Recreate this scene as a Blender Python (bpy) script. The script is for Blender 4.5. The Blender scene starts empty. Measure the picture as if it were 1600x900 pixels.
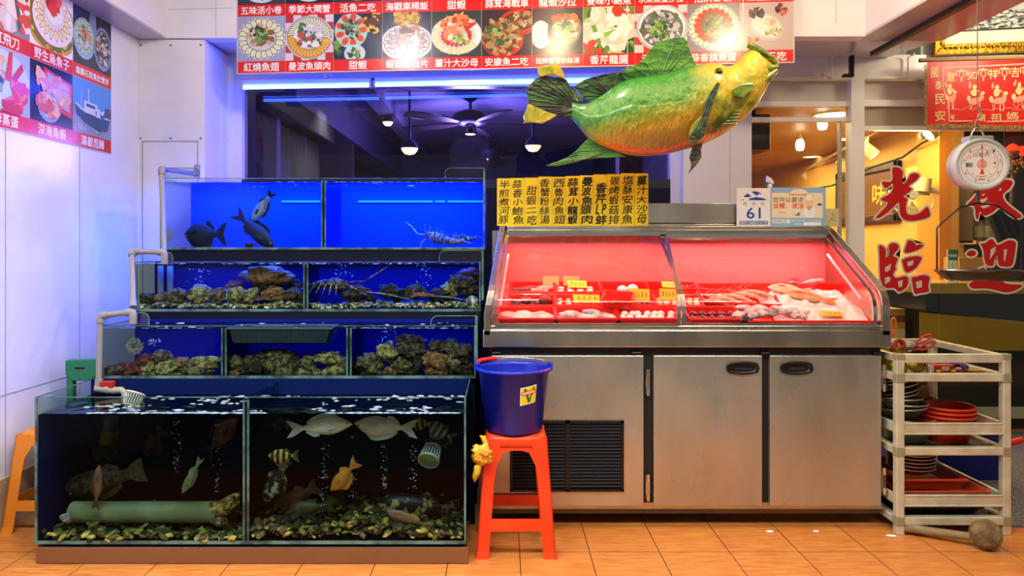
import bpy, math, random
from mathutils import Vector, Matrix, Euler, noise as mnoise
C = bpy.context.scene.collection
SC = bpy.context.scene
# ---------------------------------------------------------------- camera, world, lights, exposure
F = 1150.0; CX = 785.0; CY = 389.0; EYE = 1.3          # focal length and vanishing point in pixels of a 1600x900 frame
cd = bpy.data.cameras.new('camera'); cam = bpy.data.objects.new('camera', cd); C.objects.link(cam)
cam.location = (0, 0, EYE); cam.rotation_euler = (math.pi/2, 0, 0)
cd.sensor_width = 36; cd.lens = F*36/1600
cd.shift_x = (800-CX)/1600; cd.shift_y = -(450-CY)/1600
cd.clip_start = 0.02
SC.camera = cam
SC.view_settings.view_transform = 'Standard'; SC.view_settings.look = 'None'
SC.view_settings.gamma = 1; SC.view_settings.use_curve_mapping = False
SC.view_settings.exposure = 0.0
w = bpy.data.worlds.new('evening'); SC.world = w; w.use_nodes = True
w.node_tree.nodes['Background'].inputs[0].default_value = (0.50, 0.46, 0.42, 1)
w.node_tree.nodes['Background'].inputs[1].default_value = 0.5
R_ = math.radians
def lamp(name, kind, loc, power, col, size=.1, sy=None, rot=(0,0,0), spread=None):
    l = bpy.data.lights.new(name, kind); l.energy = power; l.color = col
    if kind == 'AREA':
        l.shape = 'RECTANGLE'; l.size = size; l.size_y = sy or size
        if spread: l.spread = spread
    else: l.shadow_soft_size = size
    o = bpy.data.objects.new(name, l); C.objects.link(o); o.location = loc; o.rotation_euler = rot
    return o
# ceiling bulbs of the shop front (above the picture, seen as glints on the signs)
lamp('ceiling_bulb_white', 'POINT', (-1.02, 3.10, 2.86), 32, (1, .96, .93), .07)
lamp('ceiling_bulb_warm', 'POINT', (.21, 3.20, 2.86), 34, (1, .80, .48), .07)
lamp('ceiling_bulb_warm', 'POINT', (1.49, 3.12, 2.86), 38, (1, .82, .52), .07)
lamp('ceiling_fill', 'AREA', (-.9, 1.6, 2.93), 105, (.92, .97, 1), 2.4, .4, spread=R_(145))  # unseen area light added overhead as main fill, cool at left
lamp('ceiling_fill', 'AREA', (1.6, 1.0, 2.93), 90, (1, .87, .68), 2.2, .4, spread=R_(145))  # second added fill light, warmer, out of view at right
# aquarium lamps hidden under the rims of the tanks
BLUE = (.0, .09, 1)
lamp('tank_lamp', 'AREA', (-1.0, 4.25, 1.71), 150, BLUE, 1.7, .12, (0,0,0))
lamp('tank_lamp', 'AREA', (-1.0, 3.92, 1.208), 10, (.01, .06, 1), 1.7, .06)
lamp('tank_lamp', 'AREA', (-1.0, 3.62, .912), 8, (.01, .06, 1), 1.7, .06)
# red meat lamps inside the display case
lamp('case_lamp', 'AREA', (.42, 3.875, 1.312), 24, (1, .045, .03), .8, .05, (R_(10), 0, 0))
lamp('case_lamp', 'AREA', (1.30, 3.875, 1.312), 28, (1, .06, .06), .85, .05, (R_(10), 0, 0))
# rooms behind the shop glass
lamp('hall_light', 'AREA', (2.6, 7.2, 2.3), 190, (1, .70, .32), 1.4, 3.0)
lamp('hall_light', 'POINT', (3.1, 5.75, 2.1), 30, (1, .74, .40), .2)
lamp('banner_light', 'POINT', (3.4, 4.4, 2.75), 26, (1, .84, .6), .1)  # point light outside the shop glass, before the banner and framed picture
lamp('dark_room_light', 'POINT', (-.3, 7.0, 2.2), 260, (.50, .40, 1), .2)

# ---------------------------------------------------------------- helpers
R = math.radians
rnd = random.Random(7)
def P(px, py, Y): return Vector(((px-CX)/F*Y, Y, EYE-(py-CY)/F*Y))
def lin(h):
    h = h.lstrip('#'); o = []
    for i in (0, 2, 4):
        c = int(h[i:i+2], 16)/255
        o.append(c/12.92 if c <= .04045 else ((c+.055)/1.055)**2.4)
    return (*o, 1)
MATS = {}
def mat(name, col='#808080', rough=.5, metal=0., col2=None, scale=8., stretch=(1,1,1), lo=.4, hi=.62, detail=4, bump=0., bscale=None,
        emit=None, power=0., coat=0., alpha=None, tint=None, ior=1.45, wave=None, extra=None, spec=None, vor=None, rvar=0.):
    if name in MATS: return MATS[name]
    m = bpy.data.materials.new(name); m.use_nodes = True; nt = m.node_tree; N = nt.nodes; L = nt.links
    b = N['Principled BSDF']; b.inputs['Base Color'].default_value = lin(col); b.inputs['Roughness'].default_value = rough
    b.inputs['Metallic'].default_value = metal; b.inputs['IOR'].default_value = ior
    b.inputs['Coat Weight'].default_value = coat; b.inputs['Coat Roughness'].default_value = .08
    if spec is not None: b.inputs['Specular IOR Level'].default_value = spec
    if emit: b.inputs['Emission Color'].default_value = lin(emit); b.inputs['Emission Strength'].default_value = power
    tc = N.new('ShaderNodeTexCoord'); mp = N.new('ShaderNodeMapping'); mp.inputs['Scale'].default_value = stretch
    L.new(tc.outputs['Object'], mp.inputs[0])
    if col2:
        if wave:
            t = N.new('ShaderNodeTexWave'); t.inputs['Scale'].default_value = scale; t.inputs['Distortion'].default_value = wave[0]
            t.inputs['Detail'].default_value = detail; t.bands_direction = wave[1]; out = t.outputs['Fac']
            t.inputs['Detail Scale'].default_value = wave[2] if len(wave) > 2 else 1
        elif vor:
            t = N.new('ShaderNodeTexVoronoi'); t.inputs['Scale'].default_value = scale; out = t.outputs['Distance']; t.feature = vor
        else:
            t = N.new('ShaderNodeTexNoise'); t.inputs['Scale'].default_value = scale; t.inputs['Detail'].default_value = detail; out = t.outputs['Fac']
        L.new(mp.outputs[0], t.inputs['Vector'])
        cr = N.new('ShaderNodeValToRGB'); cr.color_ramp.elements[0].position = lo; cr.color_ramp.elements[1].position = hi
        cr.color_ramp.elements[0].color = lin(col); cr.color_ramp.elements[1].color = lin(col2)
        L.new(out, cr.inputs[0]); L.new(cr.outputs[0], b.inputs['Base Color'])
    if rvar:
        t = N.new('ShaderNodeTexNoise'); t.inputs['Scale'].default_value = 3.5; t.inputs['Detail'].default_value = 5
        L.new(mp.outputs[0], t.inputs['Vector'])
        mr = N.new('ShaderNodeMapRange'); mr.inputs['From Min'].default_value = .3; mr.inputs['From Max'].default_value = .7
        mr.inputs['To Min'].default_value = max(.02, rough-rvar); mr.inputs['To Max'].default_value = rough+rvar
        L.new(t.outputs['Fac'], mr.inputs['Value']); L.new(mr.outputs[0], b.inputs['Roughness'])
    if bump:
        t = N.new('ShaderNodeTexNoise'); t.inputs['Scale'].default_value = bscale or scale; t.inputs['Detail'].default_value = 5
        L.new(mp.outputs[0], t.inputs['Vector'])
        bp = N.new('ShaderNodeBump'); bp.inputs['Strength'].default_value = min(1, bump); bp.inputs['Distance'].default_value = .01*max(1, bump)
        L.new(t.outputs['Fac'], bp.inputs['Height']); L.new(bp.outputs[0], b.inputs['Normal'])
    MATS[name] = m
    return m
def glass(name, tint='#eef6f4', gloss=.9, rough=.0, ior=1.45):
    if name in MATS: return MATS[name]
    m = bpy.data.materials.new(name); m.use_nodes = True; nt = m.node_tree; N = nt.nodes; L = nt.links
    N.remove(N['Principled BSDF']); out = N['Material Output']
    tr = N.new('ShaderNodeBsdfTransparent'); tr.inputs[0].default_value = lin(tint)
    gl = N.new('ShaderNodeBsdfGlossy'); gl.inputs['Roughness'].default_value = rough; gl.inputs['Color'].default_value = (gloss,)*3+(1,)
    lw = N.new('ShaderNodeLayerWeight'); lw.inputs['Blend'].default_value = .5           # facing: 0 straight on, 1 edge on
    pw_ = N.new('ShaderNodeMath'); pw_.operation = 'POWER'; L.new(lw.outputs['Facing'], pw_.inputs[0]); pw_.inputs[1].default_value = 5
    fr = N.new('ShaderNodeMapRange'); fr.inputs['To Min'].default_value = ((ior-1)/(ior+1))**2; fr.inputs['To Max'].default_value = .9; L.new(pw_.outputs[0], fr.inputs['Value'])
    mx = N.new('ShaderNodeMixShader'); L.new(fr.outputs[0], mx.inputs[0]); L.new(tr.outputs[0], mx.inputs[1]); L.new(gl.outputs[0], mx.inputs[2])
    L.new(mx.outputs[0], out.inputs[0]); MATS[name] = m
    return m

def ico(sub):
    import bmesh
    bm = bmesh.new(); bmesh.ops.create_icosphere(bm, subdivisions=sub, radius=1)
    r = ([v.co.copy() for v in bm.verts], [[v.index for v in f.verts] for f in bm.faces]); bm.free()
    return r
ICO = {k: ico(k) for k in (1, 2, 3, 4)}
GLY = {}
def glyph(s):
    k = s
    if k not in GLY:
        cu = bpy.data.curves.new('glyphs', 'FONT'); cu.body = s; cu.resolution_u = 3
        cu.align_x = 'CENTER'
        o = bpy.data.objects.new('glyphs', cu); C.objects.link(o)
        bpy.context.view_layer.update()
        me = bpy.data.meshes.new_from_object(o.evaluated_get(bpy.context.evaluated_depsgraph_get()))
        vs = [(v.co.x, v.co.y) for v in me.vertices]; fs = [list(p.vertices) for p in me.polygons]
        x0 = min(v[0] for v in vs); x1 = max(v[0] for v in vs); y0 = min(v[1] for v in vs); y1 = max(v[1] for v in vs)
        GLY[k] = ([((x-x0)/max(1e-6, x1-x0), (y-y0)/max(1e-6, y1-y0)) for x, y in vs], fs, (x1-x0)/max(1e-6, y1-y0))
        bpy.data.objects.remove(o); bpy.data.curves.remove(cu); bpy.data.meshes.remove(me)
    return GLY[k]
class Fr:                                                      # a flat drawing frame standing somewhere in the room
    def __init__(s, o, u, v):
        s.o = Vector(o); s.u = Vector(u).normalized(); s.v = Vector(v).normalized(); s.n = s.u.cross(s.v)
    def __call__(s, a, b, c=0.): return s.o + s.u*a + s.v*b + s.n*c
class MB:
    def __init__(s): s.v = []; s.f = []; s.m = []; s.sm = []; s.mats = []
    def mi(s, m):
        if m not in s.mats: s.mats.append(m)
        return s.mats.index(m)
    def add(s, vs, fs, m, smooth=False):
        k = len(s.v); i = s.mi(m); s.v += [tuple(v) for v in vs]
        for f in fs: s.f.append([k+j for j in f]); s.m.append(i); s.sm.append(smooth)
        return s
    def box(s, a, b, m, M=None):
        a, b = [min(x, y) for x, y in zip(a, b)], [max(x, y) for x, y in zip(a, b)]
        vs = [Vector((x, y, z)) for x in (a[0], b[0]) for y in (a[1], b[1]) for z in (a[2], b[2])]
        if M: vs = [M @ v for v in vs]
        return s.add(vs, [(0,1,3,2), (4,6,7,5), (0,4,5,1), (2,3,7,6), (0,2,6,4), (1,5,7,3)], m)
    def tube(s, pts, r, m, n=10, closed=False, caps=True, flat=1.):
        pts = [Vector(p) for p in pts]; K = len(pts); rs = r if isinstance(r, (list, tuple)) else [r]*K
        vs = []; up = None
        for i, p in enumerate(pts):
            a = pts[(i-1) % K] if closed else pts[max(0, i-1)]; b = pts[(i+1) % K] if closed else pts[min(K-1, i+1)]
            d = (b-a).normalized() if (b-a).length > 1e-9 else Vector((0,0,1))
            if up is None: up = Vector((0,0,1)) if abs(d.z) < .9 else Vector((0,1,0))
            x = up.cross(d); x = x.normalized() if x.length > 1e-6 else d.orthogonal().normalized(); y = d.cross(x); up = y
            for k in range(n):
                t = 2*math.pi*k/n; vs.append(p + (x*math.cos(t) + y*math.sin(t)*flat)*rs[i])
        fs = []
        for i in range(K if closed else K-1):
            j = (i+1) % K
            for k in range(n): fs.append((i*n+k, i*n+(k+1) % n, j*n+(k+1) % n, j*n+k))
        s.add(vs, fs, m, True)
        if caps and not closed: s.add(vs[:n], [tuple(range(n))[::-1]], m); s.add(vs[-n:], [tuple(range(n))], m)
        return s
    def cyl(s, p0, p1, r, m, r1=None, n=20): return s.tube([p0, p1], [r, r if r1 is None else r1], m, n)
    def lathe(s, prof, o, m, n=32, M=None, smooth=True, sx=1., sy=1.):
        vs = []; o = Vector(o)
        for r, z in prof:
            for k in range(n):
                t = 2*math.pi*k/n; q = Vector((r*math.cos(t)*sx, r*math.sin(t)*sy, z)); vs.append(o + (M @ q if M else q))
        fs = [(i*n+k, i*n+(k+1) % n, (i+1)*n+(k+1) % n, (i+1)*n+k) for i in range(len(prof)-1) for k in range(n)]
        return s.add(vs, fs, m, smooth)
    def poly(s, pts, m): return s.add(pts, [tuple(range(len(pts)))], m)
    def prism(s, pts, d, m):                                      # a closed outline given thickness along d
        n = len(pts); d = Vector(d); pts = [Vector(p) for p in pts]
        return s.add(pts + [p+d for p in pts], [tuple(range(n))[::-1], tuple(range(n, 2*n))] + [(i, (i+1) % n, n+(i+1) % n, n+i) for i in range(n)], m)
    def blob(s, c, r, m, sub=2, amp=.0, fq=1.5, seed=0, M=None, smooth=True, oct=2):
        vs, fs = ICO[sub]; c = Vector(c); out = []; sd = Vector((seed*3.7, seed*1.3, seed*2.1))
        for v in vs:
            k = 1.
            if amp:
                k += amp*mnoise.noise(v*fq+sd)*1.6
                if oct > 1: k += amp*.6*mnoise.noise(v*fq*2.6+sd)
                if oct > 2: k += amp*.8*mnoise.noise(v*fq*5+sd) - amp*.55*abs(mnoise.noise(v*fq*9+sd))
            q = Vector((v.x*r[0], v.y*r[1], v.z*r[2]))*k
            out.append(c + (M @ q if M else q))
        return s.add(out, fs, m, smooth)
    def grid(s, fn, nu, nv, m, smooth=True):
        vs = [fn(i/nu, j/nv) for j in range(nv+1) for i in range(nu+1)]
        fs = [(j*(nu+1)+i, j*(nu+1)+i+1, (j+1)*(nu+1)+i+1, (j+1)*(nu+1)+i) for j in range(nv) for i in range(nu)]
        return s.add(vs, fs, m, smooth)
    # flat drawing
    def rect(s, fr, a, b, c, d, m, w=0.): return s.poly([fr(a, b, w), fr(c, b, w), fr(c, d, w), fr(a, d, w)], m)
    def disc(s, fr, x, y, rx, ry, m, w=0., n=28, rot=0., jit=0., rg=None):
        pts = []
        for k in range(n):
            t = 2*math.pi*k/n; j = 1 + (rg.uniform(-jit, jit) if jit else 0); a = rx*math.cos(t)*j; b = ry*math.sin(t)*j
            pts.append(fr(x+a*math.cos(rot)-b*math.sin(rot), y+a*math.sin(rot)+b*math.cos(rot), w))
        return s.poly(pts, m)
    def text(s, fr, t, x0, y0, x1, y1, m, w=.0008, off=0., keep=False, shear=0., rot=0.):
        vs, fs, asp = glyph(t); W, H = x1-x0, y1-y0; cx, cy = (x0+x1)/2, (y0+y1)/2
        if keep:
            if W/H > asp: W = H*asp
            else: H = W/asp
        d = off*H                                                # bold: the glyph laid a few times, slightly shifted
        for i, (dx, dy) in enumerate(((0, 0), (-d, 0), (d, 0), (0, -d), (0, d)) if off else ((0, 0),)):
            out = []
            for u, v in vs:
                a = (u-.5)*W + (v-.5)*H*shear; b = (v-.5)*H
                out.append(fr(cx+dx + a*math.cos(rot)-b*math.sin(rot), cy+dy + a*math.sin(rot)+b*math.cos(rot), w+i*.00003))
            s.add(out, fs, m)
        return s
    def stroke(s, fr, pts, wd, m, w=.0008):                        # a pen line drawn flat
        for (a, b), (c, d) in zip(pts, pts[1:]):
            L_ = math.hypot(c-a, d-b) or 1e-6; nx, ny = -(d-b)/L_*wd/2, (c-a)/L_*wd/2
            s.poly([fr(a+nx, b+ny, w), fr(a-nx, b-ny, w), fr(c-nx, d-ny, w), fr(c+nx, d+ny, w)], m)
        return s
    def build(s, name, parent=None, bevel=0., sub=0, **kw):
        me = bpy.data.meshes.new(name); me.from_pydata(s.v, [], s.f)
        for m in s.mats: me.materials.append(m)
        me.polygons.foreach_set('material_index', s.m); me.polygons.foreach_set('use_smooth', s.sm); me.update()
        o = bpy.data.objects.new(name, me); C.objects.link(o)
        if parent is not None: setp(o, parent)
        if bevel:
            md = o.modifiers.new('bevel', 'BEVEL'); md.width = bevel; md.segments = 2; md.limit_method = 'ANGLE'; md.angle_limit = R(40)
        if sub: md = o.modifiers.new('subsurf', 'SUBSURF'); md.levels = md.render_levels = sub
        return tag(o, **kw)
def setp(o, parent):
    o.parent = parent; o.matrix_parent_inverse = Matrix.LocRotScale(parent.location, parent.rotation_euler, parent.scale).inverted()
def tag(o, label=None, cat=None, group=None, kind=None):
    if label: o['label'] = label
    if cat: o['category'] = cat
    if group: o['group'] = group
    if kind: o['kind'] = kind
    return o
def thing(name, label, cat, loc=(0,0,0), group=None, kind=None):
    o = bpy.data.objects.new(name, None); o.empty_display_size = .05; C.objects.link(o); o.location = loc
    return tag(o, label, cat, group, kind)
KIDS = {}
def dup(root, loc=None, rot=None, scale=None, label=None, group=None, mats=None):
    r = root.copy(); C.objects.link(r)
    if loc is not None: r.location = loc
    if rot is not None: r.rotation_euler = rot
    if scale is not None: r.scale = scale if not isinstance(scale, (int, float)) else (scale,)*3
    if label: r['label'] = label
    if group: r['group'] = group
    def rec(a, b):
        for ch in list(a.children):
            c = ch.copy(); C.objects.link(c); c.parent = b; rec(ch, c)
    rec(root, r)
    return r
def struct(mb, name, **kw): return mb.build(name, kind='structure', **kw)
ORD = ['first', 'second', 'third', 'fourth', 'fifth', 'sixth', 'seventh', 'eighth', 'ninth', 'tenth', 'eleventh', 'twelfth']

# ---------------------------------------------------------------- materials
wall_white = mat('white_wall_panel', '#eeeef0', .22, col2='#e4e6ea', scale=3)
ceil_white = mat('white_ceiling', '#e4e0e2', .3)
soffit_gloss = mat('glossy_soffit', '#b9b4b4', .12)
frame_white = mat('window_frame_paint', '#efece2', .3)
steel = mat('brushed_stainless', '#c8c3b6', .30, 1, col2='#a8a292', scale=5, stretch=(1.2, 1.2, .35), lo=.3, hi=.75, rvar=.08)
steel_dark = mat('dark_stainless', '#5e584e', .4, 1, rvar=.1)
alu = mat('aluminium_section', '#d6d3b8', .42, .35, col2='#b5b196', scale=14, lo=.35, hi=.75)
joint = mat('grey_plastic_joint', '#8d8566', .55)
chrome = mat('chrome', '#d8d6d0', .15, 1)
black = mat('black_plastic', '#0b0b0c', .35)
navy = mat('navy_painted_board', '#060b20', .6, spec=.2)
tank_edge = mat('glass_edge', '#5f8078', .15, col2='#31484a', scale=14)
silicone = mat('black_silicone', '#0c1316', .3)
tglass = glass('tank_glass', '#ecf3f1', .8, ior=1.12)
cglass = glass('display_glass', '#f3efec', .8)
wglass = glass('shop_glass', '#eef2ee', .8)
wglass_dark = glass('shop_glass_tinted', '#b4b2cc', .9)
pvc = mat('grey_pvc', '#8f8a86', .45)
red_pl = mat('red_plastic', '#d8170b', .3, spec=.4)
red_dk = mat('dark_red_plastic', '#a8220c', .4)
orange_pl = mat('orange_plastic', '#f0431a', .35, col2='#e33a12', scale=6)
# ---------------------------------------------------------------- the room
WX = -2.31; YB = 5.08
def floor_material():
    m = bpy.data.materials.new('orange_floor_tiles'); m.use_nodes = True; N = m.node_tree.nodes; L = m.node_tree.links; b = N['Principled BSDF']
    tc = N.new('ShaderNodeTexCoord'); mp = N.new('ShaderNodeMapping'); mp.inputs['Location'].default_value = (-.074, -.16, 0)
    L.new(tc.outputs['Object'], mp.inputs[0])
    br = N.new('ShaderNodeTexBrick'); br.offset = 0; br.inputs['Scale'].default_value = 1; br.inputs['Brick Width'].default_value = .3
    br.inputs['Row Height'].default_value = .3; br.inputs['Mortar Size'].default_value = .0022; br.inputs['Mortar Smooth'].default_value = .2
    L.new(mp.outputs[0], br.inputs['Vector'])
    ns = N.new('ShaderNodeTexNoise'); ns.inputs['Scale'].default_value = 5; ns.inputs['Detail'].default_value = 6
    m2 = N.new('ShaderNodeMapping'); m2.inputs['Scale'].default_value = (1.5, 14, 1); L.new(tc.outputs['Object'], m2.inputs[0]); L.new(m2.outputs[0], ns.inputs['Vector'])
    cr = N.new('ShaderNodeValToRGB'); cr.color_ramp.elements[0].position = .35; cr.color_ramp.elements[1].position = .68
    cr.color_ramp.elements[0].color = lin('#b8682e'); cr.color_ramp.elements[1].color = lin('#d28c44'); L.new(ns.outputs['Fac'], cr.inputs[0])
    L.new(cr.outputs[0], br.inputs['Color1']); L.new(cr.outputs[0], br.inputs['Color2']); br.inputs['Mortar'].default_value = lin('#4a2c1a')
    L.new(br.outputs['Color'], b.inputs['Base Color']); b.inputs['Roughness'].default_value = .3
    bp = N.new('ShaderNodeBump'); bp.inputs['Strength'].default_value = .4; bp.inputs['Distance'].default_value = .004; bp.invert = True
    L.new(br.outputs['Fac'], bp.inputs['Height']); L.new(bp.outputs[0], b.inputs['Normal'])
    return m
struct(MB().box((-8, -8, -.06), (9, 1.75, -.01), mat('street_asphalt', '#77736c', .8, col2='#6a665f', scale=30)), 'ground', label='grey pavement in front of the shop')
struct(MB().box((-6, 1.75, -.05), (7, 13, 0), floor_material()), 'floor', label='orange wood-grain ceramic tile floor with dark grout lines')
carpet = mat('grey_pebble_mat', '#4a4a48', .9, col2='#8a8882', scale=160, lo=.4, hi=.62, bump=.8, bscale=160)
struct(MB().prism([(2.36, 3.44, .001), (5, 3.25, .001), (5, 5.2, .001), (2.36, 5.2, .001)], (0, 0, .008), carpet), 'floor_mat', label='grey speckled carpet strip on the floor at right')
struct(MB().box((-6, -3, 3.0), (7, 5.3, 3.1), ceil_white), 'ceiling')
seam = mat('panel_seam', '#9aa0ac', .5)
struct(MB().box((WX-.1, 1.0, 0), (WX, 5.2, 3.0), wall_white), 'wall_left', label='glossy white panel wall at left')
struct(MB().box((WX, 1.0, 0), (WX+.012, 4.7, .24), mat('beige_skirting_tile', '#c9b39a', .3, col2='#b89a7c', scale=5)), 'baseboard_left')
mb = MB()
for y in (3.42, 4.02): mb.box((WX, y-.0025, .24), (WX+.0015, y+.0025, 1.86), seam)
mb.box((WX, 3.0, .62), (WX+.0015, 4.0, .624), seam)
struct(mb, 'trim_1')
# bulkhead along the left wall and the fascia over the window
struct(MB().box((WX, 1.0, 2.64), (-2.124, 4.66, 3.0), ceil_white, None).box((WX, 1.0, 2.627), (-2.124, 4.66, 2.64), soffit_gloss), 'ceiling_bulkhead_left')
fascia = MB().prism([(WX, 4.66, 2.635), (2.15, 4.36, 2.56), (2.15, 4.36, 3.0), (WX, 4.66, 3.0)], (0, .1, 0), wall_white)
struct(fascia, 'wall_fascia', label='white fascia wall above the shop window')
struct(MB().prism([(WX, 4.67, 2.635), (2.15, 4.38, 2.562), (2.66, 4.38, 2.562), (2.66, 5.3, 2.64), (WX, 5.3, 2.64)], (0, 0, .012), mat('grey_soffit', '#cfcaca', .18)), 'ceiling_soffit')
mb = MB()
FA = Fr((WX, 4.66, 2.64), (2.15-WX, -.30, 0), (0, 0, 1))
for x in (.51, .91, 4.30): mb.rect(FA, x, 0, x+.003, .36, seam, .001)
mb.rect(FA, .2, .17, .62, .173, seam, .001)
struct(mb, 'trim_2')
# white boxed pipe casing in the back left corner
mb = MB().box((WX, 4.66, 0), (-1.885, 5.1, 2.625), wall_white)
for x in (-2.29, -2.1, -1.91):
    for z in (2.59, 2.0): mb.cyl((x, 4.6605, z), (x, 4.657, z), .006, steel_dark, n=8)
mb.box((-2.28, 4.655, 1.98), (-1.93, 4.66, 1.984), seam).box((-2.28, 4.655, 1.0), (-2.276, 4.66, 1.984), seam).box((-1.93, 4.655, 1.0), (-1.926, 4.66, 1.984), seam)
struct(mb, 'column_left', label='white boxed casing in the back left corner')
# header above the windows
struct(MB().box((WX, YB, 2.47), (1.25, YB+.2, 2.64), wall_white), 'wall_header')
head_r = mat('grey_header', '#e8e4dc', .25)
struct(MB().box((1.25, YB, 2.49), (6.5, YB+.2, 2.64), head_r).box((1.25, YB-.02, 2.47), (2.9, YB, 2.485), frame_white), 'wall_header_right')
struct(MB().box((2.9, YB+.02, 2.45), (6.5, YB+.2, 3.2), mat('pale_green_wall', '#c3cdbf', .5)), 'wall_right_upper')
# bulkhead running towards the viewer at right, with a steel rail under it
struct(MB().box((2.15, .8, 2.575), (2.66, 4.46, 3.0), mat('pinkish_bulkhead', '#e9dfe0', .2)).box((2.15, .8, 2.56), (2.66, 4.46, 2.575), soffit_gloss), 'ceiling_bulkhead_right')
t = thing('overhead_rail', 'dark steel shutter rail under the ceiling bulkhead at right', 'rail', (2.36, 4.9, 2.62))
MB().prism([(2.345, 4.7, 2.56), (2.385, 4.7, 2.56), (2.335, 2.2, 2.556), (2.295, 2.2, 2.556)], (0, 0, -.03), steel_dark).build('rail', t, bevel=.003)
MB().box((2.335, 4.93, 2.46), (2.36, 4.97, 2.60), black).box((2.29, 4.93, 2.455), (2.36, 4.97, 2.475), black).build('end_stop', t, bevel=.004)
for x in (2.18, 2.62): MB().tube([P(1300+(x-2.18)*270, 122, 5.05), P(1300+(x-2.18)*270, 90, 5.05), P(1310+(x-2.18)*270, 84, 5.0)], .006, frame_white, 6).build('wall_cable', label='thin white cable down the header, ' + ('left of' if x < 2.4 else 'right of') + ' the black end stop', cat='cable')
# dark window behind the tanks : frame, glass and the dim dining room behind it
XL, XR = -1.80, 1.16
struct(MB().box((-1.885, YB, 0), (XL, YB+.12, 2.47), frame_white).box((XR, YB, 0), (1.235, YB+.12, 2.47), mat('blue_side_frame', '#c4c4cc', .25))
       .box((XL, YB+.02, 2.43), (XR, YB+.12, 2.47), frame_white).box((XL, YB, 0), (XR, YB+.12, 1.72), navy)
       .box((XL, YB, 1.72), (XR, YB+.1, 1.78), mat('black_sill', '#22222a', .35)), 'window_1_frame')
struct(MB().box((XL, YB+.06, 1.78), (XR, YB+.065, 2.43), wglass_dark), 'window_1')
struct(MB().box((1.235, YB-.06, 0), (1.70, YB+.14, 2.49), mat('white_pillar_panel', '#d8d3cf', .3)).box((1.55, YB-.062, 0), (1.553, YB-.06, 2.49), seam), 'column_middle', label='plain white pillar between the two shop windows')
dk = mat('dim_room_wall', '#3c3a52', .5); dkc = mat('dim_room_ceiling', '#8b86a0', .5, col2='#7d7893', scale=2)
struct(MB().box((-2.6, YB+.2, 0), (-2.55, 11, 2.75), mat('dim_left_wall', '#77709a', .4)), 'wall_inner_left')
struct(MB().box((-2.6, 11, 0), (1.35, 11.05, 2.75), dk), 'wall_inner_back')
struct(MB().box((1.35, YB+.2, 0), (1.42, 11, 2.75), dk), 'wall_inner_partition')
mb = MB().box((-2.6, YB+.2, 2.72), (1.4, 11, 2.78), dkc)
for y in (6.6, 7.6, 8.6, 9.6): mb.box((-2.6, y, 2.716), (1.4, y+.015, 2.722), dk)
struct(mb, 'ceiling_inner')
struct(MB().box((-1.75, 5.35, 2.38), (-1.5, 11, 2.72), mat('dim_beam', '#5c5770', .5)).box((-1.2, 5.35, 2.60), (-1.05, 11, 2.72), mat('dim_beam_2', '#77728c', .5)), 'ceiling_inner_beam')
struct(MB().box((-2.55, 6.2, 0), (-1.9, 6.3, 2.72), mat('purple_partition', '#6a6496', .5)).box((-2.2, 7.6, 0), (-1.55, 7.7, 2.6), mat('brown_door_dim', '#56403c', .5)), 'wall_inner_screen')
# right-hand shop front : mullions, transoms and panes
mb = MB().box((2.40, YB-.02, 0), (2.49, YB+.07, 2.47), frame_white)
mb.box((1.70, YB, 2.285), (2.40, YB+.06, 2.32), frame_white).box((2.49, YB, 2.285), (6.5, YB+.06, 2.33), frame_white)
mb.box((1.70, YB, 2.18), (2.40, YB+.05, 2.21), frame_white).box((2.49, YB, 2.12), (6.5, YB+.05, 2.15), frame_white)
mb.box((1.70, YB+.005, 0), (1.715, YB+.05, 2.2), frame_white).box((2.33, YB+.005, 0), (2.345, YB+.045, 2.2), mat('frame_edge', '#a9a68f', .3))
mb.box((2.49, YB+.01, 0), (2.505, YB+.05, 2.12), frame_white)
struct(mb, 'window_2_frame')
struct(MB().box((1.70, YB+.03, 0), (2.40, YB+.035, 2.285), wglass), 'window_2')
struct(MB().box((2.49, YB+.03, .0), (3.03, YB+.035, 2.13), wglass), 'window_3')
struct(MB().box((3.036, YB+.03, .0), (5.5, YB+.035, 2.13), wglass), 'window_4')
pan_ = mat('header_panel', '#cfc6b4', .4)
struct(MB().box((1.70, YB+.04, 2.32), (2.40, YB+.06, 2.47), pan_).box((2.49, YB+.04, 2.33), (6.5, YB+.06, 2.47), pan_).box((2.49, YB+.03, 2.15), (6.5, YB+.055, 2.285), mat('header_panel_low', '#a89a80', .4)), 'window_2_panel')
# warm hall seen through it
warm = mat('warm_yellow_wall', '#d9a654', .6, col2='#cf9a48', scale=1.5); warmc = mat('warm_ceiling', '#b98f52', .45, col2='#a67d42', scale=3)
HX = 3.62
struct(MB().box((HX, 5.93, 0), (HX+.1, 13, 2.4), warm), 'wall_hall_right')
struct(MB().box((1.42, 12.9, 0), (HX, 13, 2.4), warm), 'wall_hall_back')
struct(MB().box((1.42, 5.3, 2.36), (7, 13, 2.42), warmc), 'ceiling_hall')
struct(MB().box((HX-.10, 5.93, 0), (HX, 6.25, 2.36), mat('orange_pier', '#dc8a22', .5)), 'column_hall')
struct(MB().box((HX+.1, 5.95, 0), (6.5, 6.05, 2.4), mat('dark_hall_wall', '#2a2019', .5)), 'wall_hall_dark')
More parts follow.
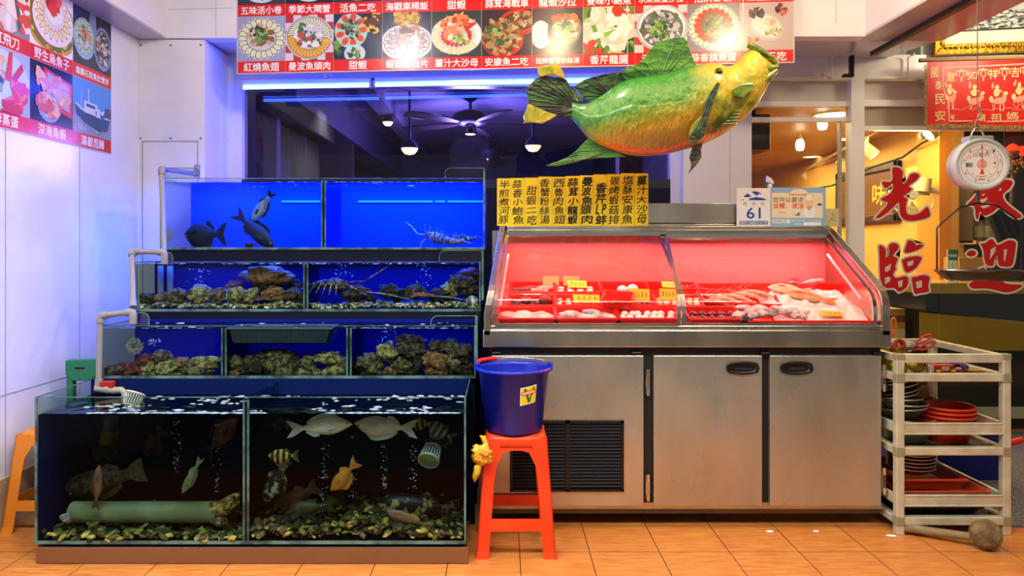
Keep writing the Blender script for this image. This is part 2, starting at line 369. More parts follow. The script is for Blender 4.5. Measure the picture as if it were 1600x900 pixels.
# ---------------------------------------------------------------- display refrigerator
FX0, FX1 = -.085, 1.785
def fridge():
    t = thing('display_refrigerator', 'long stainless steel fish display refrigerator with sloping glass and three lower doors', 'refrigerator', (.85, 3.7, 0))
    # lower cabinet (hollow box of panels)
    mb = MB()
    mb.box((FX0+.025, 3.455, .085), (FX1-.01, 4.10, .84), steel_dark)
    mb.box((FX0+.025, 3.44, .085), (FX1-.01, 3.456, .115), steel)
    mb.box((FX0+.025, 3.45, .06), (FX1-.01, 4.10, .085), steel_dark)
    mb.build('cabinet', t)
    mb = MB()
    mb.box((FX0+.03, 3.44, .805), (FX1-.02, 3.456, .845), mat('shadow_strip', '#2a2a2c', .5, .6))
    for x0, x1 in ((-.06, -.045), (.655, .70), (1.205, 1.245), (1.765, 1.772)): mb.box((x0, 3.445, .10), (x1, 3.456, .82), mat('gasket', '#161412', .6))
    mb.build('gasket', t)
    for x in (.05, .9, 1.68):
        for y in (3.62, 4.0): MB().cyl((x, y, 0), (x, y, .062), .02, steel_dark, n=12).build('foot', t)
    # doors
    mdoor = mat('door_stainless', '#c4c2b6', .30, .82, col2='#a9a698', scale=2.2, stretch=(1.6, 1, .7), lo=.3, hi=.75, rvar=.09)
    dz0, dz1 = .105, .805
    doors = []
    for x0, x1 in ((-.048, .657), (.703, 1.208), (1.243, 1.762)):
        d = MB().box((x0, 3.42, dz0), (x1, 3.447, dz1), mdoor).build('door', t, bevel=.004)
        doors.append(d)
    # black grille in the first door
    mb = MB(); gx0, gx1, gz0, gz1 = .035, .563, .175, .503
    for a, b, c, e in ((gx0, gx1, gz0, gz0+.012), (gx0, gx1, gz1-.012, gz1), (gx0, gx0+.012, gz0, gz1), (gx1-.012, gx1, gz0, gz1), (.292, .312, gz0, gz1)):
        mb.box((a, 3.408, c), (b, 3.42, e), black)
    mb.box((gx0, 3.4185, gz0), (gx1, 3.4195, gz1), mat('grille_dark', '#050506', .7))
    for i in range(19):
        z = gz0+.022+i*.0156
        mb.add([(x, y, zz) for x in (gx0+.01, gx1-.01) for y, zz in ((3.4095, z), (3.4175, z+.006), (3.4175, z+.0085), (3.4095, z+.003))], [(0,1,5,4), (1,2,6,5), (2,3,7,6), (3,0,4,7)], mat('grille_slat', '#20242c', .35))
    mb.build('ventilation_grille', doors[0], label='black plastic ventilation grille')
    for i, x in ((1, 1.115), (2, 1.365)):
        mb = MB(); fr = Fr((x, 3.4195, .748), (1, 0, 0), (0, 0, 1))
        def oval(rx, ry, n=40):
            return [(max(-1, min(1, 1.45*math.cos(a)))*(rx-ry)+ry*math.cos(a), ry*math.sin(a)) for a in [2*math.pi*k/n for k in range(n)]]
        o1, o2, o3 = oval(.076, .031), oval(.066, .022), oval(.058, .014); K = len(o1)
        ring = [fr(a, b, .009) for a, b in o1]+[fr(a, b, .009) for a, b in o2]+[fr(a, b, .0) for a, b in o1]+[fr(a, b, .001) for a, b in o3]
        fs = []
        for k in range(K):
            j = (k+1) % K; fs += [(k, j, K+j, K+k), (2*K+k, 2*K+j, j, k), (K+k, K+j, 3*K+j, 3*K+k)]
        mb.add(ring, fs, black, True); mb.poly([fr(a, b, .001) for a, b in o3], black)
        mb.box((x-.04, 3.411, .738), (x+.04, 3.417, .750), mat('handle_grip', '#26282c', .3))
        mb.build('recessed_handle', doors[i])
    for dx, zs in ((.678, (.68, .19)), (1.778, (.70, .22))):
        for z in zs:
            h = MB().box((dx-.011, 3.428, z-.055), (dx+.011, 3.447, z+.055), steel).cyl((dx, 3.425, z+.03), (dx, 3.425, z+.062), .009, chrome, n=10)
            h.cyl((dx, 3.425, z-.062), (dx, 3.425, z-.03), .009, chrome, n=10).build('hinge', doors[1 if dx < 1 else 2], bevel=.003)
    for x in (-.03, .62, 1.22, 1.745): MB().box((x-.02, 3.415, .808), (x+.025, 3.44, .822), black).build('hinge_cap', t, bevel=.004)
    # counter lip
    mb = MB().box((FX0-.005, 3.40, .845), (FX1+.012, 3.455, .925), steel).box((FX0+.02, 3.41, .925), (FX1-.01, 3.47, .945), steel)
    mb.build('counter_lip', t, bevel=.004)
    fl = mat('case_liner', '#746a6a', .35)
    MB().box((FX0+.02, 3.455, .84), (FX1-.01, 4.10, .86), steel_dark).prism([(FX0+.03, 3.47, .925), (FX0+.03, 4.0, 1.105), (FX0+.03, 4.0, 1.085), (FX0+.03, 3.47, .905)], (1.80, 0, 0), fl).build('case_floor', t)
    MB().box((FX0+.03, 4.0, 1.08), (FX1-.02, 4.02, 1.40), fl).build('case_back', t)
    # end panels: straight back, sloping top, rounded front shoulder
    prof = [(3.40, .90), (3.40, 1.0), (3.402, 1.04), (3.412, 1.075), (3.435, 1.105), (3.47, 1.13), (3.97, 1.405), (4.03, 1.425), (4.10, 1.425), (4.10, .90)]
    prin = [(3.425, .92), (3.425, 1.0), (3.427, 1.035), (3.437, 1.065), (3.455, 1.09), (3.485, 1.11), (3.96, 1.37)]
    for xa, xb, lean in ((FX0, FX0+.03, .07), (FX1-.03, FX1+.008, 0)):
        f = lambda x, y, z: (x + lean*max(0, (z-1.0)/.42), y, z)
        pts = [f(xa, y, z) for y, z in prof]; n = len(pts)
        mb = MB(); vs = pts + [f(xb, y, z) for y, z in prof]
        mb.add(vs, [tuple(range(n)), tuple(range(n, 2*n))[::-1]] + [(i, n+i, n+(i+1) % n, (i+1) % n) for i in range(n)], steel)
        mb.build('end_panel', t, bevel=.003)
    # top rail and the back box
    MB().box((FX0+.11, 3.955, 1.37), (FX1-.02, 4.02, 1.405), steel).box((FX0+.11, 4.02, 1.39), (FX1, 4.10, 1.425), steel).build('top_rail', t, bevel=.004)
    MB().box((FX0+.11, 4.10, .10), (FX1-.0, 4.16, 1.44), steel).box((FX0+.11, 4.10, 1.445), (FX1, 4.155, 1.555), steel).box((FX0+.11, 4.11, 1.435), (FX1, 4.14, 1.45), steel_dark).build('back_box', t, bevel=.003)
    # two curved panes and their rims
    def pane(x0, x1, lift, slant):
        path = [(3.43-lift, .945), (3.43-lift, 1.0), (3.432-lift, 1.035), (3.441-lift, 1.065), (3.459-lift, 1.09), (3.489-lift, 1.112), (3.955, 1.366+lift*.9)]
        ff = lambda x, y, z: Vector((x + slant*max(0, (z-1.05)/.33), y, z))
        vs = []; 
        for y, z in path: vs += [ff(x0, y, z), ff(x1, y, z)]
        g = MB(); n = len(path); g.add(vs, [(2*i, 2*i+1, 2*i+3, 2*i+2) for i in range(n-1)], cglass, True)
        p = g.build('glass_pane', t, label='curved display glass')
        rim = MB()
        for x in (x0, x1):
            for (ya, za), (yb, zb) in zip(path, path[1:]):
                a, b = ff(x, ya, za), ff(x, yb, zb)
                vv = [q + Vector(d) for q in (a, b) for d in ((-.009, -.006, -.002), (.009, -.006, -.002), (.009, .006, -.004), (-.009, .006, -.004))]
                rim.add(vv, [(0,1,5,4), (1,2,6,5), (2,3,7,6), (3,0,4,7)], chrome)
        rim.box((x0+slant, 3.945, 1.358+lift), (x1+slant, 3.962, 1.378+lift), chrome)
        rim.box((x0, 3.42-lift, .943), (x1, 3.44-lift, .955), steel)
        rim.build('pane_rim', p)
    pane(-.035, .818, .012, .06); pane(.845, 1.735, 0, -.0)
    # red lamp tubes under the top rail and at the sides of the case
    em = mat('pink_lamp_tube', '#ffb0b8', .3, emit='#ff5566', power=.9)
    for a, b in (((1.715, 3.52, 1.06), (1.715, 3.88, 1.27)), ((-.012, 3.50, 1.03), (.03, 3.88, 1.27))):
        MB().cyl(a, b, .007, em, n=10).build('lamp_tube', t)
    return t
fridge()

# ---------------------------------------------------------------- the tiered tanks
def water(name, col, dens):
    m = glass(name, '#f2f8fa', .95, ior=1.08); N = m.node_tree.nodes; v = N.new('ShaderNodeVolumeAbsorption')
    v.inputs['Color'].default_value = lin(col); v.inputs['Density'].default_value = dens; m.node_tree.links.new(v.outputs[0], N['Material Output'].inputs['Volume']); return m
wat_deep = water('murky_water', '#6e7a8c', 2.6); wat_blue = water('blue_water', '#6a8cff', 1.2); wat_mid = water('clear_water', '#aab4d8', 1.2)
foam = mat('foam', '#cfd6e0', .5, col2='#9aa6b8', scale=40)
def tank(label, X0, X1, Y0, Y1, z0, z1, zw, dividers, backmat, wmat, bot=None, foamy=110):
    t = thing('fish_tank', label, 'aquarium', ((X0+X1)/2, (Y0+Y1)/2, z0), 'glass tanks stacked in steps')
    e = .006
    MB().box((X0, Y0, z0), (X1, Y0+.004, z1), tglass).build('front_pane', t)
    for x in (X0, X1-.004): MB().box((x, Y0+.004, z0), (x+.004, Y1, z1), tglass).build('side_pane', t)
    MB().box((X0, Y1-.008, z0), (X1, Y1, z1), backmat).build('back_panel', t)
    MB().box((X0, Y0, z0-.006), (X1, Y1, z0+.004), bot or silicone).build('bottom_panel', t)
    rim = MB().box((X0, Y0-.002, z0-.006), (X1, Y0+.004, z0+.007), tank_edge)
    for x in (X0, X1-.008): rim.box((x, Y0-.003, z0), (x+.008, Y0+.004, z1), tank_edge)
    rim.box((X0, Y0-.002, z1-.003), (X1, Y0+.005, z1), tank_edge)
    rim.box((X0, Y0+.005, z1-.003), (X0+.005, Y1, z1), tank_edge).box((X1-.005, Y0+.005, z1-.003), (X1, Y1, z1), tank_edge)
    rim.build('rim', t, label='pale green glass edges')
    for x in dividers:
        d = MB().box((x-.010, Y0+.004, z0), (x-.006, Y1-.01, z1-.01), tglass).box((x+.006, Y0+.004, z0), (x+.010, Y1-.01, z1-.01), tglass)
        d.box((x-.013, Y0+.001, z0), (x-.005, Y0+.008, z1-.012), tank_edge).box((x+.005, Y0+.001, z0), (x+.013, Y0+.008, z1-.012), tank_edge).box((x-.005, Y0+.005, z0), (x+.005, Y0+.009, z1-.02), silicone)
        d.build('divider', t)
    # water body with a rippled top
    sd = rnd.random()*50; xa, xb, ya, yb, zb = X0+.006, X1-.006, Y0+.006, Y1-.01, z0+.006; nu, nv = 90, 16
    wb = MB(); tp_ = [Vector((xa+(xb-xa)*i/nu, ya+(yb-ya)*j/nv, zw+.0035*mnoise.noise(Vector((i/nu*30+sd, j/nv*9, 0))))) for j in range(nv+1) for i in range(nu+1)]
    wb.add(tp_, [(j*(nu+1)+i, j*(nu+1)+i+1, (j+1)*(nu+1)+i+1, (j+1)*(nu+1)+i) for j in range(nv) for i in range(nu)], wmat, True)
    fr_ = tp_[:nu+1]; bk_ = tp_[-(nu+1):]; lf_ = [tp_[j*(nu+1)] for j in range(nv+1)]; rt_ = [tp_[j*(nu+1)+nu] for j in range(nv+1)]; dn = lambda v: Vector((v.x, v.y, zb))
    for edge, rev in ((fr_, 0), (bk_, 1), (lf_, 1), (rt_, 0)):
        n_ = len(edge); wb.add([dn(v) for v in edge]+edge, [((k, k+1, n_+k+1, n_+k) if not rev else (k+1, k, n_+k, n_+k+1)) for k in range(n_-1)], wmat)
    wb.add([(xa, ya, zb), (xb, ya, zb), (xb, yb, zb), (xa, yb, zb)], [(3, 2, 1, 0)], wmat)
    wb.build('water', t)
    fm = MB(); rg = random.Random(int(sd*100))
    for k in range(foamy):
        x = rg.uniform(X0+.04, X1-.04); y = rg.choice([Y0+.016, rg.uniform(Y0+.02, Y1-.03)]); r = rg.uniform(.003, .008 if foamy < 200 else .011)
        if mnoise.noise(Vector((x*5, y*9, sd))) < -.05: continue
        fm.blob((x, y, zw+.001), (r*rg.uniform(1, 3), r*rg.uniform(.7, 1.6), r*.35), foam, 1, .35, seed=k)
    fm.build('foam', t, kind='stuff')
    return t
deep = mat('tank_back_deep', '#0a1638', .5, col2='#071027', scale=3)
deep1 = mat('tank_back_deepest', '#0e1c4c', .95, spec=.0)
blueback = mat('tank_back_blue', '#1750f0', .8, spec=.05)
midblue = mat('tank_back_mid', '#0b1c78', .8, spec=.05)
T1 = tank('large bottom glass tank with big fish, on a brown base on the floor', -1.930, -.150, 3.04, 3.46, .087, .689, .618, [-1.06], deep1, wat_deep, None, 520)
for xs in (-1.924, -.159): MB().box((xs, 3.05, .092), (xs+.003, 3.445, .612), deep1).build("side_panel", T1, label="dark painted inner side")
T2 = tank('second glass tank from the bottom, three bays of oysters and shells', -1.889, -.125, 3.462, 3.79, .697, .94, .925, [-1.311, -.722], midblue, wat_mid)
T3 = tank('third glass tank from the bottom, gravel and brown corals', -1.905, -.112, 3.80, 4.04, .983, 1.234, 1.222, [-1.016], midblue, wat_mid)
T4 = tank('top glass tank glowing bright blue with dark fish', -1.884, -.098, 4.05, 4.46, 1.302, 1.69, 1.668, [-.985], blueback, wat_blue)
# clear guards on the rims
gm = glass('guard_acrylic', '#dfe8ee')
def guard(parent, x0, x1, y, z0, z1, right):
    r = .03; pts = []
    L_ = [(x0, z0), (x1, z0)]
    if right: pts = [(x1, z0), (x1, z1)] + [(x0+r-r*math.sin(a), z1-r+r*math.cos(a)) for a in [math.pi/2*k/6 for k in range(7)]] + [(x0, z0)]
    else: pts = [(x0, z0), (x0, z1)] + [(x1-r+r*math.sin(a), z1-r+r*math.cos(a)) for a in [math.pi/2*k/6 for k in range(7)]] + [(x1, z0)]
    g = MB().prism([(x, y, z) for x, z in pts], (0, .004, 0), gm)
    g.tube([(x, y, z) for x, z in pts[1:]], .0022, tank_edge, 6, caps=False)
    g.build('overflow_guard', parent)
guard(T4, -1.884, -1.665, 4.045, 1.69, 1.745, False); guard(T4, -.315, -.098, 4.045, 1.69, 1.745, True)
guard(T3, -1.905, -1.70, 3.795, 1.234, 1.285, False); guard(T3, -.325, -.10, 3.795, 1.234, 1.292, True)
guard(T2, -1.889, -1.66, 3.457, .94, 1.0, False); guard(T2, -.335, -.12, 3.457, .94, .985, True)
for tk, x, y0, y1, z0, z1 in ((T4, -.102, 4.05, 4.4, 1.69, 1.745), (T3, -.104, 3.80, 4.0, 1.234, 1.292), (T2, -.124, 3.462, 3.7, .94, .985)):
    MB().box((x, y0, z0), (x+.004, y1, z1), tglass).box((x-.004, y0-.006, z0-.2), (x+.008, y0, z1), tank_edge).build('overflow_guard', tk)
# glowing line in the top tank, standing in for the blue tube's reflection
lt = mat('cyan_reflection', '#40a0ff', .3, emit='#1890ff', power=1.6)
for a, b in ((-1.33, -1.10), (-.87, -.42), (-.405, -.345), (-.33, -.115)): MB().cyl((a, 4.44, 1.586), (b, 4.44, 1.586), .006, lt, n=8).build('reflection_strip', T4, label='thin glowing cyan line along the back imitating a reflection of the blue tube')
# rack
rk = thing('tank_rack', 'dark navy stepped rack carrying the glass tanks, with a brown metal kick plate', 'rack', (-1.03, 3.6, 0))
MB().box((-1.93, 3.06, .066), (-.15, 3.45, .081), silicone).box((-1.92, 3.07, .0), (-.16, 3.44, .066), black).build('base', rk)
MB().box((-1.925, 3.035, .002), (-.140, 3.055, .068), mat('brown_steel', '#8a6a4e', .35, .6, rvar=.1)).build('kick_plate', rk, bevel=.003, label='brown steel kick plate')
for x0, x1, y, z0, z1 in ((-1.88, -.13, 3.475, .0, .69), (-1.895, -.115, 3.80, .70, .977), (-1.88, -.105, 4.055, .98, 1.296)):
    MB().box((x0, y, z0), (x1, y+.015, z1), navy).build('riser', rk)
for x0, x1, y0, y1, z in ((-1.88, -.13, 3.475, 3.80, .69), (-1.895, -.115, 3.815, 4.05, .976), (-1.88, -.105, 4.07, 4.46, 1.295)):
    MB().box((x0, y0, z-.025), (x1, y1, z), navy).build('shelf', rk)
for x in (-1.86, -.15):
    for y, z in ((3.78, .665), (4.03, .95), (4.44, 1.27)): MB().box((x-.02, y-.02, 0), (x+.02, y, z), navy).build('post', rk)

# grey PVC overflow pipes at the left of the tanks
def pipe(label, path, r=.013, fit=(1, 2)):
    t = thing('drain_pipe', label, 'pipe', path[-1], 'grey drain pipes beside the tanks')
    for a, b in zip(path, path[1:]): MB().cyl(a, b, r, pvc, n=14).build('pipe', t)
    for i, p in enumerate(path):
        p = Vector(p)
        if 0 < i < len(path)-1:
            da = (Vector(path[i-1])-p).normalized(); db = (Vector(path[i+1])-p).normalized()
            m = MB().tube([p+da*.034, p+da*.012, p+(da+db)*.003, p+db*.012, p+db*.034], r*1.35, pvc, 14); m.build('elbow', t)
        else:
            d = (Vector(path[1 if i == 0 else -2])-p).normalized()
            MB().cyl(p-d*.002, p+d*.04, r*1.3, pvc, n=14).build('socket', t)
    return t
pipe('topmost grey drain pipe bent over the left rim of the blue tank', [P(308, 258, 4.42), P(308, 272, 4.42), P(252, 264, 4.03), P(257, 408, 3.83)])
pipe('middle grey drain pipe bent over the left end of the gravel tank', [P(257, 412, 3.79), P(257, 394, 3.79), P(206, 393, 3.77), P(208, 480, 3.52)])
p3 = pipe('lowest grey drain pipe with a red handled valve, left of the oyster tank', [P(208, 505, 3.44), P(208, 487, 3.44), P(157, 493, 3.44), P(154, 606, 3.43)])
a = P(154, 606, 3.43); b = P(178, 610, 3.43)
vm = mat('valve_body', '#9a978c', .4)
v = MB().tube([a-Vector((.012, 0, 0)), b+Vector((.004, 0, 0))], [.019, .017], vm, 16).tube([b, b+Vector((.035, 0, .002)), b+Vector((.05, 0, -.01)), b+Vector((.052, 0, -.045))], .0155, vm, 14)
v.cyl(P(172, 610, 3.43), P(172, 600, 3.43), .012, vm)
v.blob(P(168, 608, 3.43), (.024, .021, .021), vm, 3).build('valve', p3, label='grey ball valve')
MB().box(P(160, 606, 3.445), P(176, 596, 3.415), red_dk).build('valve_handle', p3, bevel=.005, label='red valve handle')
# cup-shaped pipe strainers
def strainer(label, loc, ang, s=1.):
    t = thing('pipe_strainer', label, 'strainer', (0, 0, 0))
    wm = mat('white_strainer_plastic', '#b9bfae', .45); gr = mat('green_strainer_plastic', '#8fb070', .45)
    MB().lathe([(.0, .062), (.034, .062), (.036, .058)], (0,0,0), gr, 28).lathe([(.036, .058), (.030, .0)], (0,0,0), mat('strainer_dark', '#26302c', .6), 28).build('cap', t)
    rb = MB()
    for k in range(20):
        c, s_ = math.cos(k*math.pi/10), math.sin(k*math.pi/10); rb.tube([(c*.031, s_*.031, 0), (c*.038, s_*.038, .058)], .0028, wm, 5)
    rb.lathe([(.028, 0), (.034, 0), (.034, .007), (.028, .007), (.028, 0)], (0,0,0), wm, 28).lathe([(.036, .055), (.041, .055), (.041, .064), (.036, .064), (.036, .055)], (0,0,0), wm, 28).build('ribs', t)
    t.location = loc; t.rotation_euler = ang; t.scale = (s,)*3
    return t
strainer('green and white ribbed strainer floating at the left rim of the bottom tank', P(203, 635, 3.30), (R(-25), R(12), 0), 1.0)
strainer('pale ribbed strainer sunk in the right half of the bottom tank', P(676, 700, 3.2), (R(125), R(18), 0), 1.15)

# ---------------------------------------------------------------- gravel, rocks and shells
def gravel(label, x0, x1, y0, y1, z, h, n, cols, size, seed):
    rg = random.Random(seed); mb = MB()
    for k in range(n):
        x = rg.uniform(x0, x1); y = y0+(y1-y0)*rg.random()**1.6; hh = h*(.55+.45*mnoise.noise(Vector((x*6, y*5, seed))))
        s = size*rg.uniform(.6, 1.5)
        q = Euler((rg.uniform(-.6, .6), rg.uniform(-.6, .6), rg.uniform(0, 6))).to_matrix()
        mb.blob((x, y, z+rg.uniform(.3, 1)*max(hh, .004)), (s*rg.uniform(1.1, 2.0), s, s*.6), cols[rg.randrange(len(cols))], 1, .3, 1.5, k, q, False)
    return mb.build('gravel', label=label, cat='gravel', kind='stuff')
gA = [mat('gravel_cream', '#b5ac7e', .6), mat('gravel_sand', '#8f8658', .6), mat('gravel_pale', '#cfc9a0', .6), mat('gravel_olive', '#6d673f', .6)]
gB = [mat('gravel_yellow', '#77722c', .6), mat('gravel_moss', '#3a3b12', .7), mat('gravel_dark', '#1c1d0c', .8), mat('gravel_lime', '#938c3c', .6), mat('gravel_brown', '#40331a', .7)]
gravel('cream coral gravel in the left bay of the third tank', -1.88, -1.03, 3.808, 4.0, .988, .045, 700, gA, .0075, 1)
gravel('cream coral gravel in the right bay of the third tank', -1.0, -.13, 3.808, 4.0, .988, .052, 700, gA, .0075, 2)
gravel('dark yellow-green shell gravel in the left half of the bottom tank', -1.915, -1.08, 3.048, 3.42, .092, .055, 480, gB, .013, 3)
gravel('yellow-green shell gravel heaped in the right half of the bottom tank', -1.04, -.165, 3.048, 3.42, .092, .115, 800, gB, .0125, 4)
ROCK = {}
def rock(kind):
    return {
     'oyster': lambda: mat('oyster_shell', '#4a3c22', .75, col2='#a3935a', scale=49, lo=.43, hi=.57, detail=6, bump=2.5, bscale=120),
     'yellow': lambda: mat('yellow_shell', '#7a6830', .7, col2='#dccb7c', scale=45, lo=.43, hi=.57, detail=6, bump=2.5, bscale=120),
     'brown': lambda: mat('brown_shell', '#33261c', .75, col2='#7d6443', scale=45, lo=.43, hi=.57, detail=6, bump=2.5, bscale=110),
     'ginger': lambda: mat('ginger_coral', '#8a5a30', .75, col2='#c68c50', scale=41, lo=.43, hi=.57, detail=6, bump=2.5, bscale=100),
     'red': lambda: mat('red_coral', '#6e2a20', .75, col2='#a8503c', scale=45, lo=.43, hi=.57, detail=6, bump=2.5, bscale=100),
     'black': lambda: mat('dark_shell', '#191716', .7, col2='#4c443a', scale=45, lo=.43, hi=.57, detail=6, bump=2.5, bscale=100),
     'pinkish': lambda: mat('pink_brown_shell', '#5c3f34', .75, col2='#a98a6c', scale=49, lo=.43, hi=.57, detail=6, bump=2.5, bscale=120),
     'white': lambda: mat('white_shell', '#8d8a80', .6, col2='#dcd8cc', scale=38, lo=.43, hi=.57, detail=6, bump=2.5, bscale=80),
    }[kind]()
nrock = [0]
def shell(px0, py0, px1, py1, Y, kind, name, label, cat, group=None, dp=None, amp=.26, rot=0, fq=1.7):
    a, b = P(px0, py0, Y), P(px1, py1, Y); nrock[0] += 1
    c = (a+b)/2; rx, rz = abs(b.x-a.x)/2, abs(a.z-b.z)/2
    return MB().blob(c, (rx, dp or min(rx, rz)*1.0, rz), rock(kind), 4, amp, fq, nrock[0]*7, Euler((0, R(rot), 0)).to_matrix(), True, 3).build(name, label=label, cat=cat, group=group)
def row(items, Y, name, cat, what, where, group):
    for i, it in enumerate(items):
        px0, py0, px1, py1, kind, adj = it[:6]; dy = it[6] if len(it) > 6 else 0
        shell(px0, py0, px1, py1, Y+dy, kind, name, f'{adj} {what} {where}', cat, group, rot=rnd.uniform(-12, 12))
# third tank, left bay
row([(218, 457, 246, 476, 'brown', 'small dark brown lump of coral at the far left of'), (255, 450, 294, 476, 'pinkish', 'grey-brown coral lump second from the left in'),
     (294, 446, 332, 474, 'yellow', 'pale mottled coral lump third from the left in'), (330, 449, 356, 474, 'pinkish', 'brownish coral lump fourth from the left in'),
     (353, 448, 384, 476, 'yellow', 'yellowish coral lump left of centre in'), (378, 450, 406, 475, 'yellow', 'round yellow coral lump under the big coral in'), (408, 447, 446, 472, 'ginger', 'orange-brown coral lump under the big coral in'),
     (444, 450, 473, 476, 'brown', 'dark brown coral lump at the right end of')], 3.87, 'coral_rock', 'coral', 'the left bay,', 'third tank', 'coral lumps in the third tank')
shell(378, 416, 458, 446, 3.92, 'ginger', 'coral_rock', 'large ginger coral slab raised on the other lumps in the third tank', 'coral', 'coral lumps in the third tank', amp=.22)
shell(395, 436, 440, 458, 3.95, 'brown', 'coral_rock', 'dark coral lump propping up the large ginger slab', 'coral', 'coral lumps in the third tank')
shell(353, 437, 381, 460, 3.95, 'red', 'coral_rock', 'dark red coral lump left of the large ginger slab', 'coral', 'coral lumps in the third tank')
shell(240, 459, 258, 472, 3.85, 'ginger', 'sea_snail', 'small smooth orange snail shell on the gravel at left', 'shell', amp=.05)
shell(448, 436, 474, 456, 3.97, 'brown', 'coral_rock', 'brown coral lump behind the right end of the left bay', 'coral', 'coral lumps in the third tank')
# third tank, right bay
row([(532, 444, 578, 470, 'brown', 'olive brown rock right of the lobster in'), (592, 444, 632, 468, 'black', 'flat dark rock in the middle of'), (632, 444, 664, 468, 'brown', 'rough brown rock behind the starfish arms in'),
     (668, 450, 710, 474, 'black', 'low dark rock in front of the rock heap in'), (690, 440, 716, 464, 'yellow', 'yellow-brown rock on the heap in'), (700, 430, 744, 456, 'brown', 'large brown rock on the heap at right in'),
     (718, 443, 750, 464, 'brown', 'rounded brown rock low at the right of'), (610, 456, 632, 472, 'black', 'small dark rock on the gravel of'), (570, 460, 588, 472, 'black', 'small black rock near the bubbles in')],
    3.88, 'reef_rock', 'rock', 'the right bay,', 'third tank', 'rocks in the right bay of the third tank')
shell(716, 419, 752, 440, 3.93, 'red', 'reef_rock', 'rusty red rock on top of the heap in the third tank', 'rock', 'rocks in the right bay of the third tank')
t = MB(); c = P(738, 470, 3.84)
for k in range(9): t.blob(c+Vector((0, -.012, 0)), (.034, .028, .028), mat('scallop_white', '#d8d6cf', .4, col2='#55504a', scale=60, stretch=(1, .2, .2), lo=.4, hi=.6), 2, .06, 2, k)
t.build('scallop', label='white ridged scallop shell at the right end of the third tank', cat='shell')
mb = MB(); cc = P(660, 461, 3.83)
for a in (10, 80, 150, 190, 350): mb.tube([cc, cc+Vector((.03*math.cos(R(a)), -.004, .012*math.sin(R(a)))), cc+Vector((.062*math.cos(R(a)), 0, .018*math.sin(R(a))-.006))], [.010, .007, .003], mat('orange_starfish', '#b8694a', .7, col2='#8f4a34', scale=80, bump=.6), 8)
mb.build('starfish', label='small orange starfish on the dark rocks, third tank', cat='starfish')
# second tank, bay one
row([(163, 568, 196, 589, 'pinkish', 'pale pinkish sea cucumber at the far left in'), (190, 566, 232, 588, 'red', 'reddish brown sea squirt beside the cucumber in'), (213, 554, 240, 574, 'red', 'dark reddish shell behind the pale oysters in'),
     (215, 566, 246, 589, 'yellow', 'yellow oyster left of centre in'), (240, 561, 288, 588, 'yellow', 'large craggy pale oyster in the middle of'), (214, 578, 240, 591, 'oyster', 'flat dark oyster at the front of'),
     (240, 546, 268, 570, 'pinkish', 'furry grey shell standing behind the oysters in'), (284, 566, 336, 590, 'oyster', 'wide olive oyster at the front right of'), (300, 556, 346, 578, 'yellow', 'bright cream oyster at the right end of'),
     (266, 558, 302, 574, 'ginger', 'tan oyster at the back of'), (262, 580, 292, 591, 'yellow', 'thin cream oyster edge at the front of')], 3.53, 'oyster', 'oyster', 'the first bay,', 'second tank', 'oysters in the second tank')
# bay two
row([(355, 556, 380, 580, 'oyster', 'round brown oyster high at the left of'), (354, 572, 384, 591, 'ginger', 'orange-brown oyster low at the left of'), (374, 556, 414, 588, 'brown', 'dark layered oyster left of the big one in'),
     (396, 545, 456, 570, 'oyster', 'large olive oyster on top of the heap in'), (410, 556, 462, 590, 'oyster', 'large knobbly oyster at the middle of'), (456, 554, 470, 588, 'brown', 'narrow brown oyster right of the big one in'),
     (470, 554, 494, 580, 'oyster', 'upright yellow-brown oyster in'), (492, 549, 534, 570, 'yellow', 'pale flaky oyster on top at the right of'), (458, 574, 500, 591, 'yellow', 'flat cream oyster at the front of'),
     (504, 570, 540, 590, 'yellow', 'long pale oyster at the front right of'), (524, 558, 545, 588, 'yellow', 'pale yellow oyster against the glass divider in')], 3.55, 'oyster', 'oyster', 'the middle bay,', 'second tank', 'oysters in the second tank')
# bay three
row([(556, 551, 598, 588, 'oyster', 'big round knobbly oyster at the left of'), (588, 535, 622, 566, 'yellow', 'yellow knobbly oyster on the upper left of'), (618, 522, 662, 542, 'pinkish', 'reddish brown oyster topmost in'),
     (622, 534, 670, 560, 'brown', 'brown oyster under the topmost one in'), (612, 556, 648, 588, 'oyster', 'tall knobbly oyster at front centre of'), (600, 572, 618, 588, 'ginger', 'small orange-brown oyster low in'),
     (640, 548, 664, 584, 'black', 'dark oyster in the gap at the centre of'), (658, 548, 704, 588, 'ginger', 'open mussel-like oyster with striped shell in'), (694, 530, 720, 566, 'oyster', 'mottled oyster at the back right of'),
     (696, 548, 724, 586, 'pinkish', 'speckled grey oyster at the right of'), (704, 536, 738, 570, 'brown', 'dim brown oyster behind at the right end of'), (718, 562, 740, 588, 'brown', 'small brown oyster in the right corner of'),
     (558, 578, 640, 592, 'oyster', 'long flat oyster lying along the front of'), (668, 530, 700, 552, 'brown', 'brown oyster behind the open one in')], 3.56, 'oyster', 'oyster', 'the third bay,', 'second tank', 'oysters in the second tank')
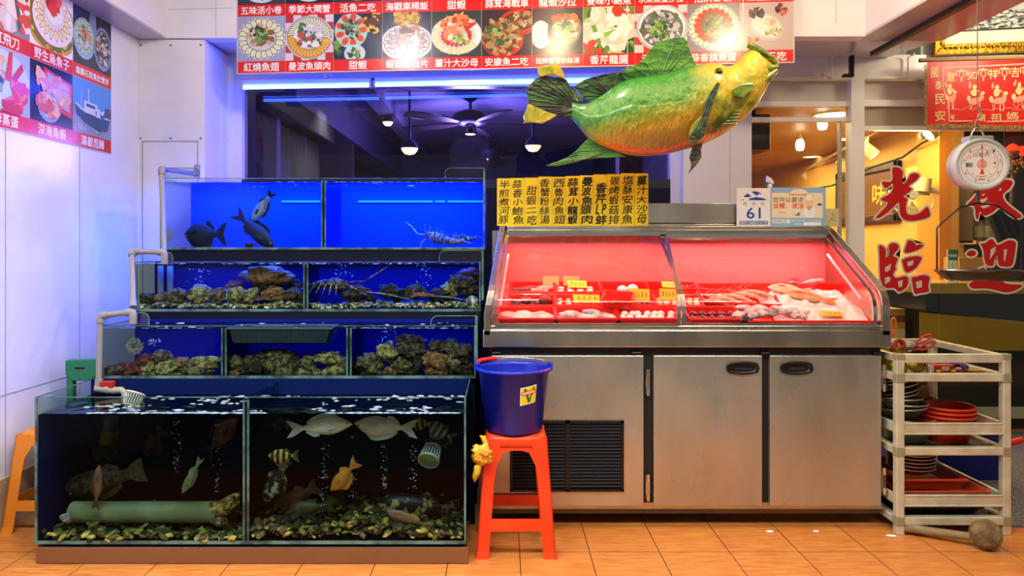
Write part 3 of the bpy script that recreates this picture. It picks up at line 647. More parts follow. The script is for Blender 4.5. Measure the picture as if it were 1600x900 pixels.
# anemone-like urchin stuck to the glass
mb = MB(); c = P(211, 541, 3.492); um = mat('urchin_spines', '#b9b4a4', .7, col2='#7d766a', scale=70); rg = random.Random(5)
mb.blob(c, (.022, .012, .022), mat('urchin_core', '#5a5248', .8), 3, .1)
for k in range(420):
    a = rg.uniform(0, 6.283); e = rg.uniform(.05, 1)**.6; d = Vector((math.cos(a)*e, -.45*math.sqrt(max(0, 1-e*e)), math.sin(a)*e)).normalized(); L_ = rg.uniform(.036, .045)
    d.y *= .45; mb.tube([c+d*.015, c+d*L_*.7, c+d*L_], [.0022, .0020, .0008], um, 4, caps=False)
mb.build('sea_urchin', label='round spiny grey urchin stuck on the glass, second tank left bay', cat='sea urchin')
# bubbles
bub = mat('air_bubble', '#c8d8ea', .08, alpha=None, spec=.8)
def bubbles(px0, y0, y1, Y, n, seed, label, sp=5):
    rg = random.Random(seed); mb = MB()
    for k in range(n):
        p = P(px0+rg.gauss(0, sp), rg.uniform(y0, y1), Y+rg.uniform(-.02, .02)); r = rg.uniform(.0012, .0042); mb.blob(p, (r*rg.uniform(.8, 1.6), r, r), bub, 1)
    mb.build('air_bubbles', label=label, cat='bubbles', kind='stuff')
for i, (x, a, b, Y, n, lb) in enumerate([(276, 655, 740, 3.25, 40, 'left of centre in the left half'), (338, 660, 775, 3.2, 22, 'at right in the left half'), (506, 690, 800, 3.2, 50, 'leftmost in the right half'), (553, 680, 790, 3.25, 36, 'by the orange fish in the right half'), (600, 680, 765, 3.2, 40, 'under the white fish in the right half'), (645, 680, 765, 3.2, 44, 'left of the sunk strainer')]):
    bubbles(x, a, b, Y, n, i, f'rising column of air bubbles {lb} of the bottom tank', 3.5)
for i, (x, a, b, Y, lb) in enumerate([(310, 420, 445, 3.86, 'left bay of the third tank'), (536, 412, 435, 3.86, 'right bay of the third tank, above the lobster'), (662, 412, 446, 3.86, 'right bay of the third tank, centre'), (606, 515, 535, 3.52, 'third bay of the second tank'), (238, 530, 540, 3.5, 'first bay of the second tank')]):
    bubbles(x, a, b, Y, 26, 40+i, f'cluster of air bubbles in the {lb}', 7)
# grey plastic basket floating in the middle bay
t = thing('floating_basket', 'dark grey perforated plastic basket floating in the middle bay of the second tank', 'basket', P(436, 522, 3.5))
gb = mat('dark_grey_plastic', '#27343a', .5); a, b = P(357, 514, 3.475), P(517, 537, 3.475)
mb = MB(); mb.prism([(a.x, 3.475, a.z), (b.x, 3.475, a.z), (b.x-.02, 3.475, b.z), (a.x+.02, 3.475, b.z)], (0, .004, 0), gb)
mb.prism([(a.x, 3.62, a.z), (b.x, 3.62, a.z), (b.x-.02, 3.62, b.z), (a.x+.02, 3.62, b.z)], (0, .004, 0), gb)
mb.prism([(a.x, 3.475, a.z), (a.x, 3.624, a.z), (a.x+.02, 3.624, b.z), (a.x+.02, 3.475, b.z)], (.004, 0, 0), gb).prism([(b.x-.004, 3.475, a.z), (b.x-.004, 3.624, a.z), (b.x-.024, 3.624, b.z), (b.x-.024, 3.475, b.z)], (.004, 0, 0), gb)
mb.box((a.x+.02, 3.475, b.z), (b.x-.02, 3.624, b.z+.004), gb)
hm = mat('basket_hole', '#0c1418', .7)
for i in range(30):
    for k in range(4):
        if i in (8, 9, 19, 20): continue
        x = a.x+.03+i*(b.x-a.x-.06)/29; mb.box((x-.003, 3.4738, b.z+.010+k*.0125), (x+.003, 3.4752, b.z+.016+k*.0125), hm)
mb.build('body', t)
MB().box((a.x-.008, 3.468, a.z-.003), (b.x+.008, 3.480, a.z+.008), mat('basket_lip', '#5c7176', .4)).box((a.x-.008, 3.615, a.z-.003), (b.x+.008, 3.63, a.z+.008), gb).box((a.x-.008, 3.48, a.z-.003), (a.x+.004, 3.62, a.z+.008), gb).box((b.x-.004, 3.48, a.z-.003), (b.x+.008, 3.62, a.z+.008), gb).build('rim', t, bevel=.002)
# ---------------------------------------------------------------- fish, lobsters
BREAM = [(0, .00, -.03, .02), (.04, .10, -.09, .06), (.12, .25, -.20, .11), (.24, .42, -.34, .15), (.40, .52, -.44, .17), (.56, .48, -.42, .155), (.72, .32, -.29, .11), (.86, .15, -.14, .06), (.94, .10, -.10, .04), (1, .12, -.12, .022)]
SLIM = [(0, .0, -.05, .04), (.05, .16, -.16, .10), (.15, .34, -.33, .2), (.30, .48, -.46, .27), (.50, .50, -.48, .27), (.68, .40, -.38, .2), (.85, .22, -.2, .1), (.94, .16, -.15, .06), (1, .17, -.17, .03)]
GROUPER = [(0, -.05, -.14, .08), (.04, .12, -.26, .16), (.14, .33, -.40, .27), (.28, .48, -.46, .33), (.46, .50, -.48, .33), (.64, .42, -.42, .26), (.80, .28, -.27, .16), (.92, .20, -.19, .09), (1, .21, -.20, .04)]
def fishy(label, px, py, Y, Lpx, Hpx, ang, bm, fm, prof=BREAM, fork=.5, yaw=0, cat='fish', group=None, tail=.22, name='fish', dorsal=.16, bend=0.):
    s = Y/F; L = Lpx*s; H = Hpx*s; t = thing(name, label, cat, (0, 0, 0), group)
    B = L*(1-tail); x0 = L/2
    def bz(x): return bend*math.sin(x/L*3.0)*L
    mb = MB(); n = 18; vs = []; K = len(prof)
    for (u, tp, bt, th) in prof:
        for k in range(n):
            a = 2*math.pi*k/n; c = (tp+bt)/2*H; h = (tp-bt)/2*H
            vs.append(Vector((x0-u*B, th*H*math.cos(a)*(1-.25*math.sin(a)**2)+bz(x0-u*B), c+h*math.sin(a))))
    fs = [(i*n+k, i*n+(k+1) % n, (i+1)*n+(k+1) % n, (i+1)*n+k) for i in range(K-1) for k in range(n)]
    mb.add(vs, fs, bm, True).add(vs[:n], [tuple(range(n))[::-1]], bm, True).add(vs[-n:], [tuple(range(n))], bm, True)
    mb.build('body', t, sub=1)
    th = max(.002, H*.035)
    def fin(name, pts, y=0, tilt=0):
        f = MB(); q = [Vector((x, 0, z)) for x, z in pts]
        if tilt:
            M = Matrix.Rotation(tilt, 3, 'X'); o = q[0]; q = [o + M @ (p-o) for p in q]
        f.prism([p + Vector((0, y-th/2+bz(p.x), 0)) for p in q], (0, th, 0), fm); f.build(name, t, bevel=th*.3)
    xp = x0-B*.98; hp = .12*H
    fin('tail_fin', [(xp+.02*L, hp), (xp-tail*L*.55, .36*H), (xp-tail*L, .42*H), (xp-tail*L*(1-fork*.75), 0), (xp-tail*L, -.42*H), (xp-tail*L*.55, -.36*H), (xp+.02*L, -hp)])
    top = lambda u: next((a[1]+(b[1]-a[1])*(u-a[0])/(b[0]-a[0]) for a, b in zip(prof, prof[1:]) if a[0] <= u <= b[0]), 0)*H
    bot = lambda u: next((a[2]+(b[2]-a[2])*(u-a[0])/(b[0]-a[0]) for a, b in zip(prof, prof[1:]) if a[0] <= u <= b[0]), 0)*H
    us = [.24, .34, .44, .54, .64, .74, .84]; d = dorsal*H
    fin('dorsal_fin', [(x0-u*B, top(u)-.02*H) for u in us] + [(x0-(u+.03)*B, top(u)+d*k) for u, k in zip(us[::-1], (.5, .95, 1, .85, 1, 1.1, .35))])
    us = [.62, .70, .78, .86]
    fin('anal_fin', [(x0-u*B, bot(u)+.02*H) for u in us] + [(x0-(u+.04)*B, bot(u)-d*k) for u, k in zip(us[::-1], (.4, .8, 1, .5))])
    for sgn in (-1, 1):
        y = sgn*.15*H if prof is BREAM else sgn*.26*H
        fin('pectoral_fin', [(x0-.27*B, -.02*H), (x0-.36*B, .08*H), (x0-.48*B, .0), (x0-.46*B, -.14*H), (x0-.33*B, -.12*H)], y*1.02, sgn*R(18))
        e = MB(); ex = x0-.10*B; eh = .08*H; ey = sgn*(.085*H if prof is BREAM else .19*H); r = max(.0035, .055*H)
        e.blob((ex, ey, eh), (r, r*.5, r), mat('fish_eye_white', '#b5a878', .2), 2).blob((ex, ey+sgn*r*.3, eh), (r*.6, r*.3, r*.6), mat('fish_eye_dark', '#070707', .1), 2)
        e.build('eye', t)
    t.location = P(px, py, Y); t.rotation_euler = (Matrix.Rotation(-R(ang), 3, 'Y') @ Matrix.Rotation(R(yaw), 3, 'Z')).to_euler()
    return t
f_dark = mat('dark_fish_skin', '#0b0d13', .5, col2='#1c1e24', scale=30); f_dark2 = mat('dark_fin', '#0b0c11', .6)
f_grey = mat('grey_fish_skin', '#6f7d86', .35, col2='#a9b4b8', scale=40)
f_silver = mat('silver_bream_skin', '#aab0a4', .3, col2='#cfd4c4', scale=12, stretch=(1, 1, 3)); f_silfin = mat('silver_fin', '#9aa49c', .4)
f_mott = mat('mottled_grouper_skin', '#1b1a12', .45, col2='#5a5236', scale=34, lo=.42, hi=.62); f_mottf = mat('mottled_fin', '#3a3524', .5, col2='#5f5638', scale=60)
f_leo = mat('leopard_grouper_skin', '#0c0c0c', .4, col2='#b8a860', scale=22, lo=.50, hi=.56, detail=2); f_leof = mat('leopard_fin', '#141412', .5, col2='#8a7d4c', scale=40, lo=.5, hi=.56)
f_spot = mat('spotted_grouper_skin', '#131512', .4, col2='#9a9c7e', scale=45, lo=.5, hi=.58, detail=1)
f_serg = mat('striped_sergeant_skin', '#111210', .35, col2='#c2a83c', scale=13, wave=(.5, 'X'), lo=.42, hi=.58)
f_zebra = mat('grey_striped_skin', '#1c2226', .4, col2='#8d9690', scale=12, wave=(.6, 'X'), lo=.4, hi=.6)
f_orange = mat('yellow_orange_skin', '#a8691e', .35, col2='#c98f34', scale=14); f_rust = mat('rust_fish_skin', '#4a2a18', .4, col2='#6e3f22', scale=12)
f_red = mat('red_fish_skin', '#5a2c28', .4, col2='#7a4238', scale=20); f_green = mat('green_fish_skin', '#54694a', .4, col2='#7d8f64', scale=20)
f_olive = mat('olive_fish_skin', '#3c3f24', .45, col2='#626238', scale=18); f_pinkb = mat('pink_brown_skin', '#5a4038', .35, col2='#8d6a50', scale=10)
# top tank
fishy('dark deep-bodied fish facing left near the floor of the top blue tank', 322, 366, 4.25, 76, 46, 180, f_dark, f_dark2, yaw=12)
fishy('dark slim fish diving to the right in the top blue tank', 396, 358, 4.16, 92, 27, -40, f_dark, f_dark2, SLIM, .7, yaw=-10)
fishy('grey speckled fish slanting under the surface of the top blue tank', 411, 321, 4.12, 62, 19, 232, f_grey, f_dark2, SLIM, .6, yaw=10)
fishy('small dark flat fish lying on the floor of the top blue tank', 392, 382, 4.10, 24, 8, 180, f_dark, f_dark2, SLIM, .3)
# bottom tank, left half
fishy('mottled brown grouper with nose down to the left in the bottom tank', 166, 750, 3.22, 140, 46, 197, f_mott, f_mottf, GROUPER, .1, yaw=8)
fishy('slim brown fish hanging upright in front of the mottled grouper', 152, 762, 3.09, 72, 15, 85, f_pinkb, f_rust, SLIM, .4)
fishy('dim rust-orange fish in the dark middle of the left half of the bottom tank', 241, 690, 3.36, 62, 30, 232, f_rust, f_rust, BREAM, .5, yaw=15)
fishy('slim green fish pointing down to the left of the bubbles in the bottom tank', 300, 742, 3.12, 66, 14, 242, f_green, f_green, SLIM, .5)
fishy('reddish fish with dark forked tail swimming up at the glass divider', 344, 684, 3.25, 96, 34, 47, f_rust, f_dark2, BREAM, .7, yaw=-15)
fishy('dim greenish fish facing right in the left corner of the bottom tank', 86, 768, 3.3, 60, 36, 5, f_green, f_olive, GROUPER, .2, yaw=-30)
fishy('olive fish low in the left corner of the bottom tank', 92, 800, 3.25, 66, 34, 172, f_olive, f_olive, GROUPER, .2, yaw=20)
# bottom tank, right half
fishy('white silver bream facing right under the surface of the bottom tank', 498, 667, 3.10, 106, 33, 5, f_silver, f_silfin, BREAM, .6)
fishy('white silver bream facing left under the surface of the bottom tank', 604, 666, 3.12, 104, 36, 176, f_silver, f_silfin, BREAM, .6, yaw=6)
fishy('blurred pale fish seen end-on near the surface by the glass divider', 436, 660, 3.36, 54, 22, 180, f_grey, f_silfin, GROUPER, .2, yaw=40)
fishy('yellow and black striped fish behind the tail of the left-facing bream', 652, 664, 3.2, 34, 20, 10, f_serg, f_mottf, BREAM, .5)
fishy('yellow and black striped fish facing left above the spotted grouper', 444, 712, 3.12, 50, 25, 180, f_serg, f_mottf, BREAM, .5)
fishy('grey striped fish at the right end of the bottom tank', 690, 674, 3.16, 52, 26, 148, f_zebra, f_mottf, BREAM, .6)
fishy('small dim red fish below the grey striped one, right end', 682, 693, 3.3, 40, 14, 165, f_red, f_red, SLIM, .4)
fishy('black and white spotted grouper with nose down in the right half', 432, 750, 3.14, 74, 30, 247, f_spot, f_leof, GROUPER, .1)
fishy('yellow-orange fish nosing down to the left in mid water', 538, 743, 3.12, 64, 25, 228, f_orange, f_orange, BREAM, .4, dorsal=.22)
fishy('dim olive brown fish behind the bubbles, right half of the bottom tank', 466, 778, 3.25, 76, 34, 212, f_rust, f_olive, GROUPER, .3)
fishy('pale olive fish with broad tail just over the gravel, right half', 490, 793, 3.2, 74, 26, 186, f_olive, f_olive, GROUPER, .3, tail=.36)
fishy('big black grouper with yellow blotches lying on the gravel at right', 656, 795, 3.22, 130, 48, 176, f_leo, f_leof, GROUPER, .1, dorsal=.2)
fishy('pinkish brown slim fish lying over the gravel in front of the black grouper', 640, 812, 3.08, 78, 20, 160, f_pinkb, f_orange, SLIM, .2)
shell(562, 790, 594, 824, 3.2, 'red', 'reef_rock', 'rusty red rock in the gravel of the bottom tank', 'rock', amp=.3)
shell(352, 800, 380, 832, 3.2, 'brown', 'reef_rock', 'brown rock in front of the moray head', 'rock', amp=.25)
shell(330, 808, 356, 822, 3.1, 'pinkish', 'conch_shell', 'small brown shell under the right end of the tube', 'shell', amp=.2)
shell(94, 802, 114, 816, 3.08, 'white', 'striped_shell', 'small striped shell at the left end of the tube', 'shell', amp=.15)
# grey tube with a moray eel looking out
t = thing('plastic_tube', 'pale green plastic tube lying on the gravel of the bottom tank', 'tube', P(226, 798, 3.16))
a, b = P(113, 800, 3.16), P(341, 797, 3.16); r = .0445
tm = mat('algae_tube', '#7f8c5c', .5, col2='#a5ad80', scale=7)
MB().lathe([(r, 0), (r, (b-a).length), (r-.004, (b-a).length), (r-.004, 0), (r, 0)], a, tm, 32, Matrix.Rotation(R(90), 3, 'Y')).build('tube_wall', t)
t = thing('moray_eel', 'yellow speckled moray eel with open mouth peering from the right end of the tube', 'eel', P(350, 795, 3.16))
em = mat('moray_skin', '#5a4a1c', .4, col2='#c2ab5c', scale=55, lo=.4, hi=.6)
hd = [P(300, 798, 3.16), P(336, 798, 3.155), P(346, 796, 3.15), P(356, 788, 3.14)]
MB().tube(hd, [.034, .038, .037, .030], em, 16).tube([P(354, 790, 3.14), P(362, 781, 3.135), P(370, 775, 3.13), P(375, 772, 3.13)], [.032, .024, .015, .008], em, 14).tube([P(353, 796, 3.14), P(362, 790, 3.135), P(370, 786, 3.13), P(374, 783, 3.13)], [.028, .016, .011, .006], em, 14).build('body', t)
MB().blob(P(366, 777, 3.112), (.006,)*3, mat('fish_eye_dark'), 2).build('eye', t)
MB().tube([P(360, 787, 3.127), P(373, 778, 3.125)], [.006, .003], mat('mouth_pink', '#c8927c', .4), 8).build('mouth', t)
# submerged pipe fitting
t = thing('pipe_fitting', 'dark pipe elbow with a yellow collar sunk in the left half of the bottom tank', 'pipe', P(165, 690, 3.38))
pm = mat('slimy_pipe', '#3c3f34', .5, col2='#575844', scale=12)
MB().cyl(P(172, 652, 3.38), P(171, 674, 3.38), .034, pm).build('pipe', t)
MB().cyl(P(171, 672, 3.38), P(167, 692, 3.38), .037, mat('yellow_collar', '#a8963c', .4), n=24).build('collar', t, label='yellow collar')
MB().tube([P(167, 690, 3.38), P(162, 706, 3.38), P(150, 714, 3.37)], [.034, .03, .026], pm, 16).tube([P(164, 704, 3.38), P(178, 712, 3.36)], [.028, .024], pm, 16).build('elbow', t)

# lobsters
def lobster(label, px, py, Y, Lpx, ang, mA, mB_, ant, group='spiny lobsters in the tanks', yaw=0):
    s = Y/F; L = Lpx*s; t = thing('spiny_lobster', label, 'lobster', (0, 0, 0), group)
    MB().blob((.18*L, 0, .04*L), (.24*L, .11*L, .12*L), mA, 3, .18, 3, 3, None, True, 3).build('carapace', t)
    mb = MB()
    for k in range(6): mb.blob((-.06*L-.075*L*k, 0, (.02-.012*k*k*.35)*L), (.06*L, (.105-.009*k)*L, (.095-.009*k)*L), mA if k % 2 else mB_, 2, .08, 3, k)
    mb.build('abdomen', t)
    mb = MB()
    for a in (-.6, -.3, 0, .3, .6): mb.blob((-.56*L, math.sin(a)*.1*L, -.10*L), (.075*L, .03*L, .012*L), mB_, 2, 0, 1, 0, Matrix.Rotation(-a*.7, 3, 'Z'))
    mb.build('tail_fan', t)
    for k in range(5):
        for sg in (-1, 1):
            x = .28*L-.09*L*k
            MB().tube([(x, sg*.08*L, 0), (x+.05*L-.02*L*k, sg*.22*L, .05*L), (x+.10*L-.05*L*k, sg*.30*L, -.12*L), (x+.11*L-.06*L*k, sg*.31*L, -.15*L)], [.016*L, .014*L, .010*L, .004*L], mB_ if k % 2 else mA, 6).build('leg', t)
    for i, (pts) in enumerate(ant):
        MB().tube([(.40*L, (-1)**i*.04*L, .06*L)]+[(x*L, (-1)**i*(.05+.03*x)*L, z*L) for x, z in pts], [.024*L]+[.017*L]*(len(pts)-1)+[.004*L], mB_, 7).build('antenna', t)
    for sg in (-1, 1): MB().blob((.40*L, sg*.05*L, .11*L), (.018*L,)*3, black, 1).build('eye', t)
    t.location = P(px, py, Y); t.rotation_euler = (Matrix.Rotation(-R(ang), 3, 'Y') @ Matrix.Rotation(R(yaw), 3, 'Z')).to_euler(); return t
lA = mat('lobster_brown', '#6a4c40', .5, col2='#b59a86', scale=60, lo=.42, hi=.6, detail=2, bump=.6); lB = mat('lobster_pale', '#8a6a5c', .5, col2='#d0bca8', scale=45, lo=.4, hi=.6)
lC = mat('lobster_dark', '#2a221c', .5, col2='#8a7458', scale=55, lo=.45, hi=.6, detail=2, bump=.6)
lobster('speckled brown lobster with a long raised feeler, right end of the top blue tank', 694, 373, 4.18, 74, 160, lA, lB, [[(.52, .25), (.50, .42), (.2, .62), (-.6, .95)], [(.62, .1), (.8, .0), (1.0, -.05)]], yaw=25)
lobster('second lobster crouched in the right corner of the top blue tank', 728, 372, 4.24, 46, 172, lC, lB, [[(.6, .2), (.9, .25)], [(.3, .5), (-.3, .9)]], yaw=-35)
lobster('dark lobster heaped on the rocks in the third tank beside the glass divider', 512, 446, 3.87, 82, -3, lC, lC, [[(.5, .1), (.75, .12), (1.35, .52)], [(.6, .0), (.9, -.12)]], yaw=-20)
for i, (p, q, lb) in enumerate([((572, 456), (640, 468), 'thin pale lobster feeler lying over the rocks in the third tank, left one'), ((665, 462), (735, 470), 'thin pale lobster feeler lying over the rocks in the third tank, right one')]):
    MB().tube([P(*p, 3.835), P((p[0]+q[0])/2, (p[1]+q[1])/2-2, 3.83), P(*q, 3.83)], [.004, .0035, .0015], lB, 6).build('feeler', label=lb, cat='lobster feeler')
MB().tube([P(266, 458, 3.95), P(266, 414, 3.95)], .016, mat('tank_pipe', '#8f8a72', .5), 12).tube([P(251, 458, 3.95), P(251, 414, 3.95)], .016, mat('tank_pipe'), 12).build('standpipe', label='pair of pale standpipes at the left end of the third tank', cat='pipe')

# ---------------------------------------------------------------- the big papier-mache fish hanging over the display
def big_fish():
    Y = 3.72; t = thing('fish_sculpture', 'huge glossy green and yellow papier-mache fish hanging nose up over the display', 'fish sculpture', P(1020, 165, Y))
    m = bpy.data.materials.new('painted_fish_skin'); m.use_nodes = True; N = m.node_tree.nodes; L = m.node_tree.links; b = N['Principled BSDF']
    g = N.new('ShaderNodeNewGeometry'); sp = N.new('ShaderNodeSeparateXYZ'); tc = N.new('ShaderNodeTexCoord'); L.new(tc.outputs['Object'], sp.inputs[0])
    ns = N.new('ShaderNodeTexNoise'); ns.inputs['Scale'].default_value = 14; ns.inputs['Detail'].default_value = 6; L.new(tc.outputs['Object'], ns.inputs['Vector'])
    # distance above a line rising to the right splits green back from orange belly; the head turns yellow
    def math_(op, a, b_=None):
        n = N.new('ShaderNodeMath'); n.operation = op
        for i, v in enumerate((a, b_)):
            if v is None: continue
            if isinstance(v, (int, float)): n.inputs[i].default_value = v
            else: L.new(v, n.inputs[i])
        return n.outputs[0]
    o = P(1020, 165, Y)
    mx = math_('SUBTRACT', sp.outputs['X'], o.x); mz = math_('SUBTRACT', sp.outputs['Z'], o.z)
    h = math_('SUBTRACT', mz, math_('MULTIPLY', mx, .28)); h = math_('ADD', h, math_('MULTIPLY', math_('SUBTRACT', ns.outputs['Fac'], .5), .10))
    mr = N.new('ShaderNodeMapRange'); mr.inputs['From Min'].default_value = -.27; mr.inputs['From Max'].default_value = .17; L.new(h, mr.inputs['Value'])
    cr = N.new('ShaderNodeValToRGB'); e = cr.color_ramp.elements; e[0].position = 0; e[0].color = lin('#46503c'); e[1].position = 1; e[1].color = lin('#2f8f24')
    for p_, c_ in ((.14, '#8f7a26'), (.34, '#bd8f1c'), (.46, '#9a9a1c'), (.60, '#4f8f22'), (.82, '#34851f')):
        q = e.new(p_); q.color = lin(c_)
    L.new(mr.outputs[0], cr.inputs[0])
    hd = N.new('ShaderNodeMapRange'); hd.inputs['From Min'].default_value = .20; hd.inputs['From Max'].default_value = .34; L.new(math_('ADD', mx, math_('MULTIPLY', ns.outputs['Fac'], .08)), hd.inputs['Value'])
    mix = N.new('ShaderNodeMix'); mix.data_type = 'RGBA'; L.new(hd.outputs[0], mix.inputs['Factor']); L.new(cr.outputs[0], mix.inputs[6])
    hr = N.new('ShaderNodeValToRGB'); e = hr.color_ramp.elements; e[0].position = .33; e[0].color = lin('#2c5a18'); e[1].position = .66; e[1].color = lin('#d6bb22')
    q = e.new(.45); q.color = lin('#a5a820'); n2 = N.new('ShaderNodeTexNoise'); n2.inputs['Scale'].default_value = 9; n2.inputs['Detail'].default_value = 4; L.new(tc.outputs['Object'], n2.inputs['Vector'])
    L.new(math_('ADD', n2.outputs['Fac'], math_('MULTIPLY', math_('SUBTRACT', mr.outputs[0], .3), .25)), hr.inputs[0]); L.new(hr.outputs[0], mix.inputs[7])
    L.new(mix.outputs[2], b.inputs['Base Color']); b.inputs['Roughness'].default_value = .28; b.inputs['Coat Weight'].default_value = .8; b.inputs['Coat Roughness'].default_value = .08
    bp = N.new('ShaderNodeBump'); bp.inputs['Strength'].default_value = .85; bp.inputs['Distance'].default_value = .03; n3 = N.new('ShaderNodeTexNoise'); n3.inputs['Scale'].default_value = 22; n3.inputs['Detail'].default_value = 5
    mp = N.new('ShaderNodeMapping'); mp.inputs['Scale'].default_value = (1.6, 1, .8); L.new(tc.outputs['Object'], mp.inputs[0]); L.new(mp.outputs[0], n3.inputs['Vector']); L.new(n3.outputs['Fac'], bp.inputs['Height']); L.new(bp.outputs[0], b.inputs['Normal'])
    sec = [(893, 160, 186), (904, 163, 197), (918, 163, 218), (938, 151, 229), (955, 137, 236), (978, 124, 242), (1005, 120, 245), (1030, 118, 244), (1055, 110, 238), (1080, 103, 232), (1105, 98, 223), (1123, 99, 214), (1134, 105, 208), (1146, 102, 199), (1158, 90, 189), (1167, 78, 180), (1176, 72, 172), (1186, 80, 160), (1198, 88, 136), (1209, 94, 120), (1215, 98, 112)]
    s = Y/F; n = 36; vs = []
    for x, a, c_ in sec:
        cz = P(x, (a+c_)/2, Y); h = (c_-a)/2*s; wd = max(.02, h*.62) if x < 1140 else h*.55
        for k in range(n):
            al = 2*math.pi*k/n; r_ = 1 + .05*mnoise.noise(Vector((x*.03, math.cos(al)*1.5, math.sin(al)*1.5)))*(1 if 900 < x < 1200 else .3)
            vs.append(cz + Vector((0, wd*math.cos(al)*r_, h*math.sin(al)*(r_ if abs(math.sin(al)) < .9 else 1))))
    K = len(sec); fs = [(i*n+k, i*n+(k+1) % n, (i+1)*n+(k+1) % n, (i+1)*n+k) for i in range(K-1) for k in range(n)]
    mb = MB().add(vs, fs, m, True); mb.add(vs[:n], [tuple(range(n))[::-1]], m, True).add(vs[-n:], [tuple(range(n))], m, True); mb.build('body', t, sub=1)
    def fm(nm, c1, c2, st): return mat(nm, c1, .3, col2=c2, scale=9, stretch=st, lo=.42, hi=.6, coat=.6, bump=.9, bscale=26)
    fg = fm('green_fin', '#1f5a1c', '#4f8f2a', (1, 1, 3)); fdk = fm('dark_green_fin', '#0c1c12', '#2e5a28', (1, 1, 3.2)); fy = fm('yellow_green_fin', '#7f8f1c', '#c2a82a', (2, 1, 1))
    Z = lambda q, dy=0: [P(800+x/3.6, 40+y/3.6, Y+dy) for x, y in q]
    def fin(nm, q, mt, dy=0, th=.016, curl=0., rays=0, root=None):
        q = Z(q, dy); mb = MB().prism([p-Vector((0, th/2, 0)) for p in q], (0, th, 0), mt)
        if rays:
            o = Z([root], dy)[0]; idx = [p for p in q if (p-o).length > .35*max((k-o).length for k in q)]
            for i in range(rays):
                j = i*(len(idx)-1)/max(1, rays-1); i0 = int(j); f_ = j-i0; e_ = idx[i0].lerp(idx[min(i0+1, len(idx)-1)], f_)
                mb.tube([o.lerp(e_, .22)-Vector((0, th/2, 0)), o.lerp(e_, .97)-Vector((0, th/2+.002, 0))], [.005, .003], mt, 6)
        return mb.build(nm, t, bevel=.004)
    fin('dorsal_fin', [(600, 265), (660, 238), (720, 208), (755, 165), (780, 130), (830, 90), (895, 75), (960, 65), (985, 90), (995, 130), (1012, 175), (1035, 222), (960, 270), (850, 315), (700, 330), (640, 310)], fg, rays=12, root=(820, 330))
    fin('rear_dorsal_fin', [(345, 345), (400, 308), (460, 288), (530, 272), (600, 262), (645, 300), (600, 345), (540, 390), (480, 425), (430, 430), (390, 395)], fdk, .01, rays=9, root=(560, 400))
    fin('tail_fin', [(400, 410), (360, 375), (318, 335), (300, 300), (240, 290), (170, 282), (130, 300), (100, 335), (75, 362), (88, 400), (90, 440), (76, 480), (110, 500), (190, 515), (260, 512), (330, 525), (375, 500)], fdk, rays=14, root=(380, 460))
    fin('tail_tip', [(300, 305), (285, 255), (240, 198), (232, 222), (180, 228), (145, 232), (142, 265), (160, 290), (230, 275)], fy, -.015)
    fin('tail_tip', [(90, 440), (78, 480), (62, 512), (72, 535), (60, 552), (110, 545), (170, 552), (220, 528), (255, 505), (180, 480)], fy, -.015)
    fin('anal_fin', [(420, 640), (470, 665), (540, 695), (640, 738), (560, 742), (480, 745), (400, 755), (330, 775), (250, 788), (190, 787), (250, 768), (310, 742), (360, 705)], fg, rays=9, root=(560, 700))
    fin('pectoral_fin', [(1155, 318), (1167, 330), (1150, 390), (1128, 440), (1110, 500), (1090, 570), (1078, 620), (1040, 655), (1000, 662), (1000, 620), (1040, 560), (1070, 510), (1085, 440), (1110, 385)], fdk, -.17, .02, rays=5, root=(1040, 620))
    fin('gill_cover', [(1010, 560), (1050, 520), (1085, 500), (1100, 540), (1085, 600), (1040, 640), (1000, 655), (998, 600)], fy, -.155, .03)
    fin('pelvic_fin', [(1015, 682), (1072, 664), (1062, 700), (1066, 742), (1040, 780), (1020, 802), (990, 836), (1004, 805), (1010, 780), (998, 742)], fm('brown_fin', '#2c2a14', '#7a5a20', (1, 1, 2)), -.02)
    fin('jaw_flap', [(1300, 410), (1250, 400), (1240, 360), (1290, 330), (1350, 325), (1368, 335), (1340, 375)], fm('jaw_fin', '#3f6a18', '#93a020', (1, 1, 1)), -.105, .02)
    e = P(800+1162/3.6, 40+262/3.6, Y-.088)
    MB().blob(e, (.017, .012, .017), mat('sculpture_eye', '#3a3414', .15), 2).blob(e+Vector((0, -.009, 0)), (.009, .006, .009), black, 2).tube([e+Vector((.02*math.cos(a), -.006, .02*math.sin(a))) for a in [k*math.pi/6 for k in range(12)]], .004, fy, 6, True).build('eye', t)
    # open folded lips at the end of the snout
    lp = mat('lip_paint', '#2c4416', .25, col2='#8f9a22', scale=16, coat=.8, bump=.6)
    for a, b, c_ in (((1330, 105), (1400, 150), (1495, 205)), ((1385, 215), (1440, 240), (1496, 235)), ((1350, 330), (1430, 300), (1490, 250))):
        MB().tube(Z([a, b, c_], -.035), [.016, .022, .012], lp, 10).build('lip', t)
    for k in range(5): MB().tube(Z([(1150+k*4, 500+k*14), (1210, 490+k*16), (1290-k*6, 478+k*18)], -.075), [.003, .005, .003], lp, 6).build('gill_line', t)
    for x, y in ((650, 262), (1300, 130)):
        a = Z([(x, y)])[0]; MB().tube([a, Vector((a.x, a.y, 3.0))], .0016, mat('nylon_line', '#cfc9e0', .3), 5).build('hanging_line', t)
big_fish()
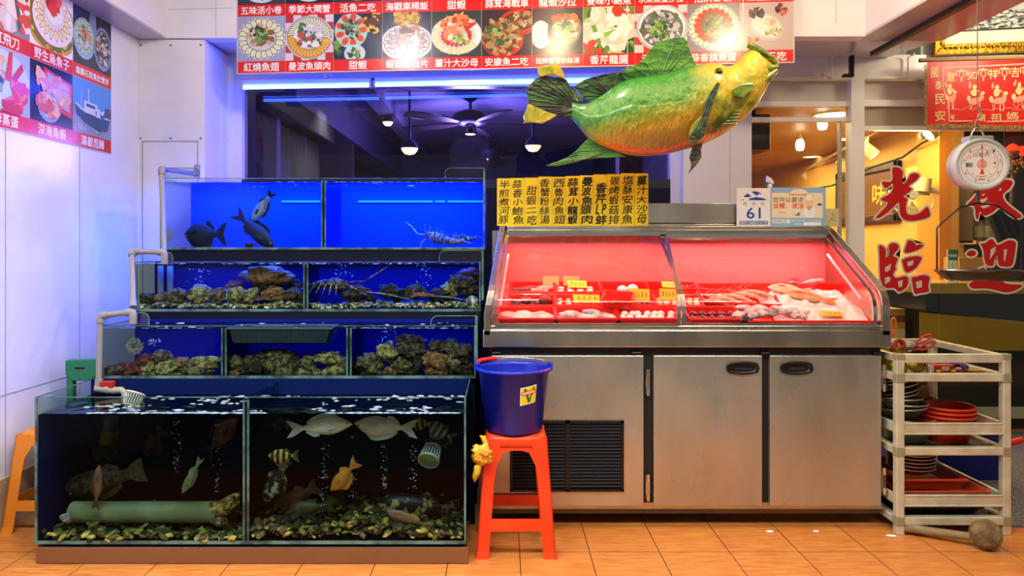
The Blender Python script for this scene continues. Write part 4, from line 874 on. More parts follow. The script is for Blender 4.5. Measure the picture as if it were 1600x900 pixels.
# ---------------------------------------------------------------- printed menu boards
def pr(h): return mat('print_'+h.strip('#'), h, .22)
RED, WHITE = '#d8201c', '#f4f1ee'
class Cell:                                                     # one printed dish picture, every shape clipped to its own rectangle
    def __init__(s, fr, x, y, w, h, bg, seed):
        s.fr, s.x, s.y, s.w, s.h = fr, x, y, w, h; s.mb = MB(); s.k = 1; s.rg = random.Random(seed)
        s.mb.rect(fr, x, y, x+w, y+h, pr(bg), .0004)
    def pts(s, q): return [(min(1, max(0, a))*s.w+s.x, min(1, max(0, b))*s.h+s.y) for a, b in q]
    def poly(s, q, c, step=True):
        s.k += 1
        s.mb.poly([s.fr(a, b,   .0004+.00003*s.k) for a, b in s.pts(q)], pr(c)); return s
    def ell(s, cx, cy, rx, ry, c, rot=0, n=26, jit=0, step=True):
        q = []
        for i in range(n):
            t = 2*math.pi*i/n; j = 1+(s.rg.uniform(-jit, jit) if jit else 0); a, b = rx*math.cos(t)*j, ry*math.sin(t)*j
            q.append((cx+a*math.cos(rot)-b*math.sin(rot), cy+a*math.sin(rot)+b*math.cos(rot)))
        if all(not (0 < a < 1 and 0 < b < 1) for a, b in q): return s
        return s.poly(q, c, step)
    def plate(s, cx, cy, rx, ry, c='#dfe2ea', rim='#b9bed0'):
        return s.ell(cx, cy, rx, ry, rim, n=40).ell(cx, cy, rx*.96, ry*.96, c, n=40).ell(cx, cy, rx*.74, ry*.74, '#cfd3da', n=36)
    def ring(s, cx, cy, rx, ry, n, sz, c, edge=None, a0=0, a1=6.283, asp=.72):
        for i in range(n):
            t = a0+(a1-a0)*i/n; x, y = cx+rx*math.cos(t), cy+ry*math.sin(t)
            if edge: s.ell(x, y, sz, sz*asp, edge, t, 14); s.ell(x, y, sz*.84, sz*asp*.84, c, t, 14)
            else: s.ell(x, y, sz, sz*asp, c, t, 14)
        return s
    def scat(s, cx, cy, rx, ry, n, sz, cols, asp=.5):
        s.k += 1
        for i in range(n):
            t, r = s.rg.uniform(0, 6.283), s.rg.random()**.6; z = sz*s.rg.uniform(.5, 1.3)
            if i % 8 == 0: s.k += 1
            s.ell(cx+rx*r*math.cos(t), cy+ry*r*math.sin(t), z, z*s.rg.uniform(asp*.6, 1), s.rg.choice(cols), s.rg.uniform(0, 3.1), 9, .25, False)
        return s
    def check(s, c, n=7):
        s.k += 1
        for i in range(n):
            for j in range(n):
                if (i+j) % 2: s.poly([(i/n, j/n), ((i+1)/n, j/n), ((i+1)/n, (j+1)/n), (i/n, (j+1)/n)], c, False)
        return s
GR, OR, PK, TN = ['#3f6b34', '#6f9a4c', '#2c4a26', '#8fb065'], ['#d9582c', '#e88a4a', '#c43a20', '#f0b27a'], ['#c9b6b4', '#e6dcd8', '#a98a88', '#d98a72'], ['#a98a5a', '#7d6238', '#c7ac7c', '#5a4426']
def d_fins(c): c.plate(.5, .5, .52, .47); c.ring(.5, .5, .40, .36, 22, .10, '#dfe6c4', '#39502c'); c.scat(.48, .55, .26, .26, 70, .07, TN+['#e0d2b4']); c.scat(.48, .58, .13, .16, 26, .07, GR)
def d_lemon(c): c.check('#b0303c', 6); c.plate(.5, .5, .50, .48); c.ring(.5, .5, .37, .36, 24, .10, '#d8dcc6', '#5a6a48', 0, 3.3); c.ring(.5, .5, .37, .36, 16, .10, '#e2b04c', '#8a6a2c', 3.2, 6.2); c.scat(.5, .55, .27, .26, 60, .075, ['#e9e4e6', '#c8c6d0', '#2f4a34', '#47704a', '#c44a3a', '#ddd']) if False else c.scat(.5, .55, .27, .26, 60, .075, ['#e9e4e6', '#c8c6d0', '#2f4a34', '#47704a', '#c44a3a'])
def d_two(c): c.ell(.36, .62, .34, .38, '#9fd6c8'); c.ring(.36, .64, .24, .28, 9, .10, '#d04a3a', '#e8927c'); c.scat(.36, .66, .17, .2, 50, .05, ['#3a4a30', '#6a7a58', '#1c2a1c', '#a8b090']); c.scat(.8, .8, .2, .2, 30, .07, ['#d8b43a', '#5a3420', '#2a1c18']); c.ell(.44, .12, .22, .2, '#bcd8dc'); c.scat(.44, .12, .14, .12, 20, .05, GR+['#d8dcd0']); c.scat(.08, .2, .12, .2, 16, .06, GR)
def d_mantis(c): c.plate(.5, .34, .54, .40, '#d6d8e2'); c.ring(.5, .34, .40, .28, 24, .08, '#cfd6c0', '#3c4a34'); c.scat(.5, .88, .32, .14, 50, .06, ['#d8c04a', '#a8862a', '#e0a040']); c.ring(.5, .36, .28, .2, 14, .13, '#b3a6b4', '#6f5a6a', asp=.4); c.scat(.5, .40, .24, .2, 40, .07, PK+['#8a5a50']); c.scat(.5, .62, .2, .1, 16, .06, ['#5a3424', '#d88050'])
def d_crabsalad(c): c.plate(.5, .47, .52, .42, '#efeee2'); c.ring(.5, .46, .42, .34, 9, .085, '#efe0a4', '#cdb870', 2.4, 6.0); c.scat(.5, .74, .36, .17, 60, .08, OR); c.ring(.5, .46, .27, .2, 20, .05, '#c93c22'); c.scat(.45, .5, .20, .18, 40, .08, ['#f0ddc8', '#e7b490', '#d98a5c']); c.scat(.58, .36, .14, .1, 26, .05, ['#9fb85a', '#d8d8a0', '#6f9a3c'])
def d_braise(c): c.ell(.75, .72, .4, .28, '#c8321c').ell(.75, .74, .32, .2, '#5a2c1a'); c.scat(.75, .74, .28, .16, 40, .07, TN+['#7a3020']); c.ell(.42, .36, .42, .4, '#bf3226'); c.scat(.4, .42, .36, .40, 130, .07, TN+['#8a7a4c', '#b09a6c']); c.scat(.35, .5, .2, .24, 18, .05, GR)
def d_pot(c): c.ell(.17, .44, .20, .30, '#d5d3d2').ell(.17, .48, .17, .25, '#eceae8'); c.ell(.68, .50, .38, .46, '#15161c', n=40).ell(.68, .54, .31, .36, '#3c4048', n=40).ell(.68, .55, .29, .33, '#8a7a5c', n=40); c.scat(.66, .68, .24, .16, 40, .08, ['#c8542a', '#d8783c', '#a83c20']); c.scat(.68, .5, .22, .24, 50, .07, ['#d9cfb4', '#a89a74', '#e6ddc6']); c.scat(.66, .56, .14, .16, 24, .07, GR)
def d_squid(c): c.scat(.5, .5, .56, .56, 60, .14, ['#5d8a30', '#86b04a', '#36581e', '#b8c880']); c.scat(.5, .55, .5, .5, 34, .19, ['#e8e0cc', '#f2ecdc', '#d8ccb0']); c.scat(.2, .15, .2, .15, 8, .10, ['#c83a28']); c.scat(.7, .85, .2, .1, 8, .09, ['#c83a28']); c.poly([(.35, .42), (.75, .56), (.78, .5), (.4, .34)], '#7ab82c').poly([(.15, .6), (.28, .2), (.36, .22), (.24, .62)], '#5f9a2c'); c.scat(.5, .6, .4, .3, 10, .13, ['#efe8d8', '#f6f1e4'])
def d_soup(c): c.check('#c03a34', 6); c.ell(.52, .52, .50, .50, '#b9bec4', n=40).ell(.52, .53, .45, .45, '#e4e7ea', n=40).ell(.52, .50, .41, .40, '#6a6e6c', n=40); c.scat(.52, .5, .38, .36, 120, .06, ['#8a8c90', '#b9bcc0', '#4c504c', '#d0d2d4', '#5a6a50']); c.scat(.5, .5, .2, .2, 40, .05, GR)
def d_clams(c): c.plate(.5, .52, .50, .50, '#e6e9ec'); c.ring(.5, .52, .40, .40, 26, .09, '#d6dfc4', '#54704c'); c.ring(.5, .54, .29, .29, 18, .09, '#c23a26', '#d9583c'); c.scat(.5, .55, .24, .25, 80, .06, TN+['#8f8a5c', '#6a6a3c']); c.scat(.5, .58, .16, .16, 14, .05, GR)
def d_abalone(c): c.poly([(.0, .0), (.45, .0), (.3, .25), (.0, .3)], '#b8a8a0'); c.ell(.5, .48, .34, .26, '#bfc0bc', -.6).ell(.5, .5, .3, .21, '#dcdcd6', -.6); c.scat(.48, .56, .16, .12, 24, .07, ['#e6d2b8', '#d0a888', '#f0e6d4']); c.scat(.3, .78, .12, .12, 24, .05, ['#3a241e', '#5a3428', '#201614']); c.scat(.78, .84, .1, .12, 20, .05, ['#3a241e', '#5a3428', '#c8705a']); c.scat(.62, .36, .14, .08, 20, .05, ['#b8b878', '#d8d8b0', '#8a8a58']); c.scat(.22, .2, .1, .08, 16, .05, ['#c8602c', '#a84424', '#e0a070'])
DISH = [('紅燒魚翅', '#9aa0c4', d_fins), ('曼波魚頭肉', '#d8cdd8', d_lemon), ('甜蝦', '#22304c', d_two), ('蝦菇排白片', '#2a2c44', d_mantis), ('薑汁大沙母', '#35433e', d_crabsalad), ('安康魚二吃', '#3a2c30', d_braise),
        ('招牌香蟹粉絲湯', '#47282a', d_pot), ('香芹龍腸', '#6a8a3c', d_squid), ('清蒸龍膽', '#e4cfcc', d_soup), ('蒜香旗魚蛋', '#8a7c84', d_clams), ('龍蝦三吃', '#b9a8a2', d_abalone)]
UP = [('五味活小卷', '#3c3a44'), ('季節大閘蟹', '#26262e'), ('活魚二吃', '#3a3038'), ('海戰車稀飯', '#4a5060'), ('甜蝦', '#e2dcdc'), ('蒜茸海戰車', '#5a3a38'), ('龍蝦沙拉', '#a89c94'), ('雙味小鮑魚', '#5a4a48'), ('水果魚蛋沙拉', '#c8bcb8'), ('招牌LP蚌', '#8a6a60'), ('三品拼盤', '#6a5a58')]
def caption(fr, x, y, w, h, txt, parent, off=.02):
    mb = MB().rect(fr, x, y, x+w, y+h, pr(RED), .0004)
    tw = min(w*.86, h*.86*len(txt)*.98); mb.text(fr, txt, x+(w-tw)/2, y+h*.13, x+(w+tw)/2, y+h*.87, pr(WHITE), .001, off, keep=True)
    return mb.build('caption', parent, label=f'red caption strip reading {txt}')
O = Vector((-1.659, 4.612, 2.401)); U = Vector((3.37, -.285, 0)); FB = Fr(O, U, (0, 0, 1))
cw = U.length/11; SH, PH = .072, .282
mboard = thing('menu_board', 'long red and white photo menu board of eleven dishes on the fascia', 'menu board', O)
bb = MB().prism([FB(-.006, -.006, -.02), FB(U.length+.006, -.006, -.02), FB(U.length+.006, .592, -.02), FB(-.006, .592, -.02)], FB.n*.02, mat('board_edge', '#c9c0c4', .3)); bb.build('backing', mboard)
for i in range(11):
    x = i*cw
    txt, bg, fn = DISH[i]
    c = Cell(FB, x+.001, SH, cw-.002, PH, bg, 100+i); fn(c); c.mb.build('dish_photo', mboard, label=f'dish photo above the caption {txt}')
    caption(FB, x+.0006, 0, cw-.0012, SH, txt, mboard)
    txt, bg = UP[i]; caption(FB, x+.0006, SH+PH, cw-.0012, SH, txt, mboard)
    c = Cell(FB, x+.001, 2*SH+PH, cw-.002, .165, bg, 140+i); c.plate(.5, .9, .48, .85); c.scat(.5, .8, .36, .6, 50, .09, [GR, OR, PK, TN][i % 4]+['#ddd6c8']); c.mb.build('dish_photo', mboard)
# poster on the left wall
FL = Fr((WX+.004, 3.19, 1.862), (0, 1, 0), (0, 0, 1))
wposter = thing('menu_poster', 'glossy photo menu poster on the left white wall', 'menu board', (WX, 3.77, 1.862))
MB().box((WX+.0005, 3.185, 1.857), (WX+.004, 4.342, 2.625), mat('board_edge')).build('backing', wposter)
def l_shrimp(c): c.scat(.4, .6, .6, .6, 40, .2, ['#d8cfd2', '#efe6e4', '#c43c30', '#e06a50', '#b9b0c0']); c.poly([(.62, 1), (.72, 1), (.86, .1), (.8, .1)], '#5a5c66'); c.scat(.9, .5, .12, .4, 14, .12, ['#d84a3c', '#e8e0e0'])
def l_roe(c): c.ell(.5, .45, .62, .5, '#c9a548').ell(.5, .45, .56, .44, '#8a6a24'); c.scat(.5, .4, .5, .4, 60, .06, ['#d8c25a', '#a87c28', '#6a7a30']); c.ell(.52, .52, .48, .42, '#e8e4ea').ell(.52, .55, .42, .36, '#f4f1f2'); c.ring(.52, .55, .32, .27, 18, .10, '#e0e0b4', '#c9421c', asp=.45); c.ell(.54, .62, .24, .24, '#d9d6e4').ell(.54, .66, .2, .2, '#ece9f2'); c.scat(.54, .78, .13, .14, 14, .14, ['#d8381c', '#e85a34', '#b82814'], .4)
def l_two(c): c.poly([(.42, 1), (.58, 1), (.6, .6), (.4, .6)], '#7a8aa0'); c.ell(.28, .48, .28, .36, '#8fc0e4').ell(.28, .5, .24, .31, '#bcd8e8'); c.ring(.28, .5, .2, .26, 14, .07, '#b8d0a8', '#2c4a48'); c.scat(.28, .52, .14, .18, 30, .05, ['#6a8a5a', '#d8885a', '#a8b890', '#3a5a3a']); c.ell(.76, .44, .25, .40, '#7c8aa8').ell(.76, .46, .2, .33, '#4a4a58'); c.scat(.76, .46, .17, .3, 60, .05, ['#b8a898', '#8a6a58', '#d8d0c8', '#3c3438'])
def l_lob(c): c.ell(.5, .5, .5, .46, '#c8d8f0'); c.scat(.25, .62, .26, .3, 50, .09, ['#d8d2d0', '#b8b8c0', '#e0b0a0', '#8a9a8a']); c.scat(.3, .4, .2, .2, 30, .08, GR); c.poly([(.55, .5), (.62, .95), (.68, .98), (.66, .5)], '#d83c2c').poly([(.66, .55), (.84, .84), (.88, .74), (.72, .48)], '#c8301f'); c.scat(.8, .3, .14, .2, 14, .12, ['#d8442c', '#e87a5a']); c.scat(.6, .1, .2, .1, 12, .1, ['#c83a2c'])
def l_crab(c): c.poly([(.3, .95), (.98, .8), (.98, .2), (.4, .3)], '#d8342c').poly([(.38, .88), (.92, .76), (.92, .3), (.46, .38)], '#b8a8b0'); c.scat(.64, .58, .24, .24, 50, .09, ['#e0a88a', '#d87858', '#c8b0a8', '#f0c8a0'], .3); c.ell(.42, .28, .26, .26, '#7aa8e4').ell(.42, .3, .22, .2, '#d8e0ec'); c.scat(.42, .32, .2, .18, 30, .12, ['#e0905a', '#f0b888', '#c8644a'], .3); c.scat(.2, .72, .14, .1, 8, .14, ['#e8b890', '#d88860'], .3)
def l_boat(c): c.poly([(0, .42), (1, .42), (1, 1), (0, 1)], '#4f94dc'); c.poly([(0, 0), (1, 0), (1, .34), (0, .3)], '#8a98a4'); c.poly([(.8, .40), (1, .42), (1, .62), (.84, .60)], '#4a5060'); c.poly([(.04, .52), (.2, .42), (.7, .36), (.98, .42), (.9, .16), (.7, .1), (.3, .2), (.08, .32)], '#24466e'); c.poly([(.06, .50), (.3, .40), (.96, .38), (.96, .41), (.3, .44), (.06, .54)], '#d0dcea'); c.poly([(.28, .44), (.62, .42), (.62, .6), (.28, .62)], '#d4dce8').poly([(.33, .52), (.56, .51), (.56, .57), (.33, .58)], '#34506c'); c.poly([(.38, .6), (.4, .6), (.4, .86), (.38, .86)], '#dfe6ee').poly([(.2, .5), (.215, .5), (.215, .74), (.2, .74)], '#c4d0dc'); c.scat(.7, .44, .2, .05, 14, .05, ['#2a64b8', '#c8d4e0', '#e0e4e8']); c.scat(.4, .1, .4, .08, 12, .05, ['#a8b0b4', '#7a868c'])
ccol = [(0, .40), (.40, .361), (.761, .385)]
for r_, (y0, cells) in enumerate(((0, (('芙蓉蒸蛋', '#a8b8dc', l_lob), ('深海角蝦', '#10131c', l_crab), ('滿載而歸', '#7a8ca0', l_boat))), (.374, (('喉.紅飛刀', '#8a8690', l_shrimp), ('野生烏魚子', '#efeef4', l_roe), ('龍膽石斑魚肚雙拼', '#232a34', l_two))))):
    for j, (txt, bg, fn) in enumerate(cells):
        x, wd = ccol[j]; c = Cell(FL, x+.001, y0+.074, wd-.002, .298 if r_ == 0 else .312, bg, 200+r_*3+j); fn(c); c.mb.build('dish_photo', wposter, label=f'photo above the caption {txt}')
        caption(FL, x+.0006, y0, wd-.0012, .074, txt, wposter)

# ---------------------------------------------------------------- yellow hand-written strips along the top of the refrigerator
strips = ['半煎煮河豚', '蒜香小鮑魚', '甜蝦二吃', '香蟹粉絲湯', '西魯肉魚翅', '蒜茸小龍蝦', '曼波魚頭肉', '香芹LP蚌', '碳烤蝦菇排', '塩酥安康魚', '薑汁大沙母']
yel = mat('yellow_paper', '#f6d012', .55, col2='#efc40c', scale=5); ink = mat('black_ink', '#14100a', .5); ink_br = mat('brown_ink', '#4a2a08', .5)
sx = -.030; sw = .0765
for i, s in enumerate(strips):
    x0 = sx+i*sw; top = 1.690+.003*i+rnd.uniform(-.002, .004); bt = 1.427+rnd.uniform(0, .002)
    t = thing('paper_strip', f'yellow paper strip hand-written {s} standing above the display glass', 'paper menu strip', (x0+sw/2, 4.09, bt), 'yellow hand-written menu strips')
    MB().box((x0, 4.088+.0008*(i % 2), bt), (x0+sw-.0012, 4.0895+.0008*(i % 2), top), yel).build('paper', t)
    fr = Fr((x0, 4.0875+.0008*(i % 2), bt), (1, 0, 0), (0, 0, 1)); mb = MB()
    ch = ['L P' if c == 'L' else c for c in s if c != 'P']; n = len(ch); H = (top-bt)*.93; pad = (top-bt)*.035
    if n == 4: H *= .88; pad *= .6
    for k, c in enumerate(ch):
        cy = pad+H*(1-(k+.5)/n); hh = min(H/n*.92, .058); ww = sw*rnd.uniform(.66, .80); cx = sw/2+rnd.uniform(-.004, .005)
        if c in '二': hh *= .55
        if c in '小大': hh *= .8
        mb.text(fr, c, cx-ww/2, cy-hh/2, cx+ww/2, cy+hh/2, ink_br if i == 2 and k < 2 else ink, .0003, .03 if i in (5, 6, 7) else .012, shear=rnd.uniform(.08, .22), rot=rnd.uniform(.02, .10))
    mb.build('handwriting', t)
# house-number plate
t = thing('number_plate', 'white house-number plate 61 leaning on the refrigerator top', 'sign', P(1177, 355, 4.07)); a, b = P(1151, 355, 4.07), P(1204, 294, 4.07)
wpl = mat('plate_white', '#e6e8e4', .3); blu = mat('sign_blue', '#1c3f9c', .4); greyt = mat('grey_sign_ink', '#8a90a8', .5)
MB().box((a.x, 4.068, a.z), (b.x, 4.074, b.z), wpl).build('plate', t, bevel=.002)
W, H = b.x-a.x, b.z-a.z; fr = Fr((a.x, 4.068, a.z), (1, 0, 0), (0, 0, 1)); mb = MB()
mb.text(fr, '61', W*.29, H*.22, W*.70, H*.50, blu, .0006, .012)
for k, c in enumerate('漁港路'): mb.text(fr, c, W*(.18+.26*k), H*.555, W*(.30+.26*k), H*.65, greyt, .0006)
for k, c in enumerate('彌陀鎮南安里'):
    x = W*(.08+.138*k+(.02 if k > 2 else 0)); mb.rect(fr, x, H*.065, x+W*.128, H*.165, blu, .0006); mb.text(fr, c, x+W*.012, H*.072, x+W*.116, H*.158, wpl, .001)
mb.poly([fr(W*x, H*y, .0006) for x, y in ((.34, .69), (.86, .69), (.86, .72), (.74, .75), (.60, .765), (.57, .785), (.52, .755), (.40, .745))], blu)
mb.poly([fr(W*x, H*y, .0006) for x, y in ((.20, .77), (.24, .82), (.36, .88), (.34, .84), (.44, .80), (.36, .77))], blu)
mb.poly([fr(W*x, H*y, .0006) for x, y in ((.38, .89), (.50, .92), (.62, .91), (.74, .85), (.70, .84), (.60, .87), (.66, .82), (.58, .81), (.50, .86), (.44, .90))], blu)
mb.poly([fr(W*x, H*y, .0006) for x, y in ((.14, .70), (.18, .715), (.22, .70), (.18, .69))], ink)
mb.build('lettering', t)
mb = MB()
for (x0, y0, x1, y1) in ((.03, .03, .97, .035), (.03, .965, .97, .97), (.03, .03, .037, .97), (.963, .03, .97, .97)): mb.rect(fr, W*x0, H*y0, W*x1, H*y1, mat('emboss_grey', '#c9cdc8', .4), .0005)
for k in range(16):
    a0, a1 = math.pi*k/16, math.pi*(k+1)/16; mb.stroke(fr, [(W*(.5+.42*math.cos(a0)), H*(.66+.29*math.sin(a0))), (W*(.5+.42*math.cos(a1)), H*(.66+.29*math.sin(a1)))], .0018, mat('emboss_grey'), .0005)
mb.build('embossed_border', t)
# salt notice card
t = thing('notice_card', 'light blue and cream notice card about less salt and oil, right of the number plate', 'sign', P(1247, 355, 4.08)); a, b = P(1203, 354, 4.082), P(1290, 293, 4.082)
lb = mat('card_blue', '#86b4dc', .4); cream = mat('card_cream', '#ecdcb8', .5); br_ = mat('card_brown', '#5a4630', .5); orr = mat('card_orange', '#e0603c', .5); wht = mat('card_white', '#f2f0ea', .5)
MB().box((a.x, 4.08, a.z), (b.x, 4.083, b.z), lb).build('card', t)
W, H = b.x-a.x, b.z-a.z; fr = Fr((a.x, 4.08, a.z), (1, 0, 0), (0, 0, 1)); mb = MB()
mb.disc(fr, W*.52, H*.86, W*.15, H*.10, cream, .0003); mb.rect(fr, W*.03, H*.22, W*.95, H*.86, cream, .0005)
mb.text(fr, '您可以要求', W*.05, H*.62, W*.60, H*.75, br_, .001, .008); mb.text(fr, '減鹽、減油', W*.05, H*.46, W*.60, H*.60, orr, .001, .014)
mb.text(fr, '守護您的健康', W*.33, H*.785, W*.66, H*.84, mat('card_tan', '#b8844c', .5), .001, .01)
mb.rect(fr, W*.14, H*.335, W*.28, H*.375, mat('card_pale_blue', '#b8cad0', .5), .0008); mb.rect(fr, W*.04, H*.09, W*.36, H*.18, wht, .0008); mb.rect(fr, W*.60, H*.03, W*.92, H*.11, wht, .0008)
mb.text(fr, '健康飲食', W*.06, H*.11, W*.30, H*.165, br_, .001); mb.text(fr, '衛生局關心您的健康', W*.38, H*.125, W*.92, H*.18, wht, .0008); mb.text(fr, '主辦人', W*.42, H*.04, W*.57, H*.10, wht, .0008)
for q in ([(.04, .27), (.24, .27)], [(.04, .25), (.28, .25)]): mb.stroke(fr, [(W*x, H*y) for x, y in q], .0012, mat('card_pale_blue'), .0008)
mb.build('print', t)
mb = MB(); sk = mat('cook_skin', '#ecd0a8', .5); ln = mat('cook_line', '#7a6a58', .5)
mb.disc(fr, W*.70, H*.78, W*.075, H*.045, ln, .0008).disc(fr, W*.70, H*.78, W*.07, H*.04, wht, .001).rect(fr, W*.655, H*.68, W*.745, H*.76, wht, .0012).disc(fr, W*.70, H*.615, W*.062, H*.072, ln, .0012).disc(fr, W*.70, H*.615, W*.057, H*.066, sk, .0014)
mb.poly([fr(W*x, H*y, .0014) for x, y in ((.62, .23), (.80, .23), (.82, .42), (.77, .52), (.65, .52), (.60, .42))], wht).poly([fr(W*x, H*y, .0016) for x, y in ((.64, .52), (.76, .52), (.72, .42), (.68, .42))], mat('scarf_pink', '#dc8a78', .5))
for x in (.68, .72): mb.disc(fr, W*x, H*.62, W*.006, H*.01, ink, .0018, 8)
for x in (.68, .73):
    for y in (.29, .35): mb.disc(fr, W*x, H*y, W*.006, H*.008, ln, .0018, 8)
mb.stroke(fr, [(W*.80, H*.45), (W*.86, H*.42), (W*.89, H*.52)], .004, wht, .0014).stroke(fr, [(W*.60, H*.42), (W*.58, H*.30), (W*.52, H*.28)], .004, wht, .0014)
pl_ = mat('plate_blue', '#4a6a8c', .5); mb.disc(fr, W*.89, H*.555, W*.05, H*.016, pl_, .0016).disc(fr, W*.89, H*.57, W*.035, H*.022, mat('steak_dark', '#33404a', .5), .0018).disc(fr, W*.49, H*.295, W*.055, H*.014, pl_, .0016).rect(fr, W*.465, H*.30, W*.49, H*.42, wht, .0014).disc(fr, W*.51, H*.33, W*.022, H*.03, pl_, .0018)
mb.build('cook_drawing', t, label='drawing of a cook in a white hat')
a, b = P(1287, 354, 4.09), P(1311, 326, 4.09)
t = thing('paper_sheet', 'faded cream sheet with a scribble behind the right end of the refrigerator', 'paper', a); fr = Fr((a.x, 4.09, a.z), (1, 0, 0), (0, 0, 1))
MB().box((a.x, 4.09, a.z), (b.x, 4.0915, b.z), mat('faded_sheet', '#c9bd84', .6)).build('sheet', t)
MB().stroke(fr, [(.025, .02), (.045, .05), (.05, .075), (.06, .05), (.04, .04), (.07, .03)], .0025, mat('scribble_ink', '#7a7444', .6)).build('scribble', t)
# spray bottle
t = thing('spray_bottle', 'green spray bottle with white trigger head behind the number plate', 'bottle', P(1202, 318, 4.125))
c = P(1203, 318, 4.127); gb_ = mat('green_bottle', '#1d7a4a', .25); wt = mat('trigger_white', '#e6e2ee', .35)
MB().lathe([(0, 0), (.024, .0), (.026, .01), (.026, .055), (.016, .082), (.012, .088)], c+Vector((0, 0, .0)), gb_, 20).build('bottle', t)
MB().lathe([(.013, .083), (.013, .105), (.008, .11)], c, wt, 16).prism([c+Vector(v) for v in ((-.022, -.008, .12), (.02, -.008, .108), (.022, -.008, .118), (.006, -.008, .142), (-.020, -.008, .155))], (0, .016, 0), wt).build('spray_head', t, bevel=.002)
MB().prism([c+Vector(v) for v in ((-.020, -.006, .125), (-.012, -.006, .12), (-.020, -.006, .085), (-.030, -.006, .075))], (0, .012, 0), gb_).build('trigger', t, bevel=.002)
# ---------------------------------------------------------------- food in the display case
SL = math.atan2(.18, .53)
def Q(x, d, h=0.): return Vector((x, 3.47+d*math.cos(SL)-h*math.sin(SL), .926+d*math.sin(SL)+h*math.cos(SL)))
SM = Matrix.Rotation(SL, 3, 'X')
def tray(label, x0, x1, d0, d1, h, m=red_pl, group='red trays in the display case', lift=0., name='food_tray', yaw=0.):
    t = thing(name, label, 'tray', (0, 0, 0), group); cx, cy = (x1-x0)/2, (d1-d0)/2; e = .006; f_ = .86
    out = [(-cx, -cy), (cx, -cy), (cx, cy), (-cx, cy)]; mb = MB()
    o0 = [Vector((x*f_, y*f_, 0)) for x, y in out]; o1 = [Vector((x, y, h)) for x, y in out]; i1 = [Vector((x-math.copysign(e, x), y-math.copysign(e, y), h)) for x, y in out]; i0 = [Vector((x*f_-math.copysign(e, x), y*f_-math.copysign(e, y), .004)) for x, y in out]
    vs = o0+o1+i1+i0; fs = [(3, 2, 1, 0), (12, 13, 14, 15)]
    for k in range(4):
        j = (k+1) % 4; fs += [(k, j, 4+j, 4+k), (4+k, 4+j, 8+j, 8+k), (8+k, 8+j, 12+j, 12+k)]
    mb.add(vs, fs, m).build('body', t)
    r = MB()
    for (ax, ay), (bx, by) in zip(out, out[1:]+out[:1]): r.tube([(ax, ay, h), (bx, by, h)], .0055, m, 8)
    r.build('rim', t)
    t.location = Q((x0+x1)/2, (d0+d1)/2, lift); t.rotation_euler = (SM @ Matrix.Rotation(yaw, 3, 'Z')).to_euler(); return t
def X_(px, d): return (px-785)/1150*(3.47+d*math.cos(SL))
for lb, a, b in (('red tray of pale fillets, front left in the left case', 779, 866), ('red tray of squid, front centre in the left case', 868, 962), ('red tray of white scallops, front right in the left case', 965, 1058)): tray(lb, X_(a, .08), X_(b, .08), .015, .150, .042)
for lb, a, b in (('red tray of dark crabs, second row left in the left case', 796, 866), ('red tray behind the squid, second row of the left case', 868, 938), ('red tray with a standing yellow card, second row centre right of the left case', 978, 1022), ('red tray of pale clams, second row right end of the left case', 1024, 1058)): tray(lb, X_(a, .24), X_(b, .24), .172, .315, .042)
for lb, a, b in (('red tray at the back left corner of the left case', 798, 866), ('red tray with a yellow card in the back row of the left case', 868, 936), ('red tray holding two white balls in the back row of the left case', 940, 1010), ('red tray at the back right corner of the left case', 1012, 1050)): tray(lb, X_(a, .42), X_(b, .42), .345, .49, .042)
tray('small red box lying across two trays in the left case', X_(942, .16), X_(988, .16), .115, .245, .04, lift=.048, yaw=R(-14))
tray('dark-filled red tray at the front left of the right case', X_(1072, .08), X_(1154, .08), .015, .16, .040)
tray('wide red tray under the ice at the front right of the right case', X_(1160, .1), X_(1356, .1), .012, .36, .030)
tray('oval red basket of long shrimps in the middle of the right case', X_(1096, .26), X_(1212, .26), .19, .36, .045, yaw=R(-6))
tray('small red tray of dark shells at the back left of the right case', X_(1048, .46), X_(1084, .46), .40, .49, .040)
tray('red tray along the back of the right case', X_(1092, .45), X_(1330, .45), .385, .495, .03)
tray('red tray of pale whelks beside the divider in the right case', X_(1070, .24), X_(1094, .24), .175, .31, .04)
fw = mat('pale_fish_flesh', '#e8cfc4', .35, col2='#cfae a6'.replace(' ', ''), scale=20, bump=.4); fq_ = mat('squid_flesh', '#e6d0cc', .3, col2='#b39490', scale=16); fb_ = mat('scallop_ball', '#f0dcd4', .35); fdark = mat('dark_seafood', '#241418', .35, col2='#5a343a', scale=30)
fgrey = mat('grey_seafood', '#8a7a7c', .35, col2='#c8b8b4', scale=25); fsh = mat('shrimp_shell', '#c88a6a', .4, col2='#e0b49a', scale=40); fclam = mat('pale_clam', '#d8c8a4', .45, col2='#a8946c', scale=30)
nf = [0]
def lump(name, cat, label, px, d, h, rx, ry, rz, m, rot=0., amp=.15, group=None, sub=3):
    nf[0] += 1; M = SM @ Matrix.Rotation(rot, 3, 'Z')
    return MB().blob(Q(X_(px, d), d, h), (rx, ry, rz), m, sub, amp, 1.6, nf[0]*5, M).build(name, label=label, cat=cat, group=group)
g = 'pale fillets in the front left tray'
for i, (px, d, rt) in enumerate(((792, .09, .2), (806, .06, -.2), (818, .10, .1), (832, .07, .3), (846, .09, -.2), (854, .055, .1), (824, .045, .0))): lump('fish_fillet', 'fillet', 'pale pink fish fillet in the front left red tray of the left case', px, d, .030, .045, .026, .016, fw, rt, group=g)
g = 'squid in the front centre tray'
